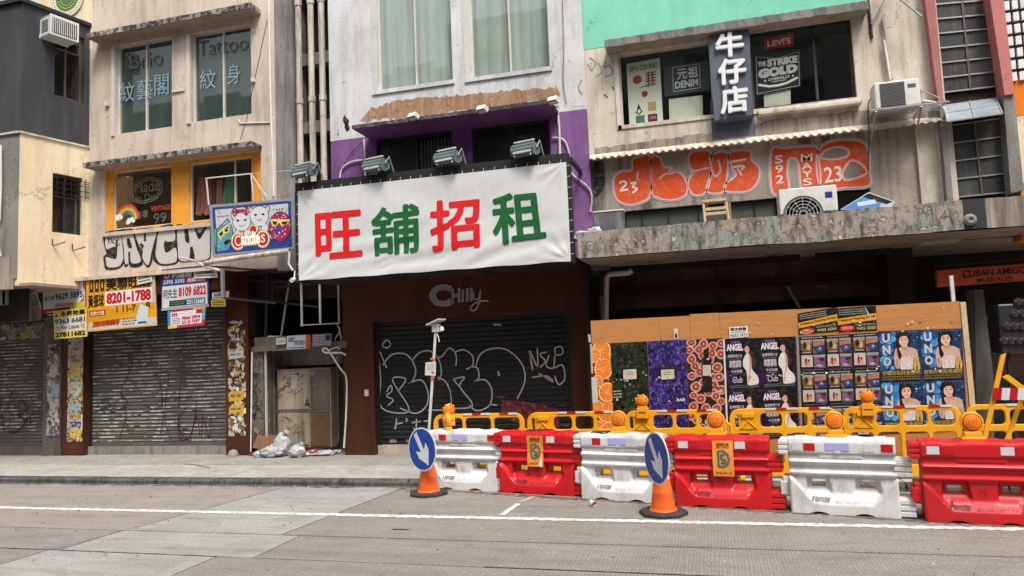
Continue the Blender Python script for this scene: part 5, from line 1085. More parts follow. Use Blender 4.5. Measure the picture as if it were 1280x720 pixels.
m.tube(pq([(256, 329), (300, 322), (361, 314)], YC), .045, pipe_m, 10); tag(m.build('support_pipe', smooth=50), 'thick cream pipe running under the small cartoon sign', 'pipe')
m = MB(); m.tube(pq([(225, 322), (243, 326), (256, 333), (275, 338)], YC), .022, pipe_m, 6); m.tube(pq([(278, 336), (279, 372)], YC-.02), .035, steel, 4); m.tube(pq([(278, 372), (345, 379)], YC+.02), .025, black_m, 4); m.tube(pq([(262, 333), (360, 340)], YC+.25), .02, black_m, 4); m.tube(pq([(362, 314), (361, 330), (366, 338)], YC-.03), .02, pvc, 6)
tag(m.build('sign_bracket'), 'dark steel struts and cream pipe end under the cartoon sign', 'bracket'); m = MB()
m.tube(pq([(257, 223), (314, 217)], YF-.3), .014, pale_steel, 4); m.tube(pq([(258, 223), (261, 256)], YF-.3), .014, pale_steel, 4); m.tube(pq([(314, 217), (317, 250)], YF-.3), .014, pale_steel, 4); m.tube(pq([(315, 219), (334, 247)], YF-.3), .012, pale_steel, 4); m.tube(pq([(314, 217), (372, 212)], YF-.3), .004, pale_steel, 4)
tag(m.build('rod_frame'), 'thin white rod frame standing in front of the right orange framed window', 'frame')
# ================================================================== STREET LEVEL, LEFT SHOPS
PG = PY(YG)
GS = thing('left_shopfronts', 'brown clad shopfronts with sign fascia left of the dark alley', 'shopfront', (-10, YG, 0))
gx = [PG.at(x, 500)[0] for x in (-90, 55, 77, 104, 112, 283, 312)]
zf = PG.at(200, 388)[1]+.05
m = MB(); m.box(-16, gx[6], YG, YG+.4, zf, 3.5, brown_tile); m.build('fascia', GS)
m = MB(); m.box(-16, PG.at(53, 380)[0], YG-.03, YG-.002, zf-.1, 3.4, striated); m.build('grey_fascia', GS)
m = MB(); m.box(gx[1], gx[2]-.003, YG-.02, YG+.4, ZP, zf-.002, grey_pillar); m.build('grey_pillar', GS)
m = MB(); m.box(gx[2], gx[3], YG, YG+.4, ZP, zf-.002, brown_tile); m.build('brown_pillar', GS)
m = MB(); m.box(gx[5], gx[6], YG-.02, YG+.5, ZP, zf+.25, brown_tile); m.build('brown_pillar', GS)
m = MB(); m.box(gx[3]+.002, gx[5]-.002, YG+.12, YG+.5, ZP, .235, concrete); m.box(-16, gx[1]-.002, YG+.06, YG+.5, ZP, .26, grey_pillar); m.build('doorstep', GS)
m = MB(); m.box(-16, -11.3, 9.92, YG-.05, 3.21, 3.26, soffit_m); m.box(-12.6, gx[6], YF-.25, YG, 3.36, 3.42, cream_pink); m.build('soffit', GS)
s1 = thing('roller_shutter', 'grimy roller shutter with black scrawl at the far left edge', 'shutter', (-13.5, YG+.1, .3)); shutter(s1, -16, gx[1]-.03, .262, zf, YG+.1, shutter_m)
s2 = thing('roller_shutter', 'grey roller shutter with purple scrawl under the yellow agency sign', 'shutter', (-10, YG+.15, .3)); shutter(s2, gx[3]+.035, gx[5]-.035, .24, zf, YG+.17, shutter_m)
# ghost strips of old bills on the slat ridges
def ridge_scraps(parent, x0, x1, z0, z1, y, pitch, zb, n, dens, cols=('a5a299', 'bbb8ae', '8a877f', '66635d'), tag_=()):
    pr = Print(PY(y), PAINT)
    for i in range(n):
        x = random.uniform(x0, x1-.22); k = min(int((z1-zb)/pitch), max(0, int(random.gauss(.42, .27)*(z1-zb)/pitch))); z = zb+.07+k*pitch+.40*pitch
        if z > z1 or z < z0 or noise.noise((x*1.7+parent.location.x, z*3.5, 4))+noise.noise((x*5, z*11, 8))*.7+dens < random.uniform(0, .45): continue
        w = random.uniform(.03, .22); h = random.uniform(.005, .013)
        pr.poly([(x, z-h), (x+w*.5, z-h*random.uniform(.6, 1.2)), (x+w, z-h*.8), (x+w*random.uniform(.9, 1), z+h), (x+w*.4, z+h*random.uniform(.6, 1.2)), (x+.01, z+h*.8)], random.choice(cols), 1+(i % 30)*.03, raw=True)
    o = pr.build('torn_paper_strips', parent); o['kind'] = 'stuff'
ridge_scraps(s1, -16, gx[1]-.1, .5, zf-.1, YG+.083, .068, .262, 3000, .2); ridge_scraps(s2, gx[3]+.05, gx[5]-.08, .28, zf-.25, YG+.153, .068, .24, 5200, .26)
pr = Print(PY(YG+.08), PAINT)
for L in ([(0, 500), (5, 535), (20, 540), (35, 520), (28, 500), (22, 508), (30, 525), (48, 512)], [(15, 490), (10, 512), (18, 520)], [(22, 520), (40, 505), (38, 495)], [(30, 525), (33, 532), (36, 522), (39, 530)]): pr.pstroke(L, .022, '131316', 3.4)
pr.build('black_scrawl', s1)
for i in range(14): pass
pr = Print(PY(YG+.075), PAINT); scraps(pr, -14, gx[1]-.1, zf-.45, zf-.12, 60, ['7d7a70', '9a968c', '6b685f', '8f8a3a', '5d5a54'], (.04, .14), 1, .9); o = pr.build('torn_bills', s1); o['kind'] = 'stuff'
pr = Print(PY(YG+.15), PAINT)
for L in ([(150, 460), (155, 445), (165, 452), (160, 470), (152, 490), (158, 520), (150, 545)], [(120, 510), (130, 500), (138, 505), (122, 514)], [(150, 490), (160, 505), (150, 512)], [(180, 505), (196, 512), (205, 498)], [(200, 470), (204, 520), (200, 545)], [(190, 470), (215, 462), (232, 466)], [(212, 465), (206, 520), (214, 550)], [(226, 470), (224, 545), (240, 540), (246, 500)], [(232, 510), (222, 530), (236, 550), (246, 520), (250, 545)], [(252, 548), (254, 520), (262, 548), (264, 520)], [(200, 500), (240, 495)]): pr.pstroke(L, .022, '3c1f3a', 3.4)
a = pr.p.at(141, 561); pr.poly([(a[0]-.05, .13), (a[0]+.05, .13), (a[0]+.05, .2), (a[0]-.05, .2)], 'b9b8b2', 2, raw=True) if 0 else None
pr.build('purple_scrawl', s2)
bill = ['b7b4aa', 'c2beb4', '9d9a91', 'a8a292', '8b867a', '77736a', 'b3a24a', '9a9fa8', '6f6b63']
YL = ['b7b4aa', 'c4c0b6', 'a39c8c', 'bca862', 'c4a94e', '9aa8b0', '55504a', '7a5a44', 'cbc8be', 'a8a292', '8a857a', 'b9b4a8', '8b6a3a']
pr = Print(PY(YG-.024), PAINT); a = PY(YG-.024).at; x0, x1 = a(58, 450)[0], a(77, 450)[0]
scraps(pr, x0+.03, x1-.04, a(60, 545)[1], a(60, 430)[1], 420, bill+['4a4742', '3b3834'], (.02, .11), 1)
for ya, yb, c in ((455, 470, 'a9a69c'), (480, 497, '8fa0b8'), (500, 525, 'b0aea8'), (532, 546, '5b4a66'), (432, 442, '5a2a22')): 
    z1, z0 = a(66, ya)[1], a(66, yb)[1]; pr.poly([(x0+.12, z0), (x1-.06, z0+.02), (x1-.08, z1), (x0+.1, z1-.02)], c, 4, raw=True)
scraps(pr, x0+.03, x1-.04, a(60, 545)[1], a(60, 430)[1], 120, bill+['4a4742'], (.01, .05), 5)
o = pr.build('torn_bills', GS); o['kind'] = 'stuff'
pr = Print(PY(YG-.003), PAINT); a = pr.p.at; x0, x1 = a(84, 450)[0], a(104, 450)[0]
z0, z1 = a(90, 552)[1], a(90, 421)[1]; pr.poly([(x0+.03, z0+.1), (x1-.05, z0), (x1, z1), (x0+.05, z1)], '8f8b82', .5, raw=True)
scraps(pr, x0+.02, x1, z0, z1, 460, YL, (.02, .10), 1)
for ya, yb, c in ((425, 433, 'a8a298'), (438, 444, 'b3aea4'), (455, 470, 'c8a42c'), (477, 492, 'b9b6ac'), (504, 514, '7fa8a0'), (518, 524, 'b06a50'), (527, 534, '2a3a78'), (536, 547, 'd0a81c')): 
    zb_, za_ = a(94, yb)[1], a(94, ya)[1]; pr.poly([(x0+.08, zb_), (x1-.04, zb_+.01), (x1-.03, za_), (x0+.1, za_)], c, 4, raw=True)
scraps(pr, x0+.02, x1, z0, z1, 160, YL, (.01, .045), 5)
o = pr.build('torn_bills', GS); o['kind'] = 'stuff'
pr = Print(PY(YG-.023), PAINT); a = pr.p.at; x0, x1 = a(285, 450)[0], a(310, 450)[0]
scraps(pr, x0, x1-.05, a(300, 545)[1], a(300, 400)[1], 260, YL+['5a3a28', '33241c'], (.015, .075), 1)
for ya, yb, c in ((438, 449, 'b7b5ae'), (488, 502, 'c9982a'), (506, 517, 'c9982a')):
    zb_, za_ = a(297, yb)[1], a(297, ya)[1]; pr.poly([(x0+.02, zb_), (x1-.1, zb_+.03), (x1-.08, za_), (x0+.03, za_-.02)], c, 4, raw=True); pr.quadr(x0+.06, x1-.14, zb_+.04, za_-.03); pr.text('8566 1827', 0, .3, 1, .75, '2a2320', 5, .03)
o = pr.build('torn_bills', GS); o['kind'] = 'stuff'
m = MB(); m.lathe([(0, 0), (.09, .0), (.095, .03), (.06, .1), (0, .12)], pave_m, 12, Matrix.Translation((PG.at(296, 565)[0], YG-.1, ZP))); tag(m.build('loose_stone', smooth=50), 'pale rounded stone at the foot of the brown pillar beside the alley', 'stone')
# ================================================================== AGENCY SIGNS
def agency(corn, Y, label, body, col, name='agency_sign'):
    pr = Print(PY(Y), INKG); pr.quadpx(*corn); sheet(pr, col, 0, .02); body(pr); return tag(pr.build(name), label, 'sign')
def fine(p, x0, y0, x1, y1, n, c, l=1):
    """rows of small print"""
    for i in range(n):
        y = y0+(y1-y0)*(i+.3)/n; x = x0
        while x < x1-.02: w = random.uniform(.01, .05); p.rect(x, y, min(x+w, x1), y+(y1-y0)/n*.45, c, l); x += w+.012
def b1(p):
    p.rect(0, 0, 1, 1, 'cfcfd2', .2); p.rect(.03, .76, .09, .93, 'b43a30', 1); p.text('中原工商舖', .11, .78, .60, .92, 'b23a34', 1, .02); fine(p, .03, .66, .55, .74, 2, '8f8f92')
    p.text('9629 3895', .30, .43, .95, .60, '1a1a1c', 1, .03); p.text('吳文郎', .04, .44, .27, .55, '2a2a2e', 1, .02); p.poly([(.62, .98), (.96, .98), (.9, .8), (.7, .74)], 'a9b0a0', 1.3); fine(p, .65, .80, .92, .95, 3, '3b4a38', 1.6)
    p.poly([(.88, .30), (.98, .35), (1, .9), (.95, .8), (.985, .6), (.96, .42)], 'b01f22', 1.5); p.rect(0, .10, 1, .22, 'b01f1f', 1); p.rect(0, 0, 1, .10, '1a1416', 1); p.text('特約出租', .3, .24, .72, .34, 'c04a40', 1.5, .02); p.rect(.66, .12, 1, .32, 'c8b23a', 1.5); fine(p, .1, .02, .6, .18, 2, 'cfc8c0', 1.5)
agency(((53.5, 349.5), (106, 344), (106, 392), (54, 398)), YF-.16, 'white agency sign with black number 9629 3895, leftmost in the cluster', b1, 'bdbdc0')
def b2(p):
    p.rect(0, 0, 1, 1, 'd99a1c', .2)
    for i in range(7): p.rect(.02, .70+i*.045, .98, .715+i*.045, 'b27812', .6)
    for i in range(3): x = .05+i*.08; p.poly([(x, .72), (x+.06, .72), (x+.06, .93), (x+.03, .97), (x, .90)], '2a211a', 1.2); p.rect(x+.02, .78, x+.04, .9, 'd99a1c', 1.6)
    p.text('美聯旺舖', .30, .72, .93, .95, '181410', 2, .03); p.rect(.28, .44, .96, .70, 'dcd3cc', 1.5); p.text('8201-1788', .30, .465, .94, .675, 'b01320', 2.4, .055); p.text('黃振球', .03, .44, .26, .67, '1c1712', 2, .03)
    p.poly([(0, .18), (.5, .24), (.98, .30), (.98, .42), (.5, .38), (0, .40)], 'c98f18', 1.2); p.rect(.04, .27, .28, .38, 'a82a24', 1.5); p.text('特約代理', .06, .285, .26, .365, 'e8d8b8', 2, .01)
    p.text('1 11-7', .44, .30, .72, .42, '1a1610', 2, .03); p.text('8', .86, .32, .92, .44, '1a1610', 2, .03); p.rect(.02, .02, 1, .16, 'bdb8b0', 1.3); p.poly([(.08, .06), (.48, .10), (.5, .20), (.1, .17)], 'd2641e', 1.6); p.text('即時可約看舖歡迎', .1, .08, .47, .18, '7a2a10', 2, .02)
    p.poly([(.72, .02), (.86, .04), (.9, .34), (.78, .42), (.72, .2)], 'c2c6ca', 2.2); p.rect(.74, .06, .86, .1, '2a5a88', 2.5); fine(p, .52, .05, .72, .2, 3, '6b5a3a', 2); p.poly([(.95, .42), (1, .4), (1, 1), (.97, .98)], 'b2aca0', 2)
agency(((107.5, 347.5), (193, 337.5), (196, 407), (108.5, 415)), YF-.2, 'large yellow agency sign with big red number 8201-1788', b2, 'c08a1c')
def b3(p):
    p.rect(0, 0, 1, 1, 'd8c060', .2); p.rect(.02, .25, .98, .72, 'd4cfc0', 1); p.text('永昇物業', .22, .77, .96, .95, '1c1a16', 1.6, .03); p.poly([(.05, .78), (.1, .9), (.15, .78)], '1c1a16', 1.6); p.text('9363 6681', .04, .51, .96, .70, '1d3a5c', 1.6, .035); p.text('For Lease', .22, .31, .78, .46, '26221c', 1.6, .02); p.text('出', .05, .3, .18, .47, 'a5483a', 1.6, 0); p.text('租', .82, .3, .96, .47, 'a5483a', 1.6, 0); p.text('27811682', .04, .05, .96, .22, '141210', 1.6, .045)
agency(((66.5, 389), (107.8, 384), (108.6, 420.5), (68, 424)), YF-.24, 'small yellow For Lease sign with numbers 9363 6681 and 27811682', b3, 'b8a050')
def b4(p):
    p.rect(0, 0, 1, 1, '23346e', .2); p.ell(.12, .84, .075, .10, 'c0343a', 1); p.ell(.12, .84, .055, .075, 'd4ccd0', 1.3); p.rect(.085, .80, .155, .88, 'b0303a', 1.6); p.text('利嘉閣', .22, .76, .64, .93, 'd2d6de', 1.5, .03); p.text('2392 3392', .04, .63, .50, .73, 'c9ced8', 1.5, .03); p.rect(.54, .62, .94, .74, 'b03a52', 1.2); p.text('旺舖出租', .57, .64, .92, .73, 'd9c4c8', 1.6, .03)
    p.rect(.02, .06, .97, .58, 'c6c6ca', 1); p.text('何先生', .04, .28, .34, .50, '22222a', 1.6, .02); p.text('8109 6822', .37, .29, .95, .53, 'b01826', 1.6, .045); p.rect(.17, .08, .52, .22, '151a1c', 1.4); fine(p, .2, .1, .5, .2, 2, '6a8a4a', 1.8); p.rect(.52, .08, .92, .23, '2a5a6e', 1.4); p.text('23112668', .54, .10, .90, .21, 'd0dada', 1.9, .03); p.rect(0, 0, 1, .05, '9aa0b0', 1.5)
agency(((202, 336), (247, 331), (261.5, 383), (201, 388)) if 0 else ((202, 337), (260, 331), (261.5, 383), (201.5, 388.5)), YF-.18, 'blue topped agency sign with red number 8109 6822', b4, '1d2c60')
def b5(p):
    p.rect(0, 0, 1, 1, 'b03048', .2); p.rect(0, 0, .12, 1, '3a86ac', .6); p.rect(.9, .3, 1, 1, '5a9cae', .6); p.rect(0, 0, .25, .14, 'd8b43a', .9); p.rect(.68, .88, 1, 1, 'd8a83a', .9); p.rect(.08, .14, .92, .90, 'd6cfd2', 1); p.text('出', .12, .64, .26, .86, 'b0202c', 1.5, .05); p.rect(.76, .68, .92, .9, 'b0202c', 1.4); p.rect(.28, .70, .72, .82, 'e6e2e0', 1.3); fine(p, .3, .72, .7, .8, 1, '8a6a6a', 1.6); p.text('9866 3904', .38, .40, .88, .60, 'b0202c', 1.6, .05); p.text('5318 7397', .38, .17, .88, .37, 'b0202c', 1.6, .05); fine(p, .12, .18, .34, .58, 4, '4a3a40', 1.6)
agency(((209.5, 389), (257, 383), (255.5, 406.5), (210, 411)), YF-.2, 'small pink and blue bordered sign with two red numbers, below the blue sign', b5, 'a02a40')
def b6(p): p.rect(0, 0, 1, 1, 'c9c7c0', .2); fine(p, .1, .1, .9, .9, 3, '2c2a28'); p.text('小兄貼紙', .12, .55, .85, .85, '34322e', 1.5, .02)
agency(((170, 343), (189, 339), (190, 352), (172, 356)), YF-.226, 'white paper tag stuck on the top right of the big yellow sign', b6, 'b5b3aa', 'paper_tag'); agency(((241, 337), (270, 335), (272, 347), (243, 348)), YF-.205, 'torn white paper tag over the corner of the blue topped sign', b6, 'b5b3aa', 'paper_tag'); agency(((265, 366), (286, 364), (285, 374), (265, 374)), YF-.2, 'white paper tag at the right end of the sign fascia above the yellow tag', b6, 'b5b3aa', 'paper_tag')
def b7(p): p.rect(0, 0, 1, 1, 'caa62c', .2); fine(p, .1, .1, .9, .8, 2, '3a3014')
agency(((263.5, 375), (281, 374), (282, 383), (264, 383)), YF-.2, 'little yellow tag below the white one beside the brown pillar', b7, 'a8871e', 'paper_tag')
m = MB(); m.box(PY(YF-.1).at(51, 350)[0], PY(YF-.1).at(282, 350)[0], YF-.15, YG-.04, 3.02, 3.4, brown_tile); m.box(PY(YF-.1).at(51, 350)[0]-.02, PY(YF-.1).at(282, 350)[0], YF-.20, YF-.152, 3.375, 3.41, cream_pink); m.build('sign_backing_board', GS)
# emblem on the upper left wall
pr = Print(PY(YF-.03), INKG); u, v = pr.p.at(84, -3); 
for r_, c, l in ((.40, 'c8b88a', 0), (.385, 'd6d4c4', .5), (.29, 'c2a23a', 1), (.27, '1f6a3c', 1.5), (.17, 'b4a24a', 2), (.155, '2a7a48', 2.5)): pr.poly([(u+r_*cos(2*pi*k/48), v+r_*sin(2*pi*k/48)) for k in range(48)], c, l, raw=True)
for k in range(40):
    a_ = 2*pi*k/40; pr.poly([(u+.34*cos(a_)+.014*cos(q), v+.34*sin(a_)+.014*sin(q)) for q in [2*pi*j/5+k for j in range(5)]], '3a4a5a', 1.3, raw=True)
for k in range(24):
    a_ = 2*pi*k/24; pr.poly([(u+.22*cos(a_)+.03*cos(q+a_), v+.22*sin(a_)+.014*sin(q+a_)) for q in [2*pi*j/6 for j in range(6)]], 'c2b24a', 2, raw=True)
for dx, dz in ((-.06, .0), (.06, -.04), (0, .06), (-.02, -.08)): pr.poly([(u+dx+.035*cos(q), v+dz+.03*sin(q)) for q in [2*pi*j/7 for j in range(7)]], 'a8342a', 3, raw=True)
pr.mb.prism([pr.p.w(u+.40*cos(2*pi*k/48), v+.40*sin(2*pi*k/48), -.002) for k in range(48)], (0, .026, 0), pr.m, hx('c8b88a')); tag(pr.build('round_emblem'), 'round green and gold emblem on the wall above the charcoal building', 'emblem')
# ================================================================== ALLEY
AL = thing('dark_alley', 'dark passage with peeling posts between the shutter and the brown pillar', 'alley', (-7, 12, 0))
ax0, ax1 = gx[6], PG.at(430, 500)[0]; YE = YG+1.5
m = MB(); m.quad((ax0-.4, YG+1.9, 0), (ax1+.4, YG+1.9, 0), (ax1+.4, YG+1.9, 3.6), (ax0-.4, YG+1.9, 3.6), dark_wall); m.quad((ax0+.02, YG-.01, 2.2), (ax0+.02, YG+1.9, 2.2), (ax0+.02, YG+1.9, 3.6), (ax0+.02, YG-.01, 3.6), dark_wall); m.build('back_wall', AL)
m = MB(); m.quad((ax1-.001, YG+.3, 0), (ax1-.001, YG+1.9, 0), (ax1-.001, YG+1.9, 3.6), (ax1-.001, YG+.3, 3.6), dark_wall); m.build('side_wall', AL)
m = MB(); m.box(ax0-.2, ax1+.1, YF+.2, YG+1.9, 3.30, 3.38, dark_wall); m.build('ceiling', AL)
old_paint = weathered('peeling grey brown paint', (.20, .17, .14), (.14, .12, .10), (.05, .04, .03), .6, (.42, .38, .32), .5, .62, bump=.5, scale=2)
def rr_(x0, y0, x1, y1, Y, d, m, name, parent, **k): r = R(x0, y0, x1, y1, Y); b = MB(); b.box(r[0], r[1], Y, Y+d, r[2], r[3], m); return b.build(name, parent, **k)
rr_(314, 434, 330, 560, YG+.05, .9, old_paint, 'left_panel', AL); rr_(331, 434, 344, 558, YG+.35, .4, old_paint, 'left_panel', AL); rr_(330.5, 434, 333, 557, YG+.02, .05, pale_steel, 'corner_trim', AL)
rr_(318, 431.5, 433, 434.5, YG-.03, .35, old_paint, 'shelf_board', AL); rr_(340, 434.5, 428, 455, YG+.7, .1, grey_pillar, 'upper_panel', AL); rr_(418, 440, 430, 552, YG+.8, .1, dark_wall, 'right_panel', AL); rr_(420.5, 445, 423, 552, YG+.5, .03, pale_steel, 'corner_trim', AL)
rr_(318, 422, 357, 431, YG-.01, .1, old_paint, 'sign_rail_board', AL); rr_(375, 348, 377, 408, YG-.06, .05, pale_steel, 'window_post', AL); rr_(398, 345, 400, 404, YG-.06, .05, pale_steel, 'window_post', AL); rr_(421.5, 345, 423.5, 404, YG-.06, .05, pale_steel, 'window_post', AL); rr_(375, 407, 423.5, 403.5, YG-.062, .05, pale_steel, 'window_bottom_bar', AL)
m = MB(); Pa = PY(YG+.02)
for L, w in (([(294, 350), (372, 353)], .03), ([(300, 372), (400, 384)], .025), ([(335, 345), (332, 430)], .03), ([(343, 350), (340, 380)], .025), ([(362, 350), (350, 430)], .02), ([(340, 360), (420, 352)], .03), ([(424, 408), (428, 430)], .02)): m.tube([Pa.w(*Pa.at(*c)) for c in L], w, black_m if w > .02 else steel, 4)
m.tube([Pa.w(*Pa.at(*c)) for c in spl([(421, 404), (424, 415), (419, 424), (426, 432)], 4)], .008, pvc, 5); m.build('steel_struts', AL)
def cab(x0, y0, x1, y1, Y): return R(x0, y0, x1, y1, Y)
CB = thing('old_metal_cabinet', 'dirty beige metal cabinet with scribbles standing in the alley', 'cabinet', (PY(YG+.3).at(368, 550)[0], YG+.3, .15))
r = R(346, 462, 388, 551, YG+.3); m = MB(); m.box(r[0], r[1]+.42, YG+.3, YG+.9, .17, r[3], cabinet_m); m.build('body', CB, bevel=.01)
def door(z0, z1, x0=r[0]+.02, x1=r[1]-.02): m = MB(); m.box(x0, x1, YG+.28, YG+.298, z0, z1, cabinet_m); return m.build('door', CB, bevel=.008)
zm_ = PY(YG+.3).at(368, 514)[1]; door(zm_+.03, r[3]-.03); door(.22, zm_-.03)
m = MB(); m.box(r[0]-.02, r[1]+.43, YG+.285, YG+.3, zm_-.02, zm_+.02, old_paint); m.build('middle_rail', CB); m = MB(); m.box(r[1]+.02, r[1]+.40, YG+.282, YG+.298, .2, zm_-.03, simple('rusty panel', (.16, .09, .045), .7, vary=.6, da=.6)); m.box(r[1]+.02, r[1]+.40, YG+.282, YG+.298, zm_+.03, r[3]-.03, old_paint); m.build('side_panel', CB)
pr = Print(PY(YG+.279), PAINT)
for k in range(26):
    x = random.uniform(r[0]+.06, r[1]-.1); z = random.uniform(zm_+.25, r[3]-.08); L = [(x+random.uniform(-.07, .07), z+random.uniform(-.05, .05)) for _ in range(4)]; pr.stroke(spl(L, 4), .008, '26211c', 1+k*.02, raw=True)
u, v = pr.p.at(367, 475); pr.poly([(u-.06, v-.17), (u+.05, v-.15), (u+.09, v+.09), (u-.03, v+.08)], 'a2a6ac', 2, raw=True); u, v = pr.p.at(384, 505)
pr.poly([(u-.05, v-.03), (u+.05, v-.03), (u+.03, v+.03), (u-.03, v+.03)], '1d1a17', 2, raw=True); pr.poly([(u-.03, v+.05), (u+.03, v+.05), (u+.01, v+.12)], '1d1a17', 2, raw=True)
for k in range(20):
    x = random.uniform(r[0]+.06, r[1]-.1); z = random.uniform(.3, zm_-.1); L = [(x+random.uniform(-.07, .07), z+random.uniform(-.05, .05)) for _ in range(4)]; pr.stroke(spl(L, 4), .006, '5a4c38', 1+k*.02, raw=True)
pr.build('scribbles', CB)
pr = Print(PY(YG+.047), PAINT); a, b = pr.p.at(314.5, 545), pr.p.at(329, 440)
for k in range(34):
    x = random.uniform(a[0]+.05, b[0]-.05); z = random.uniform(a[1], b[1]); L = [(x+random.uniform(-.05, .05), z+random.uniform(-.07, .07)) for _ in range(5)]; pr.stroke(spl(L, 4), .009, random.choice(['1c1916', '3a352e']), 1+k*.02, raw=True)
pr.build('panel_scribbles', AL)
def sg1(p): p.rect(0, 0, 1, 1, 'a5aab6', .2); p.text('GET', .08, .55, .45, .85, '2a2c3a', 1.5, .03); p.text('STUDIO', .4, .3, .96, .62, '2a2c3a', 1.5, .03); p.rect(.05, .06, .95, .16, '6a6f80', 1)
def sg2(p): p.rect(0, 0, 1, 1, '6a5c72', .2); fine(p, .05, .1, .95, .95, 5, 'b0a8b4', 1); p.rect(.7, .5, .92, .9, '1c1820', 1.5); p.rect(.05, .1, .4, .4, '8a7c96', 1.5)
def sg3(p): p.rect(0, 0, 1, 1, 'b8b8b0', .2); fine(p, .1, .2, .9, .8, 2, '6a6a64', 1)
agency(((358.5, 420), (382, 418.5), (382, 436), (358.5, 437)), YG-.08, 'pale blue GET STUDIO sign on the shelf over the alley', sg1, '9aa0ac', 'small_shop_sign'); agency(((390, 418), (414.5, 416.5), (414.5, 433), (390, 434)), YG-.08, 'purple picture sign at the right end of the alley shelf', sg2, '5a4c62', 'small_shop_sign')
agency(((382.5, 418.3), (388, 418), (388, 435.5), (382.5, 436)), YG-.08, 'narrow orange sign between the pale blue and purple signs', lambda p: p.rect(0, 0, 1, 1, '9a4a1e', .2), '8a421c', 'small_shop_sign'); agency(((345, 423), (357, 422), (357, 430), (345, 431)), YG-.08, 'tiny white notice at the left end of the alley shelf', sg3, 'a8a8a0', 'small_shop_sign')
# rubbish
def bag(c, r, seed, label, sq=(1, .8, .85)):
    m = MB(); lumpy(m, (c[0], c[1], ZP+r*sq[2]*.9), r, bag_m, seed, .3, 4, sq); m.tube([(c[0]+.02, c[1], ZP+r*sq[2]*1.75), (c[0]+.05, c[1]-.02, ZP+r*sq[2]*2.0), (c[0]+.10, c[1]-.03, ZP+r*sq[2]*2.15)], [r*.35, r*.1, r*.3], bag_m, 8); return tag(m.build('rubbish_bag', smooth=70), label, 'rubbish bag')
c = PY(11.32).at(352, 556); bag((c[0]+.02, 11.32), .17, 1, 'upright white rubbish bag against the beige cabinet', (.85, .7, 1.15)); c = PY(11.15).at(372, 560); bag((c[0], 11.15), .135, 2, 'rightmost rubbish bag, round and grey white, on the alley threshold', (1.05, .85, .8)); c = PY(11.15).at(340, 561); bag((c[0], 11.15), .165, 4, 'long flattened rubbish bag lying in front of the cardboard box', (1.25, .8, .62)); c = PY(11.13).at(322, 561); bag((c[0], 11.13), .07, 6, 'tiny white bag at the left foot of the alley opening')
cbx = thing('cardboard_box', 'open brown cardboard box tilted behind the rubbish bags', 'box', (PY(11.32).at(327, 550)[0], 11.36, .22), .5)
m = MB(); 
for s in (-1, 1): m.obox((s*.15, 0, .1), (.006, 0, 0), (0, .12, 0), (0, 0, .12), card); m.obox((0, s*.12, .1), (.15, 0, 0), (0, .006, 0), (0, 0, .12), card)
m.obox((0, 0, -.02), (.15, 0, 0), (0, .12, 0), (0, 0, .006), card); m.build('box_walls', cbx, local=True)
m = MB(); m.obox((.2, 0, .27), (.06, 0, .05), (0, .12, 0), (-.004, 0, .005), card); m.obox((-.2, 0, .25), (.05, 0, -.03), (0, .12, 0), (.004, 0, .005), card); m.build('flap', cbx, local=True); cbx.rotation_euler = (.1, .35, .5)
rb_ = MB()
for i in range(70):
    x = random.uniform(ax0+.1, ax1-.25); y = random.uniform(YG-.12, YG+.2); w = random.uniform(.04, .16)
    rb_.obox((x, y, ZP+.02+random.uniform(0, .035)), (w, w*.2*random.uniform(-1, 1), .01), (random.uniform(-.02, .02), w*.5, .015), (0, 0, .004), random.choice([card, bag_m, old_paint, white_pl, simple('red litter', (.3, .03, .03), .6) if i == 0 else MATS['red litter'], MATS['red litter'], concrete]))
tag(rb_.build('litter'), kind='stuff')
m = MB(); m.tube(spl(pq([(432, 444), (426, 441), (408, 441), (403, 437), (407, 435), (412, 440), (425, 460), (433, 473), (433, 510), (430, 560)], YG-.05), 5), .017, pvc, 6); m.tube(spl(pq([(412, 437), (422, 434), (424, 437)], YG-.05), 4), .010, pvc, 5)
tag(m.build('bent_cable_conduit', smooth=60), 'thin bent white conduit hanging beside the brown pillar by the alley', 'pipe')
m = MB(); m.tube(pq([(315, 440), (313.5, 565)], YG-.04), .014, pvc, 6); m.tube(pq([(369, 340), (372, 480), (371, 352)], YG-.2)[:1]+pq([(369, 352), (376, 470)], YG-.2)[1:], .01, pvc, 5) if 0 else None
tag(m.build('thin_white_pipe'), 'thin straight white pipe on the left edge of the alley opening', 'pipe')
sp = thing('cctv_camera', 'white camera under the lower left corner of the banner', 'camera', tuple(PY(10.2).w(*PY(10.2).at(368, 349)))); m = MB(); m.tube([(0, 0, .0), (0, -.09, -.03)], .035, pvc, 8); m.build('body', sp, local=True, smooth=50); m = MB(); m.tube([(0, 0, .02), (-.02, .05, .14)], .012, pvc, 6); m.build('bracket', sp, local=True)
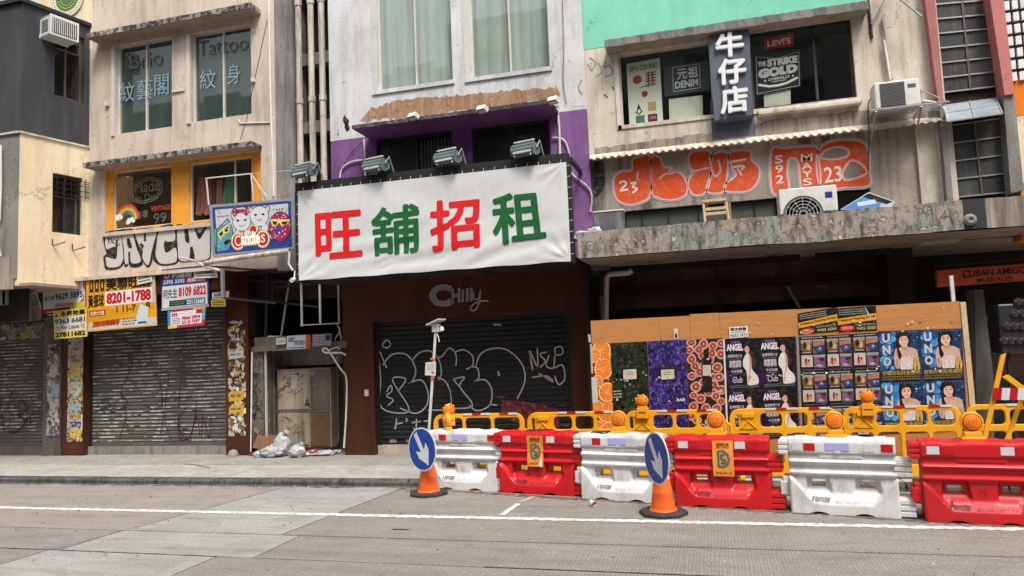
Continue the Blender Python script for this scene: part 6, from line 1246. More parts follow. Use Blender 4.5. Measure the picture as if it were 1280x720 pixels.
# ================================================================== PLYWOOD HOARDING
YH = 9.8; PH = PY(YH)
HB = thing('plywood_hoarding', 'plywood hoarding plastered with rows of posters below the concrete canopy', 'hoarding', (.7, YH, ZP))
def up(x, ya=400, yb=520): return (PH.at(x, ya)[0])
hxs = [PH.at(x, y)[0] for x, y in ((738, 400), (824, 396), (862, 394), (899, 393), (996, 388), (1095, 384), (1200, 380))]; hz = 2.1
for i, (a, b) in enumerate(zip(hxs, hxs[1:])):
    m = MB(); m.box(a+.0015, b-.0015, YH+(.003 if i % 2 else 0), YH+.018, ZP, hz+(0, 0, .02, .015, .012, .01)[i], ply); m.build('plywood_board', HB)
m = MB(); m.box(hxs[-1]+.002, hxs[-1]+.06, YH-.01, YH+.5, ZP, hz-.0, wood); m.build('end_board', HB)
for x in (hxs[0]+.4, 0.2, 1.4, 2.6): m = MB(); m.box(x, x+.05, YH+.02, YH+.07, ZP, hz-.05, wood); m.build('batten', HB)
pr = Print(Plane((hxs[-1]+.063, YH-.01, 0), (0, 1, 0)), PAINT); pr.quadr(0, .12, .7, 1.85); pr.rect(0, 0, 1, 1, 'b8aca8', 1)
for k in range(8): pr.poly([(0, k*.125), (1, k*.125+.04), (1, k*.125+.09), (0, k*.125+.05)], 'a82a22', 2)
pr.build('hazard_tape', HB)
def poster(corn, fn, label, layer=0, col='2a2a2c'):
    pr = Print(PH, INKG, .004+layer*.004); pr.quadpx(*corn); sheet(pr, col, 0, .003); pr.rect(0, 0, 1, 1, col, 0); fn(pr); return tag(pr.build('poster', HB), label)
def dn(y, x): return y   # helper kept simple
def p_orange(p):
    for x, y, r in ((.55, .93, .5), (1.0, .80, .45), (.62, .74, .5), (.2, .88, .35), (.75, .50, .48), (.3, .62, .3), (.7, .30, .52), (.2, .36, .35), (.75, .10, .5), (.2, .14, .4)):
        a = [(x+r*cos(t), y+r*.23*sin(t)) for t in [2*pi*k/24 for k in range(24)]]; cl = lambda q, s_=1: [(min(max(x+(u-x)*s_, 0), 1), min(max(y+(v-y)*s_, 0), 1)) for u, v in q]
        L = 1+random.random()*.5
        for s_, c, l in ((1, '8a3a0c', 0), (.96, 'd06c14', .1), (.88, 'ecc890', .2), (.80, 'd9741c', .3)): p.poly(cl(a, s_), c, L+l)
        for k in range(10): t = 2*pi*k/10; q = [(x, y), (x+r*.78*cos(t), y+r*.18*sin(t))]; q = [(min(max(u, .02), .98), min(max(v, .01), .99)) for u, v in q]; p.stroke(q, .006, 'e0a862', L+.35)
    p.rect(0, .40, .28, .66, 'b8b6b0', 2.4); p.rect(0, .7, .1, 1, 'a8a4a0', 2.4); p.text('RAEI', .4, .29, .8, .32, 'd8d0c8', 3, .05)
def speck(p, n, cols, s=.05, l=1, asp=.5):
    for i in range(n):
        x = random.uniform(.01, .99); y = random.uniform(.005, .995); w = s*random.uniform(.4, 1.3); h = w*asp; t = random.uniform(0, pi); k = random.randint(3, 5)
        p.poly([(min(max(x+w*cos(t+2*pi*j/k), 0), 1), min(max(y+h*sin(t+2*pi*j/k), 0), 1)) for j in range(k)], random.choice(cols), l+(i % 40)*.02)
def bottle(p, y, w, cap=True):
    p.rect(.5-w, y-.075, .5+w, y+.06, '15130f', 3); p.rect(.5-w*.75, y-.06, .5+w*.75, y+.04, 'b9b4a6', 3.3); fine(p, .5-w*.4, y-.02, .5+w*.4, y+.02, 2, '6a655a', 3.6)
    if cap: p.rect(.5-w*1.05, y+.06, .5+w*1.05, y+.075, '2c2a25', 3)
def p_green(p): speck(p, 420, ['101a0e', '17240f', '1d2c14', '0b120b', '24351a', '141d10'], .07); speck(p, 22, ['5d6a50', '8a9480'], .02, 2); bottle(p, .68, .24); bottle(p, .06, .24); p.ell(.13, .42, .03, .015, 'b0b4a8', 3, 8); fine(p, .03, .43, .25, .52, 3, '9aa494', 3)
def p_purple(p): speck(p, 650, ['2a1f5c', '3b2a7a', '1c1440', '4a3690', '140e30', '5a4aa0'], .045); speck(p, 60, ['8f86c8', 'a8a0d8'], .012, 2); bottle(p, .66, .23); bottle(p, .05, .17, False); p.text('RAEI', .72, .37, .92, .40, 'c8c4d8', 3, .04)
def p_fig(p):
    random.seed(11); pts = []
    for i in range(900):
        x, y = random.uniform(.05, .95), random.uniform(.02, .98)
        if all(math.hypot(x-a, (y-b)*2.9) > .20 for a, b in pts): pts.append((x, y))
    for k, (x, y) in enumerate(pts):
        rx, ry = .148*random.uniform(.85, 1.15), .050*random.uniform(.8, 1.2); cl = lambda q: [(min(max(u, 0), 1), min(max(v, 0), 1)) for u, v in q]
        for s_, c, l in ((1, '5a3a34', 0), (.9, 'c9a496', .1), (.72, 'a8543f', .2), (.5, '8a3428', .3), (.2, 'c28a6a', .4)): p.poly(cl([(x+rx*s_*cos(t), y+ry*s_*(1+.12*cos(t))*sin(t)) for t in [2*pi*j/14 for j in range(14)]]), c, 1+l+(k % 5)*.02)
    p.rect(.40, .45, .66, .80, '171310', 3); p.rect(.46, .80, .60, .88, '171310', 3); p.rect(.42, .62, .64, .73, 'b4aca0', 3.4); p.text('RAEI', .74, .44, .93, .465, 'c8b4b0', 3, .04); p.rect(.46, .06, .72, .16, '9a9a94', 3)
poster(((737.5, 430), (763, 428.5), (768, 552), (743, 554)), p_orange, 'tall poster of sliced oranges at the left end', col='4a2408')
poster(((763.5, 429), (809, 426.5), (813.5, 549), (767.5, 551.5)), p_green, 'tall dark green poster with a square perfume bottle', col='11180e')
poster(((809.5, 426.5), (857, 424.5), (861.5, 546.5), (814, 549)), p_purple, 'tall purple poster with a white labelled bottle', col='241a50')
poster(((857.5, 425), (904, 422.5), (909, 544), (862, 546.5)), p_fig, 'tall poster of cut figs around a dark bottle', col='2a1a18')
SKIN, HAIR = 'b98e78', '2b1712'
def angel(p, k=0):
    p.rect(0, 0, 1, 1, '0d0a12', .2); p.poly([(.0, .1), (.35, .14), (.3, .26), (.0, .3)], '2c0f3e', .6); p.poly([(.8, .02), (1, .05), (1, .45), (.9, .3)], '241038', .6); p.poly([(.1, .98), (.4, .99), (.3, .74)], '1e0c30', .6)
    p.text('ANGEL', .05, .76, .54, .90, 'cfc6d4', 2, .05); p.text('CLUB DE', .2, .915, .44, .95, '8a7a90', 2, .03); p.text('金環表現少女', .08, .63, .50, .69, 'b8b2bc', 2, .02)
    fine(p, .1, .58, .5, .615, 1, '6d6674', 2); p.text('音樂派對', .12, .50, .46, .57, 'c2bcc6', 2, .03); p.text('旺角酒吧', .12, .435, .46, .50, 'c2bcc6', 2, .03); fine(p, .2, .41, .44, .43, 1, '7a7480', 2); p.text('今日免費', .16, .33, .48, .385, 'b8b2bc', 2, .02); fine(p, .2, .29, .44, .32, 1, '7a7480', 2)
    p.text('Club', .2, .13, .48, .25, 'c8c4cc', 2, .0); fine(p, .1, .02, .95, .09, 2, '6f6a74', 2)
    p.poly([(.58, .86), (.63, .90), (.70, .89), (.74, .82), (.80, .70), (.86, .58), (.88, .45), (.80, .42), (.74, .60), (.70, .72), (.60, .80)], '3a2018', 2)
    p.ell(.65, .79, .075, .075, 'c9a08c', 2.4); p.ell(.62, .80, .010, .006, '2a1512', 3.0, 6); p.ell(.665, .80, .010, .006, '2a1512', 3.0, 6); p.poly([(.63, .74), (.69, .74), (.72, .66), (.62, .68)], SKIN, 2.3); p.poly([(.565, .79), (.58, .88), (.66, .90), (.74, .85), (.76, .76), (.72, .74), (.70, .83), (.64, .85)], HAIR, 2.7)
    p.poly(spl([(.62, .69), (.70, .68), (.76, .60), (.76, .45), (.80, .35), (.92, .25), (.95, .14), (.90, .09), (.64, .08), (.62, .25), (.60, .36), (.52, .45), (.53, .58)], 4, True), 'cbc7c0', 2.6)
    p.poly([(.70, .66), (.76, .62), (.77, .45), (.70, .28), (.66, .12), (.62, .12), (.68, .30), (.71, .46)], SKIN, 3)
    for s_ in (.635, .672): p.ell(s_, .80, .008, .005, '2a1512', 2.9, 6)
    p.stroke([(.645, .765), (.665, .765)], .006, '9a3a38', 2.9)
def at2(cols, rows, fn, label, col, fl=0):
    for i in range(len(cols)-1):
        for j in range(len(rows)-1):
            def xx(k, y): return cols[k][0]+(cols[k][1]-cols[k][0])*(y-cols[k][2])/(cols[k][3]-cols[k][2])
            L = [(xx(i, 0)+0, 0)]
            def pt(k, r): 
                y = rows[r][0]+(rows[r][1]-rows[r][0])*k/(len(cols)-1); x = cols[k][0]+(cols[k][1]-cols[k][0])*(y-cols[k][2])/(cols[k][3]-cols[k][2]); return (x, y)
            poster((pt(i, j), pt(i+1, j), pt(i+1, j+1), pt(i, j+1)), lambda p: fn(p, i+2*j), label[i+j*(len(cols)-1)] if isinstance(label, list) else label, (i+j) % 2*.3, col)
at2([(905.5, 910, 424, 545), (948, 954, 423, 543), (994, 999, 420.5, 541)], [(424, 420.5), (487.5, 483.5), (551, 546)], angel, 'ANGEL club poster with a woman in a white dress', '0d0a12')
m = MB(); m.prism([PH.w(*PH.at(*c), .006) for c in ((995, 419), (998, 418.8), (1003, 541), (1000, 541))], (0, -.006, 0), steel); m.build('joint_strip', HB)
m = MB(); m.prism([PH.w(*PH.at(*c), .007) for c in ((903.6, 424), (905.8, 423.8), (910.5, 544), (908.3, 544))], (0, -.006, 0), pale_steel); m.build('joint_strip', HB)
def photo(p, x0, y0, x1, y1, kind):
    o = p.sub(x0, y0, x1, y1)
    if kind == 0:
        p.rect(0, 0, 1, 1, '6a4a30', 1); p.rect(0, 0, 1, .2, '141210', 1.3); p.ell(.55, .55, .3, .28, 'a87a4a', 1.5); p.ell(.35, .6, .16, .25, '2a1a14', 1.8); p.ell(.7, .45, .14, .2, 'b89a7a', 1.9); p.rect(0, .75, 1, 1, '8a8a84', 1.4); p.rect(.1, .05, .9, .15, '8a8a88', 1.8)
    elif kind == 1:
        p.rect(0, 0, 1, 1, '2a3350', 1); p.poly([(0, .5), (1, .6), (1, .85), (0, .8)], 'a86a4a', 1.4); p.rect(0, .85, 1, 1, '8c8c8c', 1.5); p.ell(.55, .3, .3, .18, '3c4c80', 1.5); p.ell(.58, .34, .08, .08, 'a8b0d0', 1.8); p.poly([(0, 0), (.3, 0), (0, .4)], '8a5a40', 1.6)
    elif kind == 2:
        p.rect(0, 0, 1, 1, 'b8aaa0', 1); p.rect(0, 0, 1, .12, '141210', 1.3); p.ell(.4, .5, .12, .3, '9a4a40', 1.5); p.ell(.65, .45, .14, .25, 'c08a74', 1.6); p.ell(.4, .62, .06, .08, '2a1814', 1.8); p.ell(.65, .6, .07, .09, '2a1814', 1.8); p.ell(.2, .4, .08, .15, 'c49a84', 1.6)
    else:
        p.rect(0, 0, 1, 1, '55505c', 1); p.ell(.3, .45, .22, .2, '8a4a80', 1.5); p.ell(.7, .4, .16, .22, '7a2a60', 1.6); p.rect(0, .8, 1, 1, '8c8c90', 1.5); p.rect(.5, .55, .9, .75, '2a2830', 1.6); p.ell(.5, .2, .3, .1, 'a09aa4', 1.5)
    p.q = o
def collage(p, k=0):
    p.rect(0, 0, 1, 1, '0e0e10', .2); photo(p, .06, .50, .49, .90, 0); photo(p, .53, .50, .97, .90, 1); photo(p, .06, .08, .49, .46, 2); photo(p, .53, .08, .97, .46, 3); fine(p, .1, .92, .9, .985, 1, '9a9a98', 2); fine(p, .1, .01, .9, .06, 1, '6a6a68', 2)
at2([(998.5, 1004, 420, 542), (1031, 1037, 418.5, 540), (1064, 1070, 417, 538), (1097.5, 1103.5, 415, 536)], [(421, 415.5), (464.5, 461), (508, 504), (552, 547)], collage, 'black sheet of four small photographs', '0e0e10')
def ad(k):
    def f(p, *_):
        p.rect(0, 0, 1, 1, '10100f', .2); fine(p, .04, .68, .75, .95, 3, '8a8a84', 1); p.poly([(0, .30), (1, .44), (1, .70), (0, .56)], 'cf9420', 1.2); old = p.q; p.q = [p.mp(.04, .60), p.mp(.97, .72), p.mp(.97, .42), p.mp(.04, .28)]; p.text('Professional Postering Services', 0, .3, 1, .8, '6a3a08', 2, .03); p.q = old
        fine(p, .45, .22, .97, .32, 2, '9a9a94', 1.4); p.text('9402 6583', .48, .06, .97, .18, 'b0a860', 1.6, .02)
        if k == 0: p.ell(.22, .14, .2, .13, 'a83020', 1.5); p.ell(.2, .10, .17, .10, 'c8c0b0', 1.8); p.text('街招', .08, .03, .34, .17, 'c05a20', 2.2, .05)
        else: p.ell(.24, .15, .2, .14, 'b02028', 1.5); fine(p, .1, .1, .38, .22, 2, 'd8b8b0', 1.9); p.poly([(.72, 1), (.80, .62), (.95, .42), (.84, .6)], 'c8c6c0', 2.5)
    return f
poster(((997.5, 392), (1046, 383.5), (1047, 414), (998.5, 418.5)), ad(0), 'black and yellow postering advert with a torn top, left of its twin', .5, '10100f'); poster(((1046.5, 385.5), (1094.5, 382), (1096, 413), (1047.5, 415.5)), ad(1), 'black and yellow postering advert with a folded white corner', .5, '10100f')
def uno(p, k=0):
    p.rect(0, 0, 1, 1, '123058', .2)
    for i in range(70): x, y = random.uniform(.02, .98), random.uniform(.26, .97); r_ = random.uniform(.02, .07)*(1.5 if x < .42 else .7); p.ell(min(max(x, r_), 1-r_), min(y, 1-r_*.8), r_, r_*.7, random.choice(['2268b0', '2f84c8', '1a4a80', '4a9ad0'] if x < .42 else ['0c1c38', '163866', '10284c']), .5+i*.01, 9)
    for t, y in (('U', .76), ('N', .53), ('O', .30)): p.text(t, .06, y, .30, y+.19, '46525e', 1.4, .07); p.text(t, .085, y+.012, .275, y+.185, 'b4b8be', 1.9, .05)
    p.poly(spl([(.42, .80), (.44, .92), (.53, .985), (.66, .98), (.75, .90), (.76, .78), (.70, .68), (.56, .58), (.50, .44), (.44, .50), (.43, .64)], 4, True), '1a1012', 2)
    p.poly(spl([(.36, .54), (.40, .64), (.53, .67), (.72, .67), (.88, .62), (.93, .50), (.90, .34), (.83, .26), (.80, .44), (.78, .24), (.50, .24), (.49, .42), (.46, .26), (.38, .28), (.35, .40)], 4, True), 'c39c88', 2.3)
    p.poly([(.37, .42), (.40, .28), (.44, .28), (.44, .45)], 'a98270', 2.4); p.poly([(.82, .44), (.84, .28), (.90, .34), (.89, .46)], 'a98270', 2.4)
    p.poly([(.55, .62), (.68, .62), (.69, .73), (.55, .73)], 'b08a76', 2.5)
    p.poly(spl([(.485, .82), (.50, .74), (.58, .675), (.66, .70), (.715, .79), (.71, .90), (.60, .935), (.50, .90)], 4, True), 'd3ad98', 2.7)
    p.poly(spl([(.45, .78), (.46, .92), (.56, .985), (.68, .96), (.74, .86), (.735, .74), (.70, .84), (.66, .885), (.56, .88), (.50, .84), (.485, .76)], 3, True), '1a1012', 3)
    for s_ in (.555, .655): p.ell(s_, .815, .026, .011, '20120f', 3.1, 8); p.stroke([(s_-.03, .848), (s_+.03, .85)], .004, '3a221c', 3.1)
    p.stroke([(.605, .79), (.60, .765), (.612, .762)], .003, 'a87f6c', 3.1); p.poly([(.57, .735), (.605, .742), (.64, .737), (.605, .718)], 'b04a4c', 3.1)
    p.poly(spl([(.45, .80), (.49, .74), (.49, .62), (.54, .52), (.50, .43), (.44, .50), (.43, .66)], 3, True), '1a1012', 2.9)
    p.poly(spl([(.49, .40), (.53, .48), (.60, .50), (.645, .46), (.69, .50), (.76, .48), (.80, .40), (.78, .30), (.77, .235), (.51, .235), (.50, .31)], 3, True), 'c9bcbc', 3)
    for q in range(26): p.ell(random.uniform(.53, .76), random.uniform(.26, .44), .012, .009, random.choice(['9a7880', 'e2d8d8', 'b89aa0']), 3.2+q*.01, 6)
    for cx, c2_ in ((.56, .50), (.73, .76)): p.stroke([(cx, .48), (c2_, .66)], .005, 'c9bcbc', 3)
    p.rect(.03, .02, .97, .235, '2a2414', 3.5); p.text('好飲好玩旺角酒吧', .05, .135, .95, .215, '9a8648', 4, .03); fine(p, .05, .03, .95, .12, 2, '7a6a3a', 4)
    for x in (.84, .93): p.poly([(x-.03, .22), (x-.03, .36), (x-.01, .41), (x-.01, .46), (x+.01, .46), (x+.01, .41), (x+.03, .36), (x+.03, .22)], 'b8983a', 4.2)
    for i in range(9): p.ell(.35+i*.07, .97, .008, .007, '9fc0d8', 3.5, 6)
    for q in ((.84, .8), (.92, .6), (.93, .86)): p.ell(*q, .012, .01, 'b8c8d8', 1.5, 6)
at2([(1097.5, 1104, 413, 535), (1149.5, 1156, 412, 533), (1202, 1209, 410, 530)], [(414, 410.5), (478, 474.5), (542, 538)], uno, 'blue UNO bar poster with a dark haired woman', '10233f')
def notice(p): p.rect(0, 0, 1, 1, 'cfcfca', .2); p.text('業主執盤', .08, .66, .92, .92, '22221f', 1, .03); fine(p, .1, .42, .9, .6, 1, '5a5a56', 1); p.text('9683-5434', .05, .08, .95, .36, '22221f', 1, .0)
poster(((911, 409), (934.5, 407.5), (935.5, 421), (912, 423)), notice, 'small white landlord notice with number 9683-5434', 2, 'cfcfca')
pr = Print(PH, PAINT, .003); pr.quadpx((842, 411), (847, 410.5), (848, 423), (843, 424)); pr.rect(0, 0, 1, 1, 'c8c6c0', 1); pr.text('1', .2, .1, .8, .5, '22221f', 2); pr.quadpx((735, 418), (738, 418), (739, 428), (736, 428)); pr.rect(0, 0, 1, 1, 'b8a4a0', 1); pr.build('paper_scrap', HB)
pr = Print(PH, PAINT, .012)
for i in range(90):
    x = random.uniform(hxs[0]+.02, hxs[-1]-.05); z = random.choice([random.gauss(1.86, .05), random.uniform(.3, 2.05), random.gauss(1.30, .02)]); w_ = random.uniform(.004, .022); h_ = random.uniform(.004, .016)
    pr.poly([(x+w_*cos(2*pi*j/5+random.uniform(-.4, .4)), z+h_*sin(2*pi*j/5+random.uniform(-.4, .4))) for j in range(5)], random.choice(['cfcac0', 'b5afa4', 'd8d4cc', '8a8078']), 1+(i % 9)*.1, raw=True)
o = pr.build('torn_paper_bits', HB); o['kind'] = 'stuff'
m = MB(); x, z = PH.at(1190, 352); a = PY(9.9).at(1189, 345), PY(9.9).at(1190, 378); m.box(a[1][0]-.02, a[1][0]+.02, YH+.03, YH+.07, a[1][1]-.2, a[0][1], pale_steel); m.build('upright_stick', HB)
# ================================================================== WATER FILLED BARRIERS
BL = 1.13; BHh = .745
def barrier_mesh(mat_):
    mb = MB(); NXb, NZb = 92, 56; x0, x1 = .045, 1.03
    prof = [(0, .175), (.09, .178), (.115, .172), (.20, .118), (.37, .112), (.385, .138), (.405, .142), (.42, .104), (.475, .102), (.495, .140), (.515, .142), (.53, .108), (.585, .108), (.60, .135), (.70, .135), (.735, .12), (.745, .10), (1, .1)]
    def d0(z):
        for (a, p), (b, q) in zip(prof, prof[1:]):
            if a <= z <= b: return p+(q-p)*(z-a)/(b-a)
        return .1
    holes = ((.25, .38), (.69, .83)); hz_ = (.255, .325)
    def inh(x, z): return any(a < x < b for a, b in holes) and hz_[0] < z < hz_[1]
    def arch(x): return max([0]+[.026*max(0, 1-((x-c)/.10)**2) for c in (.31, .72)])
    def top(x): return BHh-.012*max(0, 1-((x-.30)/.09)**2)-.012*max(0, 1-((x-.78)/.09)**2)-(.01 if x < .1 or x > .95 else 0)
    def dd(x, z):
        d = d0(z); e = min(x-x0, x1-x)
        if z < .372:   # base face rises in a diagonal step towards both ends
            zb = .095+max(0, .235-e)*1.15; k = .55 if e > .235 else .55+min(1, (.235-e)/.05)*2.2
            d = .172 if z < zb else max(.112, .172-(z-zb)*k)
            if z > .345: d = min(d, .112+(.372-z)*2.2)
        if .50 < z < .60 and .33 < x < .74: d += .012*min(1, min(x-.33, .74-x)/.015)*min(1, min(z-.53, .6-z)/.01) if .53 < z < .6 else 0
        for a, b in holes:   # sloping pockets round the hand holes
            c = (a+b)/2; w = .105+(.37-z)*.16
            if .17 < z < .372:
                q = min(1, max(0, (w-abs(x-c))/.022))*min(1, max(0, (.372-z)/.012))*min(1, max(0, (z-.17)/.05)); d -= q*.060*min(1, (z-.15)/.10)
        if e < .018: d -= .018*(1-e/.018)**2
        return d
    xs = sorted(set([x0+(x1-x0)*i/NXb for i in range(NXb+1)]+[h for p in holes for h in p])); zs = sorted(set([BHh*j/NZb for j in range(NZb+1)]+list(hz_)))
    nx, nz = len(xs), len(zs); V = []; Fc = []
    for s in (-1, 1):
        for z in zs:
            for x in xs:
                a = arch(x); zz = a+(top(x)-a)*z/BHh if z < .12 or z > .6 else z
                if z < .12: zz = a*(1-z/.12)+z
                if z > .6: zz = .6+(top(x)-.6)*(z-.6)/(BHh-.6)
                dv = dd(x, z)
                if z > BHh-.012: dv -= .012
                V.append((x, s*dv, zz))
    n1 = nx*nz; Hh = set()
    for j in range(nz-1):
        for i in range(nx-1):
            if inh((xs[i]+xs[i+1])/2, (zs[j]+zs[j+1])/2): Hh.add((i, j)); continue
            a = j*nx+i; Fc.append((a, a+1, a+nx+1, a+nx)); Fc.append((n1+a+1, n1+a, n1+a+nx, n1+a+nx+1))
    def br(a, b): Fc.append((a, b, n1+b, n1+a))
    for i in range(nx-1): br(i+1, i); br((nz-1)*nx+i, (nz-1)*nx+i+1)
    for j in range(nz-1): br(j*nx, (j+1)*nx); br((j+1)*nx+nx-1, j*nx+nx-1)
    for i, j in Hh:
        a = j*nx+i
        if (i-1, j) not in Hh: br(a+nx, a)
        if (i+1, j) not in Hh: br(a+1, a+nx+1)
        if (i, j-1) not in Hh: br(a, a+1)
        if (i, j+1) not in Hh: br(a+nx+1, a+nx)
    mb.add(V, Fc, mat_); return mb
def tabs(mat_, side):
    mb = MB()
    if side < -.9:   # left end: ribbed top lug, plain middle block
        for k in range(3): mb.box(-.045, .05, -.122, .122, .575+k*.050, .575+k*.050+.036, mat_)
        mb.box(-.035, .05, -.112, .112, .568, .725, mat_)
    elif side < -.5: mb.box(-.045, .05, -.115, .115, .165, .30, mat_); mb.box(-.02, .05, -.105, .105, .15, .345, mat_)
    elif side < 1:
        for k in range(3): mb.box(1.0, 1.155, -.128, .128, .385+k*.052, .385+k*.052+.038, mat_)
        mb.box(1.0, 1.14, -.118, .118, .378, .545, mat_)
    else:
        for k in range(3): mb.box(1.0, 1.16, -.158, .158, .015+k*.058, .015+k*.058+.044, mat_)
        mb.box(1.0, 1.15, -.147, .147, .01, .185, mat_)
    return mb
refl_r = simple('red reflector', (.48, .005, .01), .25, vary=.1, da=.1); refl_w = simple('silver reflector', (.60, .61, .64), .25, vary=.2, da=.15, scale=40)
lilac = simple('lilac label', (.42, .40, .72), .35, da=.1); print_k = INK
BPos = []
def barrier(col, label, loc, rz, plate=True):
    m_ = white_pl if col == 'w' else red_pl
    t = thing('water_barrier', label, 'barrier', loc, rz, 'water filled barriers along the kerb'); key = col
    if key not in CACHE:
        b = barrier_mesh(m_).build('body', t, local=True, smooth=42); kids = [b]+[tabs(m_, q_).build('end_lug', t, local=True, bevel=.006) for q_ in (-1, -.6, .5, 1)]
        if col == 'w': tiles = ((.09, 1), (.20, 0), (.74, 1), (.90, 0))
        else: tiles = ((.10, 1), (.215, 2), (.69, 1), (.815, 2))
        for x, c in tiles:
            r = MB(); mm = (refl_r, refl_w, refl_r)[c]; w = .105
            if col == 'w' and c == 1: w = .10
            r.box(x, x+w, -.1395, -.1365, .615, .69, mm); kids.append(r.build('reflector', t, local=True, bevel=.003))
        r = MB()
        if col == 'w': r.box(.40, .62, -.141, -.1365, .62, .695, lilac); r.box(.49, .54, -.145, -.137, .60, .618, white_pl); kids.append(r.build('label_plate', t, local=True, bevel=.002))
        p = Print(Plane((0, -.1165, 0)), INK, 0); P2 = p
        # flat darker 72 painting the relief shade of moulded digits, and the maker's line on the sloping skirt
        sk = Plane((0, -.1187, 0)); p.quadr(.30, .36, .20, .255)
        dk = 'a9a9a9' if col == 'w' else '7c0a10'
        p.p = Plane((0, -.130, 0)); p.quadr(.16, .95, .10, .20)
        class SP(Plane): pass
        s0 = Vector((0, -.1735, .115)); s1_ = Vector((0, -.1195, .20)); vv = (s1_-s0).normalized()
        pl_ = Plane((0, 0, 0)); pl_.O = s0; pl_.V = vv; pl_.N = Vector((0, -vv.z, vv.y)); p.p = pl_
        class W_:
            pass
        pl_.w = lambda u, v, n=0, s0=s0, vv=vv, nn=pl_.N: s0+Vector((u, 0, 0))+vv*v+nn*(n+.004)
        p.quadr(.25, .42, .040, .060); p.ell(.06, .5, .05, .5, '1a1a1c', 1, 12); p.text('World Plaza', .15, 0, 1, 1, '1a1a1c', 1, .03); p.quadr(.25, .41, .012, .030); p.rect(0, 0, .08, 1, '1a1a1c', 1); p.text('26713238', .15, 0, 1, 1, '1a1a1c', 1, .04); p.quadr(.47, .85, .012, .034); p.text('BG DA C917-2-3372', 0, 0, 1, 1, dk, 1, .0)
        p.p = Plane((0, -.1225, 0)); p.quadr(.49, .56, .24, .30); p.text('72', 0, 0, 1, 1, 'b4b4b4' if col == 'w' else '960a12', 1, .0)
        kids.append(p.build('maker_marks', None, local=True)); kids[-1].parent = t; CACHE[key] = kids
    else:
        for k in CACHE[key]: c = k.copy(); COL.objects.link(c); c.parent = t
    return t
CACHE = {}
fr = [(-3.68, 8.99, 'w'), (-2.65, 8.78, 'r'), (-1.575, 8.50, 'w'), (-.50, 8.16, 'r'), (.66, 7.955, 'w'), (1.80, 7.66, 'r'), (2.93, 7.45, 'w')]
lab = ['white barrier at the left end of the row, partly behind the blue arrow cone', 'red barrier second from the left with an orange notice and no lamp', 'white barrier between two red ones, left of the second arrow cone', 'red barrier right of the second arrow cone with an orange notice and a lamp', 'white barrier with lilac plate and a round lamp, below the photo sheets', 'large red barrier at the right end of the row with a round lamp', 'white barrier just beyond the right edge of the picture']
bars = []
for i, (x, y, c) in enumerate(fr[:6]):
    nx_ = fr[i+1]; an = math.atan2(nx_[1]-y, nx_[0]-x)*(.75); off = .178
    bars.append((barrier(c, lab[i], (x-off*sin(an)*0, y+off, 0), an), an))
def onbar(i, x, y, z):
    t, a = bars[i]; return (t.location.x+x*cos(a)-y*sin(a), t.location.y+x*sin(a)+y*cos(a), z)
# orange notices tied on the red barriers
def bagnotice(i, x, label, seed):
    t, a = bars[i]; o = thing('notice_bag', label, 'notice', onbar(i, x, -.15, .33), a)
    w, h = .215, .37; pl_ = Plane((0, 0, 0)); wr_ = lambda u, v: .012*sin(v*9+seed)+.010*noise.noise((u*9, v*6, seed))
    mb = MB(); n_, k_ = 12, 18; mb.add([pl_.w(u, v, wr_(u, v)) for v in [h*j/k_ for j in range(k_+1)] for u in [w*i_/n_ for i_ in range(n_+1)]], [(j*(n_+1)+i_, j*(n_+1)+i_+1, (j+1)*(n_+1)+i_+1, (j+1)*(n_+1)+i_) for j in range(k_) for i_ in range(n_)], simple('orange notice sheet', (.75, .26, .03), .5) if 'orange notice sheet' not in MATS else MATS['orange notice sheet'])
    mb.build('sheet', o, local=True, smooth=60)
    p = Print(pl_, INKG, .004, wr_); p.quadr(.0, w, 0, h)
    p.stroke([(.28, .28), (.28, .70), (.5, .72), (.72, .62), (.80, .48), (.70, .33), (.5, .27), (.28, .28)], .022, '2a6a68', 1); p.stroke(spl([(.58, .60), (.42, .60), (.42, .50), (.60, .46), (.60, .38), (.40, .38)], 4), .018, '2a6a68', 1.2); p.text('渠務署工程', .22, .86, .8, .93, '6a2a08', 1, .03); p.text('DSD WORKS', .2, .79, .8, .84, '6a2a08', 1, .02); p.text('24 HRS 2300 1110', .12, .07, .88, .13, '6a2a08', 1, .02)
    p.build('print', o, local=True)
    if seed > 2: m = MB(); m.prism([(w-.03, -.03, 0), (w+.0, -.035, .0), (w, -.03, .15), (w-.05, -.045, .02)], (0, -.003, 0), MATS['white barrier plastic']); m.build('curled_corner', o, local=True)
bagnotice(1, .43, 'orange works notice with a curled corner on the second barrier', 3); bagnotice(3, .46, 'flat orange works notice on the red barrier right of the second cone', 1)
for i, x in ((1, .40), (2, .18)):
    m = MB(); t, a = bars[i]; q = [Vector(onbar(i, x, -.10, .748)), Vector(onbar(i, x+.3, .05, .748)), Vector(onbar(i, x+.28, .10, .748)), Vector(onbar(i, x-.02, .0, .748))]; m.prism(q, (0, 0, .008), rubber); m.tube([q[0]+Vector((.1, -.01, .006)), q[0]+Vector((.15, .01, -.02)), q[0]+Vector((.2, -.02, .004))], .012, rubber, 5); tag(m.build('rubber_strip'), ['black rubber strip lying on top of the second barrier', 'black rubber strip on top of the white barrier between red ones'][i-1], 'strap')
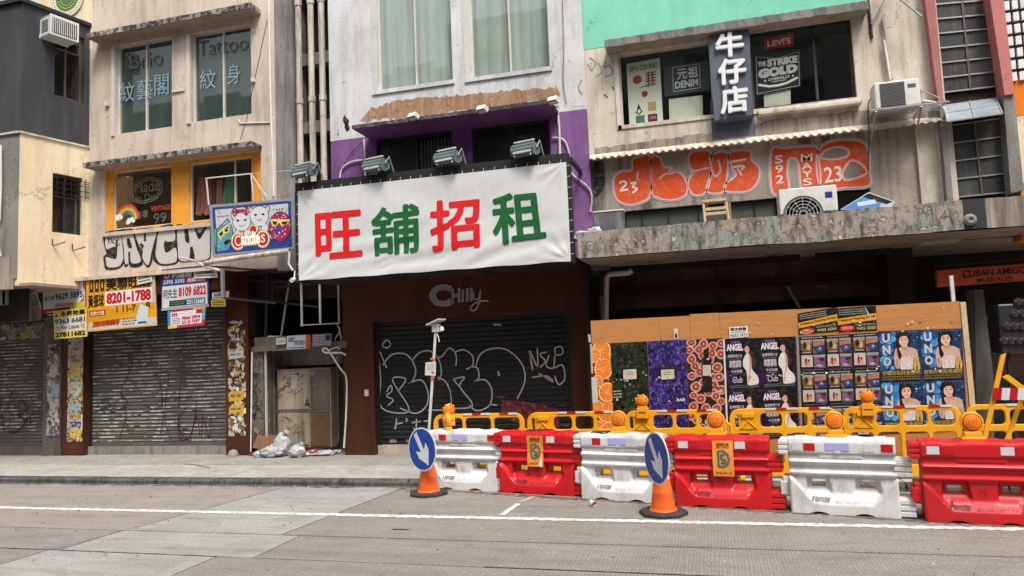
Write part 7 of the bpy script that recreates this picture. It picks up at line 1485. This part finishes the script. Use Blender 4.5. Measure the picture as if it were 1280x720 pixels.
# ================================================================== AMBER LAMPS
def amber_lamp(label, loc, rz, kind=0, tilt=0, group='amber warning lamps'):
    t = thing('warning_lamp', label, 'warning lamp', loc, rz, group)
    Rm = Matrix.Translation((0, -.012, .115)) @ Matrix.Rotation(pi/2, 4, 'X'); r = .085
    if kind == 2: r = .07
    m = MB(); m.lathe([(0, -.05), (r*1.05, -.05), (r*1.12, -.02), (r*1.12, .012), (r*.98, .018), (r*.96, .005)], amber_body, 28, Rm); m.build('lamp_housing', t, local=True, smooth=50)
    pf = [(0, .042)]
    for k in range(1, 9): q = r*.94*k/8; zz = .010+.036*math.sqrt(max(0, 1-(k/8)**2)); pf += [(q-.003, zz+.003), (q, zz-.001)]
    m = MB()
    for i_ in range(len(pf)-1): m.add([Rm @ Vector((pf[i_+h_][0]*cos(2*pi*j/32), pf[i_+h_][0]*sin(2*pi*j/32), pf[i_+h_][1])) for h_ in (0, 1) for j in range(32)], [(j, (j+1) % 32, (j+1) % 32+32, j+32) for j in range(32)], amber if i_ % 4 < 2 else amber_dark)
    for k in range(0):
        aa = 2*pi*k/18; m.obox(Rm @ Vector((r*.62*cos(aa), r*.62*sin(aa), .035)), Rm.to_3x3() @ Vector((r*.3*cos(aa), r*.3*sin(aa), -.008)), Rm.to_3x3() @ Vector((-.0016*sin(aa), .0016*cos(aa), 0)), Rm.to_3x3() @ Vector((0, 0, .004)), amber)
    m.build('lens', t, local=True, smooth=30)
    if kind == 2:
        m = MB()
        for k in range(4): a_ = radians(20+40*k+20); m.obox((r*1.12*cos(a_), .0, .115+r*1.12*sin(a_)), (.014*sin(a_), 0, .014*cos(a_)), (0, .03, 0), (.01*cos(a_), 0, .01*sin(a_)), amber_body)
        m.build('rim_lug', t, local=True)
    m = MB(); m.box(-.075, .075, -.04, .05, -.045, .028, amber_body) if kind != 2 else m.box(-.07, .07, -.05, .06, -.10, .03, amber_body)
    if kind != 2: m.box(-.10, .10, -.05, .05, -.052, -.02, amber_body)
    else: m.box(-.05, .05, -.056, -.045, -.03, -.02, black_m); m.box(-.055, .055, -.045, .055, .03, .05, amber_body)
    m.build('battery_case', t, local=True, bevel=.012)
    return t
for i, l in ((2, 'round amber lamp on the white barrier between the two red ones'), (3, 'round amber lamp on the red barrier with the orange notice'), (4, 'round amber lamp on the white barrier below the photo sheets'), (5, 'round amber lamp on the rightmost red barrier')):
    x = .50; amber_lamp(l, onbar(i, x, -.02, .79), -.05)
# lamps sitting on the yellow rails
YR = 9.42; PRl = PY(YR)
for x, y, l, k in ((562, 512, 'amber lamp twisted sideways on the left end rail', 2), (803, 501, 'amber lamp on the yellow rail in front of the dark green poster', 2), (1083, 496, 'amber lamp on the yellow rail in front of the photo sheets', 2)):
    c = PRl.at(x, y); amber_lamp(l, (c[0], YR-.03, c[1]-.115), .6 if x < 600 else -.1, k)
c = PY(9.15).at(560, 527); amber_lamp('drooping amber lamp hooked over the left white barrier', (c[0], 9.12, c[1]-.09), -1.0, 0)
# ================================================================== YELLOW RAIL PANELS
def rail(x0, x1, label, box=True):
    t = thing('yellow_rail_panel', label, 'pedestrian barrier', (x0, YR, ZP), 0, 'yellow plastic rail panels behind the water barriers'); w = x1-x0; h = .83
    ncell = 4 if box else 3; cw = [.30]+[(w-.06-.30)/3]*3 if box else [(w-.06)/3]*3
    def rrect(x0, z0, x1, z1, r_):
        r_ = min(r_, (x1-x0)/2.01, (z1-z0)/2.01); o_ = []
        for cx, cz, a0 in ((x1-r_, z1-r_, 0), (x0+r_, z1-r_, pi/2), (x0+r_, z0+r_, pi), (x1-r_, z0+r_, 3*pi/2)):
            for q in range(6): aa = a0+pi/2*q/5; o_.append((cx+r_*cos(aa), cz+r_*sin(aa)))
        return o_
    loops = [rrect(0, .04, w, h, .12)]; X = .03; tb = .024
    for k in range(ncell):
        x0_, x1_ = X+tb*.6, X+cw[k]-tb*.6
        if k == 0: x0_ = X+.02
        if k == ncell-1: x1_ = X+cw[k]-.02
        if not (box and k == 0): loops.append(rrect(x0_, h-.225, x1_, h-.045, .055))
        else: loops += [rrect(x0_, h-.225, x0_+.055, h-.06, .025)]
        loops.append(rrect(x0_, .16, x1_, h-.285, .05)); X += cw[k]
    cu = bpy.data.curves.new('t', 'CURVE'); cu.dimensions = '2D'; cu.fill_mode = 'BOTH'; cu.extrude = .014; cu.bevel_depth = .007; cu.bevel_resolution = 1
    for lp in loops:
        sp_ = cu.splines.new('POLY'); sp_.points.add(len(lp)-1); sp_.use_cyclic_u = True
        for q, (a_, b_) in enumerate(lp): sp_.points[q].co = (a_, b_, 0, 1)
    ob_ = bpy.data.objects.new('t', cu); COL.objects.link(ob_); bpy.context.view_layer.update()
    me_ = ob_.evaluated_get(bpy.context.evaluated_depsgraph_get()).to_mesh(); m = MB(); m.add([(v.co.x, v.co.z, v.co.y) for v in me_.vertices], [tuple(p.vertices) for p in me_.polygons], yellow_pl); bpy.data.objects.remove(ob_)
    m.build('moulded_frame', t, local=True, smooth=40)
    X = .03
    for k in range(ncell-1):
        X += cw[k]; m = MB(); m.lathe([(0, -.03), (.026, -.03), (.03, -.022), (.03, .022), (0, .022)], yellow_pl, 14, Matrix.Translation((X, 0, h-.255)) @ Matrix.Rotation(pi/2, 4, 'X')); m.build('boss', t, local=True, smooth=40)
    if box:
        m = MB(); m.prism([(.11, -.030, h-.05), (.31, -.030, h-.05), (.285, -.030, h-.14), (.31, -.030, h-.235), (.11, -.030, h-.235), (.135, -.030, h-.14)], (0, .03, 0), yellow_pl); m.tube([(.125, -.034, h-.225), (.295, -.034, h-.06)], .008, yellow_pl, 5); m.tube([(.295, -.034, h-.225), (.125, -.034, h-.06)], .008, yellow_pl, 5); m.box(.14, .28, -.05, -.028, h-.10, h-.045, yellow_pl); m.build('lamp_socket', t, local=True, bevel=.004)
    for k, c in enumerate((refl_w, refl_r, refl_w, refl_w, refl_r, refl_w)):
        X = w*(.34+.10*k)
        if k in (2, 3): continue
        m = MB(); m.box(X, X+w*.095, -.031, -.027, h-.013, h+.013, c); m.build('reflective_strip', t, local=True)
    m = MB(); m.box(w*.54, w*.64, -.0315, -.027, h-.013, h+.013, refl_w)
    m.build('reflective_strip', t, local=True)
    for X in (.1, w-.1): m = MB(); m.box(X-.03, X+.03, -.18, .18, 0, .05, yellow_pl); m.build('foot', t, local=True, bevel=.01)
    m = MB(); m.tube([(w-.03, 0, .5), (w+.05, 0, .5)], .018, yellow_pl, 6); m.tube([(w-.03, 0, h-.22), (w+.05, 0, h-.22)], .018, yellow_pl, 6); m.build('link_hook', t, local=True)
rp = [(543, 655, 'yellow rail panel in front of the graffiti shutter, with the tilted lamp', False), (660, 775, 'yellow rail panel below the pink scrawl on the black shutter', True), (782, 905, 'yellow rail panel in front of the green, purple and fig posters', True), (913, 1048, 'yellow rail panel in front of the ANGEL posters', True), (1055, 1201, 'yellow rail panel in front of the UNO posters', True), (1209, 1362, 'yellow rail panel at the right edge in front of the dark shop', False)]
for a, b, l, bx_ in rp: rail(PRl.at(a, 530)[0], PRl.at(b, 530)[0], l, bx_)
m = MB(); q = PY(9.3); 
fol = thing('folded_rail', 'bundled yellow plastic feet leaning between two rail panels', 'barrier part', (q.at(906, 530)[0], 9.3, ZP))
for k in range(3): m = MB(); c = q.at(900+k*4, 518+k*3); m.tube([(c[0], 9.25, .1), (c[0]-.03, 9.25, c[1]), (c[0]+.04, 9.25, c[1]-.06), (c[0]+.07, 9.25, .3)], .016, yellow_pl, 6); m.build('foot_bar', fol)
# trestle at the right edge
TR = thing('barrier_trestle', 'yellow A-frame trestle with a red and white striped board at the right edge', 'trestle', (PY(8.9).at(1262, 560)[0], 8.9, 0))
P = PY(8.9)
for i, L in enumerate(([(1254, 443), (1215, 620)], [(1259, 470), (1300, 500)], [(1290, 480), (1247, 600)])): m = MB(); a, b = [P.at(*c) for c in L]; m.obox(Vector((0, 8.9+i*.06, 0))+Vector(((a[0]+b[0])/2, 0, (a[1]+b[1])/2)), Vector(((b[0]-a[0])/2, 0, (b[1]-a[1])/2)), (.028, 0, .012), (0, .012, 0), yellow_pl); m.build('leg', TR, bevel=.004)
P = PY(8.86)
for k in range(8): 
    x = 1243+k*10; m = MB(); m.prism([P.w(*P.at(*c)) for c in ((x, 485+.1*k), (x+10, 485.1+.1*k), (x+8.5, 500), (x-1.5, 500))], (0, .02, 0), refl_r if k % 2 == 0 else refl_w); m.build('board_stripe', TR)
# ================================================================== CONES WITH ARROW SIGNS
def cone(label, x, y, rz):
    t = thing('traffic_cone', label, 'traffic cone', (x, y, 0), 0, 'orange cones with blue arrow discs')
    m = MB(); m.lathe([(.24, 0), (.25, .005), (.25, .03), (.235, .042), (.145, .045), (.14, .03)], rubber, 8); m.build('rubber_base', t, local=True, smooth=20)
    m = MB(); m.lathe([(.145, .04), (.135, .06), (.128, .062), (.104, .22), (.106, .225), (.104, .23), (.083, .36)], cone_or, 32); m.build('cone_body', t, local=True, smooth=40)
    m = MB(); m.lathe([(.0845, .35), (.0665, .47), (.052, .56)], refl_w, 32); m.build('white_sleeve', t, local=True, smooth=40)
    m = MB(); m.lathe([(.051, .56), (.035, .66), (.03, .70), (.0, .70)], cone_or, 24); m.build('cone_tip', t, local=True, smooth=40)
    return t
def disc(t, name, label, loc, rz):
    s = thing('arrow_sign', label, 'traffic sign', loc, rz, 'blue arrow discs on cones'); r = .265
    rot = Matrix.Rotation(pi/2, 4, 'X')
    m = MB(); m.lathe([(0, -.004), (r, -.004), (r, .004), (0, .004)], simple('disc rim', (.70, .71, .73), .35) if 'disc rim' not in MATS else MATS['disc rim'], 48, rot); m.build('rim_plate', s, local=True)
    p = Print(Plane((0, -.0045, 0)), INKG); p.poly([(r*.94*cos(2*pi*k/48), r*.94*sin(2*pi*k/48)) for k in range(48)], '0c3f9a', .5, raw=True)
    A = radians(-57); ca, sa = cos(A), sin(A); ar = [(-.20, .032), (.02, .032), (.02-.05, .105), (.06, .105), (.20, 0), (.06, -.105), (-.03, -.105), (.02, -.032), (-.20, -.032)]
    p.poly([(u*ca-v*sa, u*sa+v*ca) for u, v in [(1.12*a_, 1.05*b_) for a_, b_ in ar]], 'd2d4d8', 1.5, raw=True); p.build('printed_arrow', s, local=True)
    m = MB(); m.tube([(0, .01, -.02), (0, .06, -.04), (-.0, .10, -.16)], .012, black_m, 6); m.build('clamp', s, local=True)
    return s
c1 = (-3.51, 8.62); c2 = (-.585, 7.79)
cone('orange cone with a blue arrow disc at the left end of the barriers', *c1, 0); cone('orange cone with a blue arrow disc between white and red barriers', *c2, 0)
disc(0, '', 'blue arrow disc facing the viewer more squarely on the left cone', (c1[0]-.01, c1[1]-.15, .575), radians(-28)); disc(0, '', 'blue arrow disc turned nearly edge on at the middle cone', (c2[0]-.03, c2[1]-.13, .585), radians(-58))
# crushed cup on the road
c = G(741, 633); cu_ = thing('paper_cup', 'small crushed white and orange cup lying on the road', 'cup', (c[0], c[1], 0), .5)
Mx = Matrix.Translation((0, 0, .035)) @ Matrix.Rotation(1.9, 4, 'X') @ Matrix.Rotation(.3, 4, 'Y')
m = MB(); m.lathe([(.022, -.04), (.024, -.04), (.037, .03), (.035, .03), (.022, -.035)], white_pl, 14, Mx); m.build('cup_wall', cu_, local=True, smooth=40); m = MB(); m.lathe([(0, .012), (.031, .012), (.0, .016)], cone_or, 12, Mx); m.build('cup_inside', cu_, local=True)
# camera pole
PL = thing('camera_pole', 'thin grey pole with solar panel and white camera before the graffiti shutter', 'pole', (PY(9.5).at(536, 530)[0], 9.5, ZP))
P = PY(9.5); a, b = P.at(545, 408), P.at(537, 530); m = MB(); m.tube([(b[0]-(a[0]-b[0])*.55, 9.5, ZP), (a[0], 9.5, a[1])], .02, pale_steel, 8); m.build('post', PL)
m = MB(); m.obox((a[0]-.0, 9.5, a[1]+.06), (.10, -.02, .035), (.02, .10, .0), (0, 0, .008), pale_steel); m.build('solar_panel', PL); m = MB(); m.box(a[0]-.05, a[0]+.05, 9.46, 9.56, a[1]-.08, a[1]+.03, ac_white); m.build('control_box', PL, bevel=.008)
m = MB(); m.lathe([(0, -.03), (.028, -.025), (.032, 0), (.02, .03), (0, .035)], pvc, 12, Matrix.Translation((a[0]+.10, 9.46, a[1]-.04))); m.tube([(a[0]+.04, 9.5, a[1]-.01), (a[0]+.10, 9.47, a[1]-.01)], .008, black_m, 5); m.build('camera', PL, smooth=40); m = MB(); m.tube([(a[0]+.02, 9.48, a[1]-.1), (a[0]+.04, 9.48, a[1]-.16), (a[0]+.05, 9.48, a[1]-.22)], .007, pvc, 5); m.tube([(a[0]+.11, 9.5, a[1]-.05), (a[0]+.13, 9.5, a[1]-.5), (a[0]+.2, 9.5, .9)], .003, black_m, 4); m.build('cable', PL)
pr = Print(PY(9.47), INKG); pr.quadpx((532, 453), (545, 452), (544.5, 470), (531, 469)); sheet(pr, 'c8c8c4', 0, .003); pr.rect(0, 0, 1, 1, 'c4c4c0', .2); fine(pr, .15, .4, .85, .9, 5, '8a8a88'); pr.rect(.6, .15, .8, .3, 'a04030', 1); pr.build('paper_notice', PL)
m = MB(); 
for y in (449, 473): c = P.at(541, y); m.tube([(c[0]-.03, 9.49, c[1]), (c[0]+.03, 9.47, c[1]+.01)], .014, cone_or, 6)
m.build('tape_band', PL)

# ================================================================== ACROSS THE STREET (behind the viewer)
for i, (x0, x1, h_, c_) in enumerate(((-32, -11, 15, (.32, .28, .22)), (-10.98, 9, 17, (.30, .30, .28)), (9.02, 30, 14, (.36, .26, .2)))):
    wm = weathered('opposite wall %d' % i, c_, tuple(k*.8 for k in c_)); t = thing('apartment_building', ['tall beige building across the street on the left', 'grey building across the street, directly behind the viewer', 'brownish building across the street on the right'][i], 'building', ((x0+x1)/2, -8.5, 0))
    P = Plane((0, -8.5, 0), (-1, 0, 0)); m = MB(); hl = []
    for fl in range(4):
        n_ = 6
        for k in range(n_): a = -x1+(x1-x0)*(k+.2)/n_; hl.append((a, a+(x1-x0)*.6/n_, 4.2+fl*3.1, 6.0+fl*3.1))
    wall(m, -x1, -x0, 0, h_, 0, hl, wm, .2, P=P); m.build('street_wall', t)
    for hh in hl: g_ = MB(); g_.quad(P.w(hh[0], hh[2], -.15), P.w(hh[1], hh[2], -.15), P.w(hh[1], hh[3], -.15), P.w(hh[0], hh[3], -.15), frame_k); g_.build('window', t)
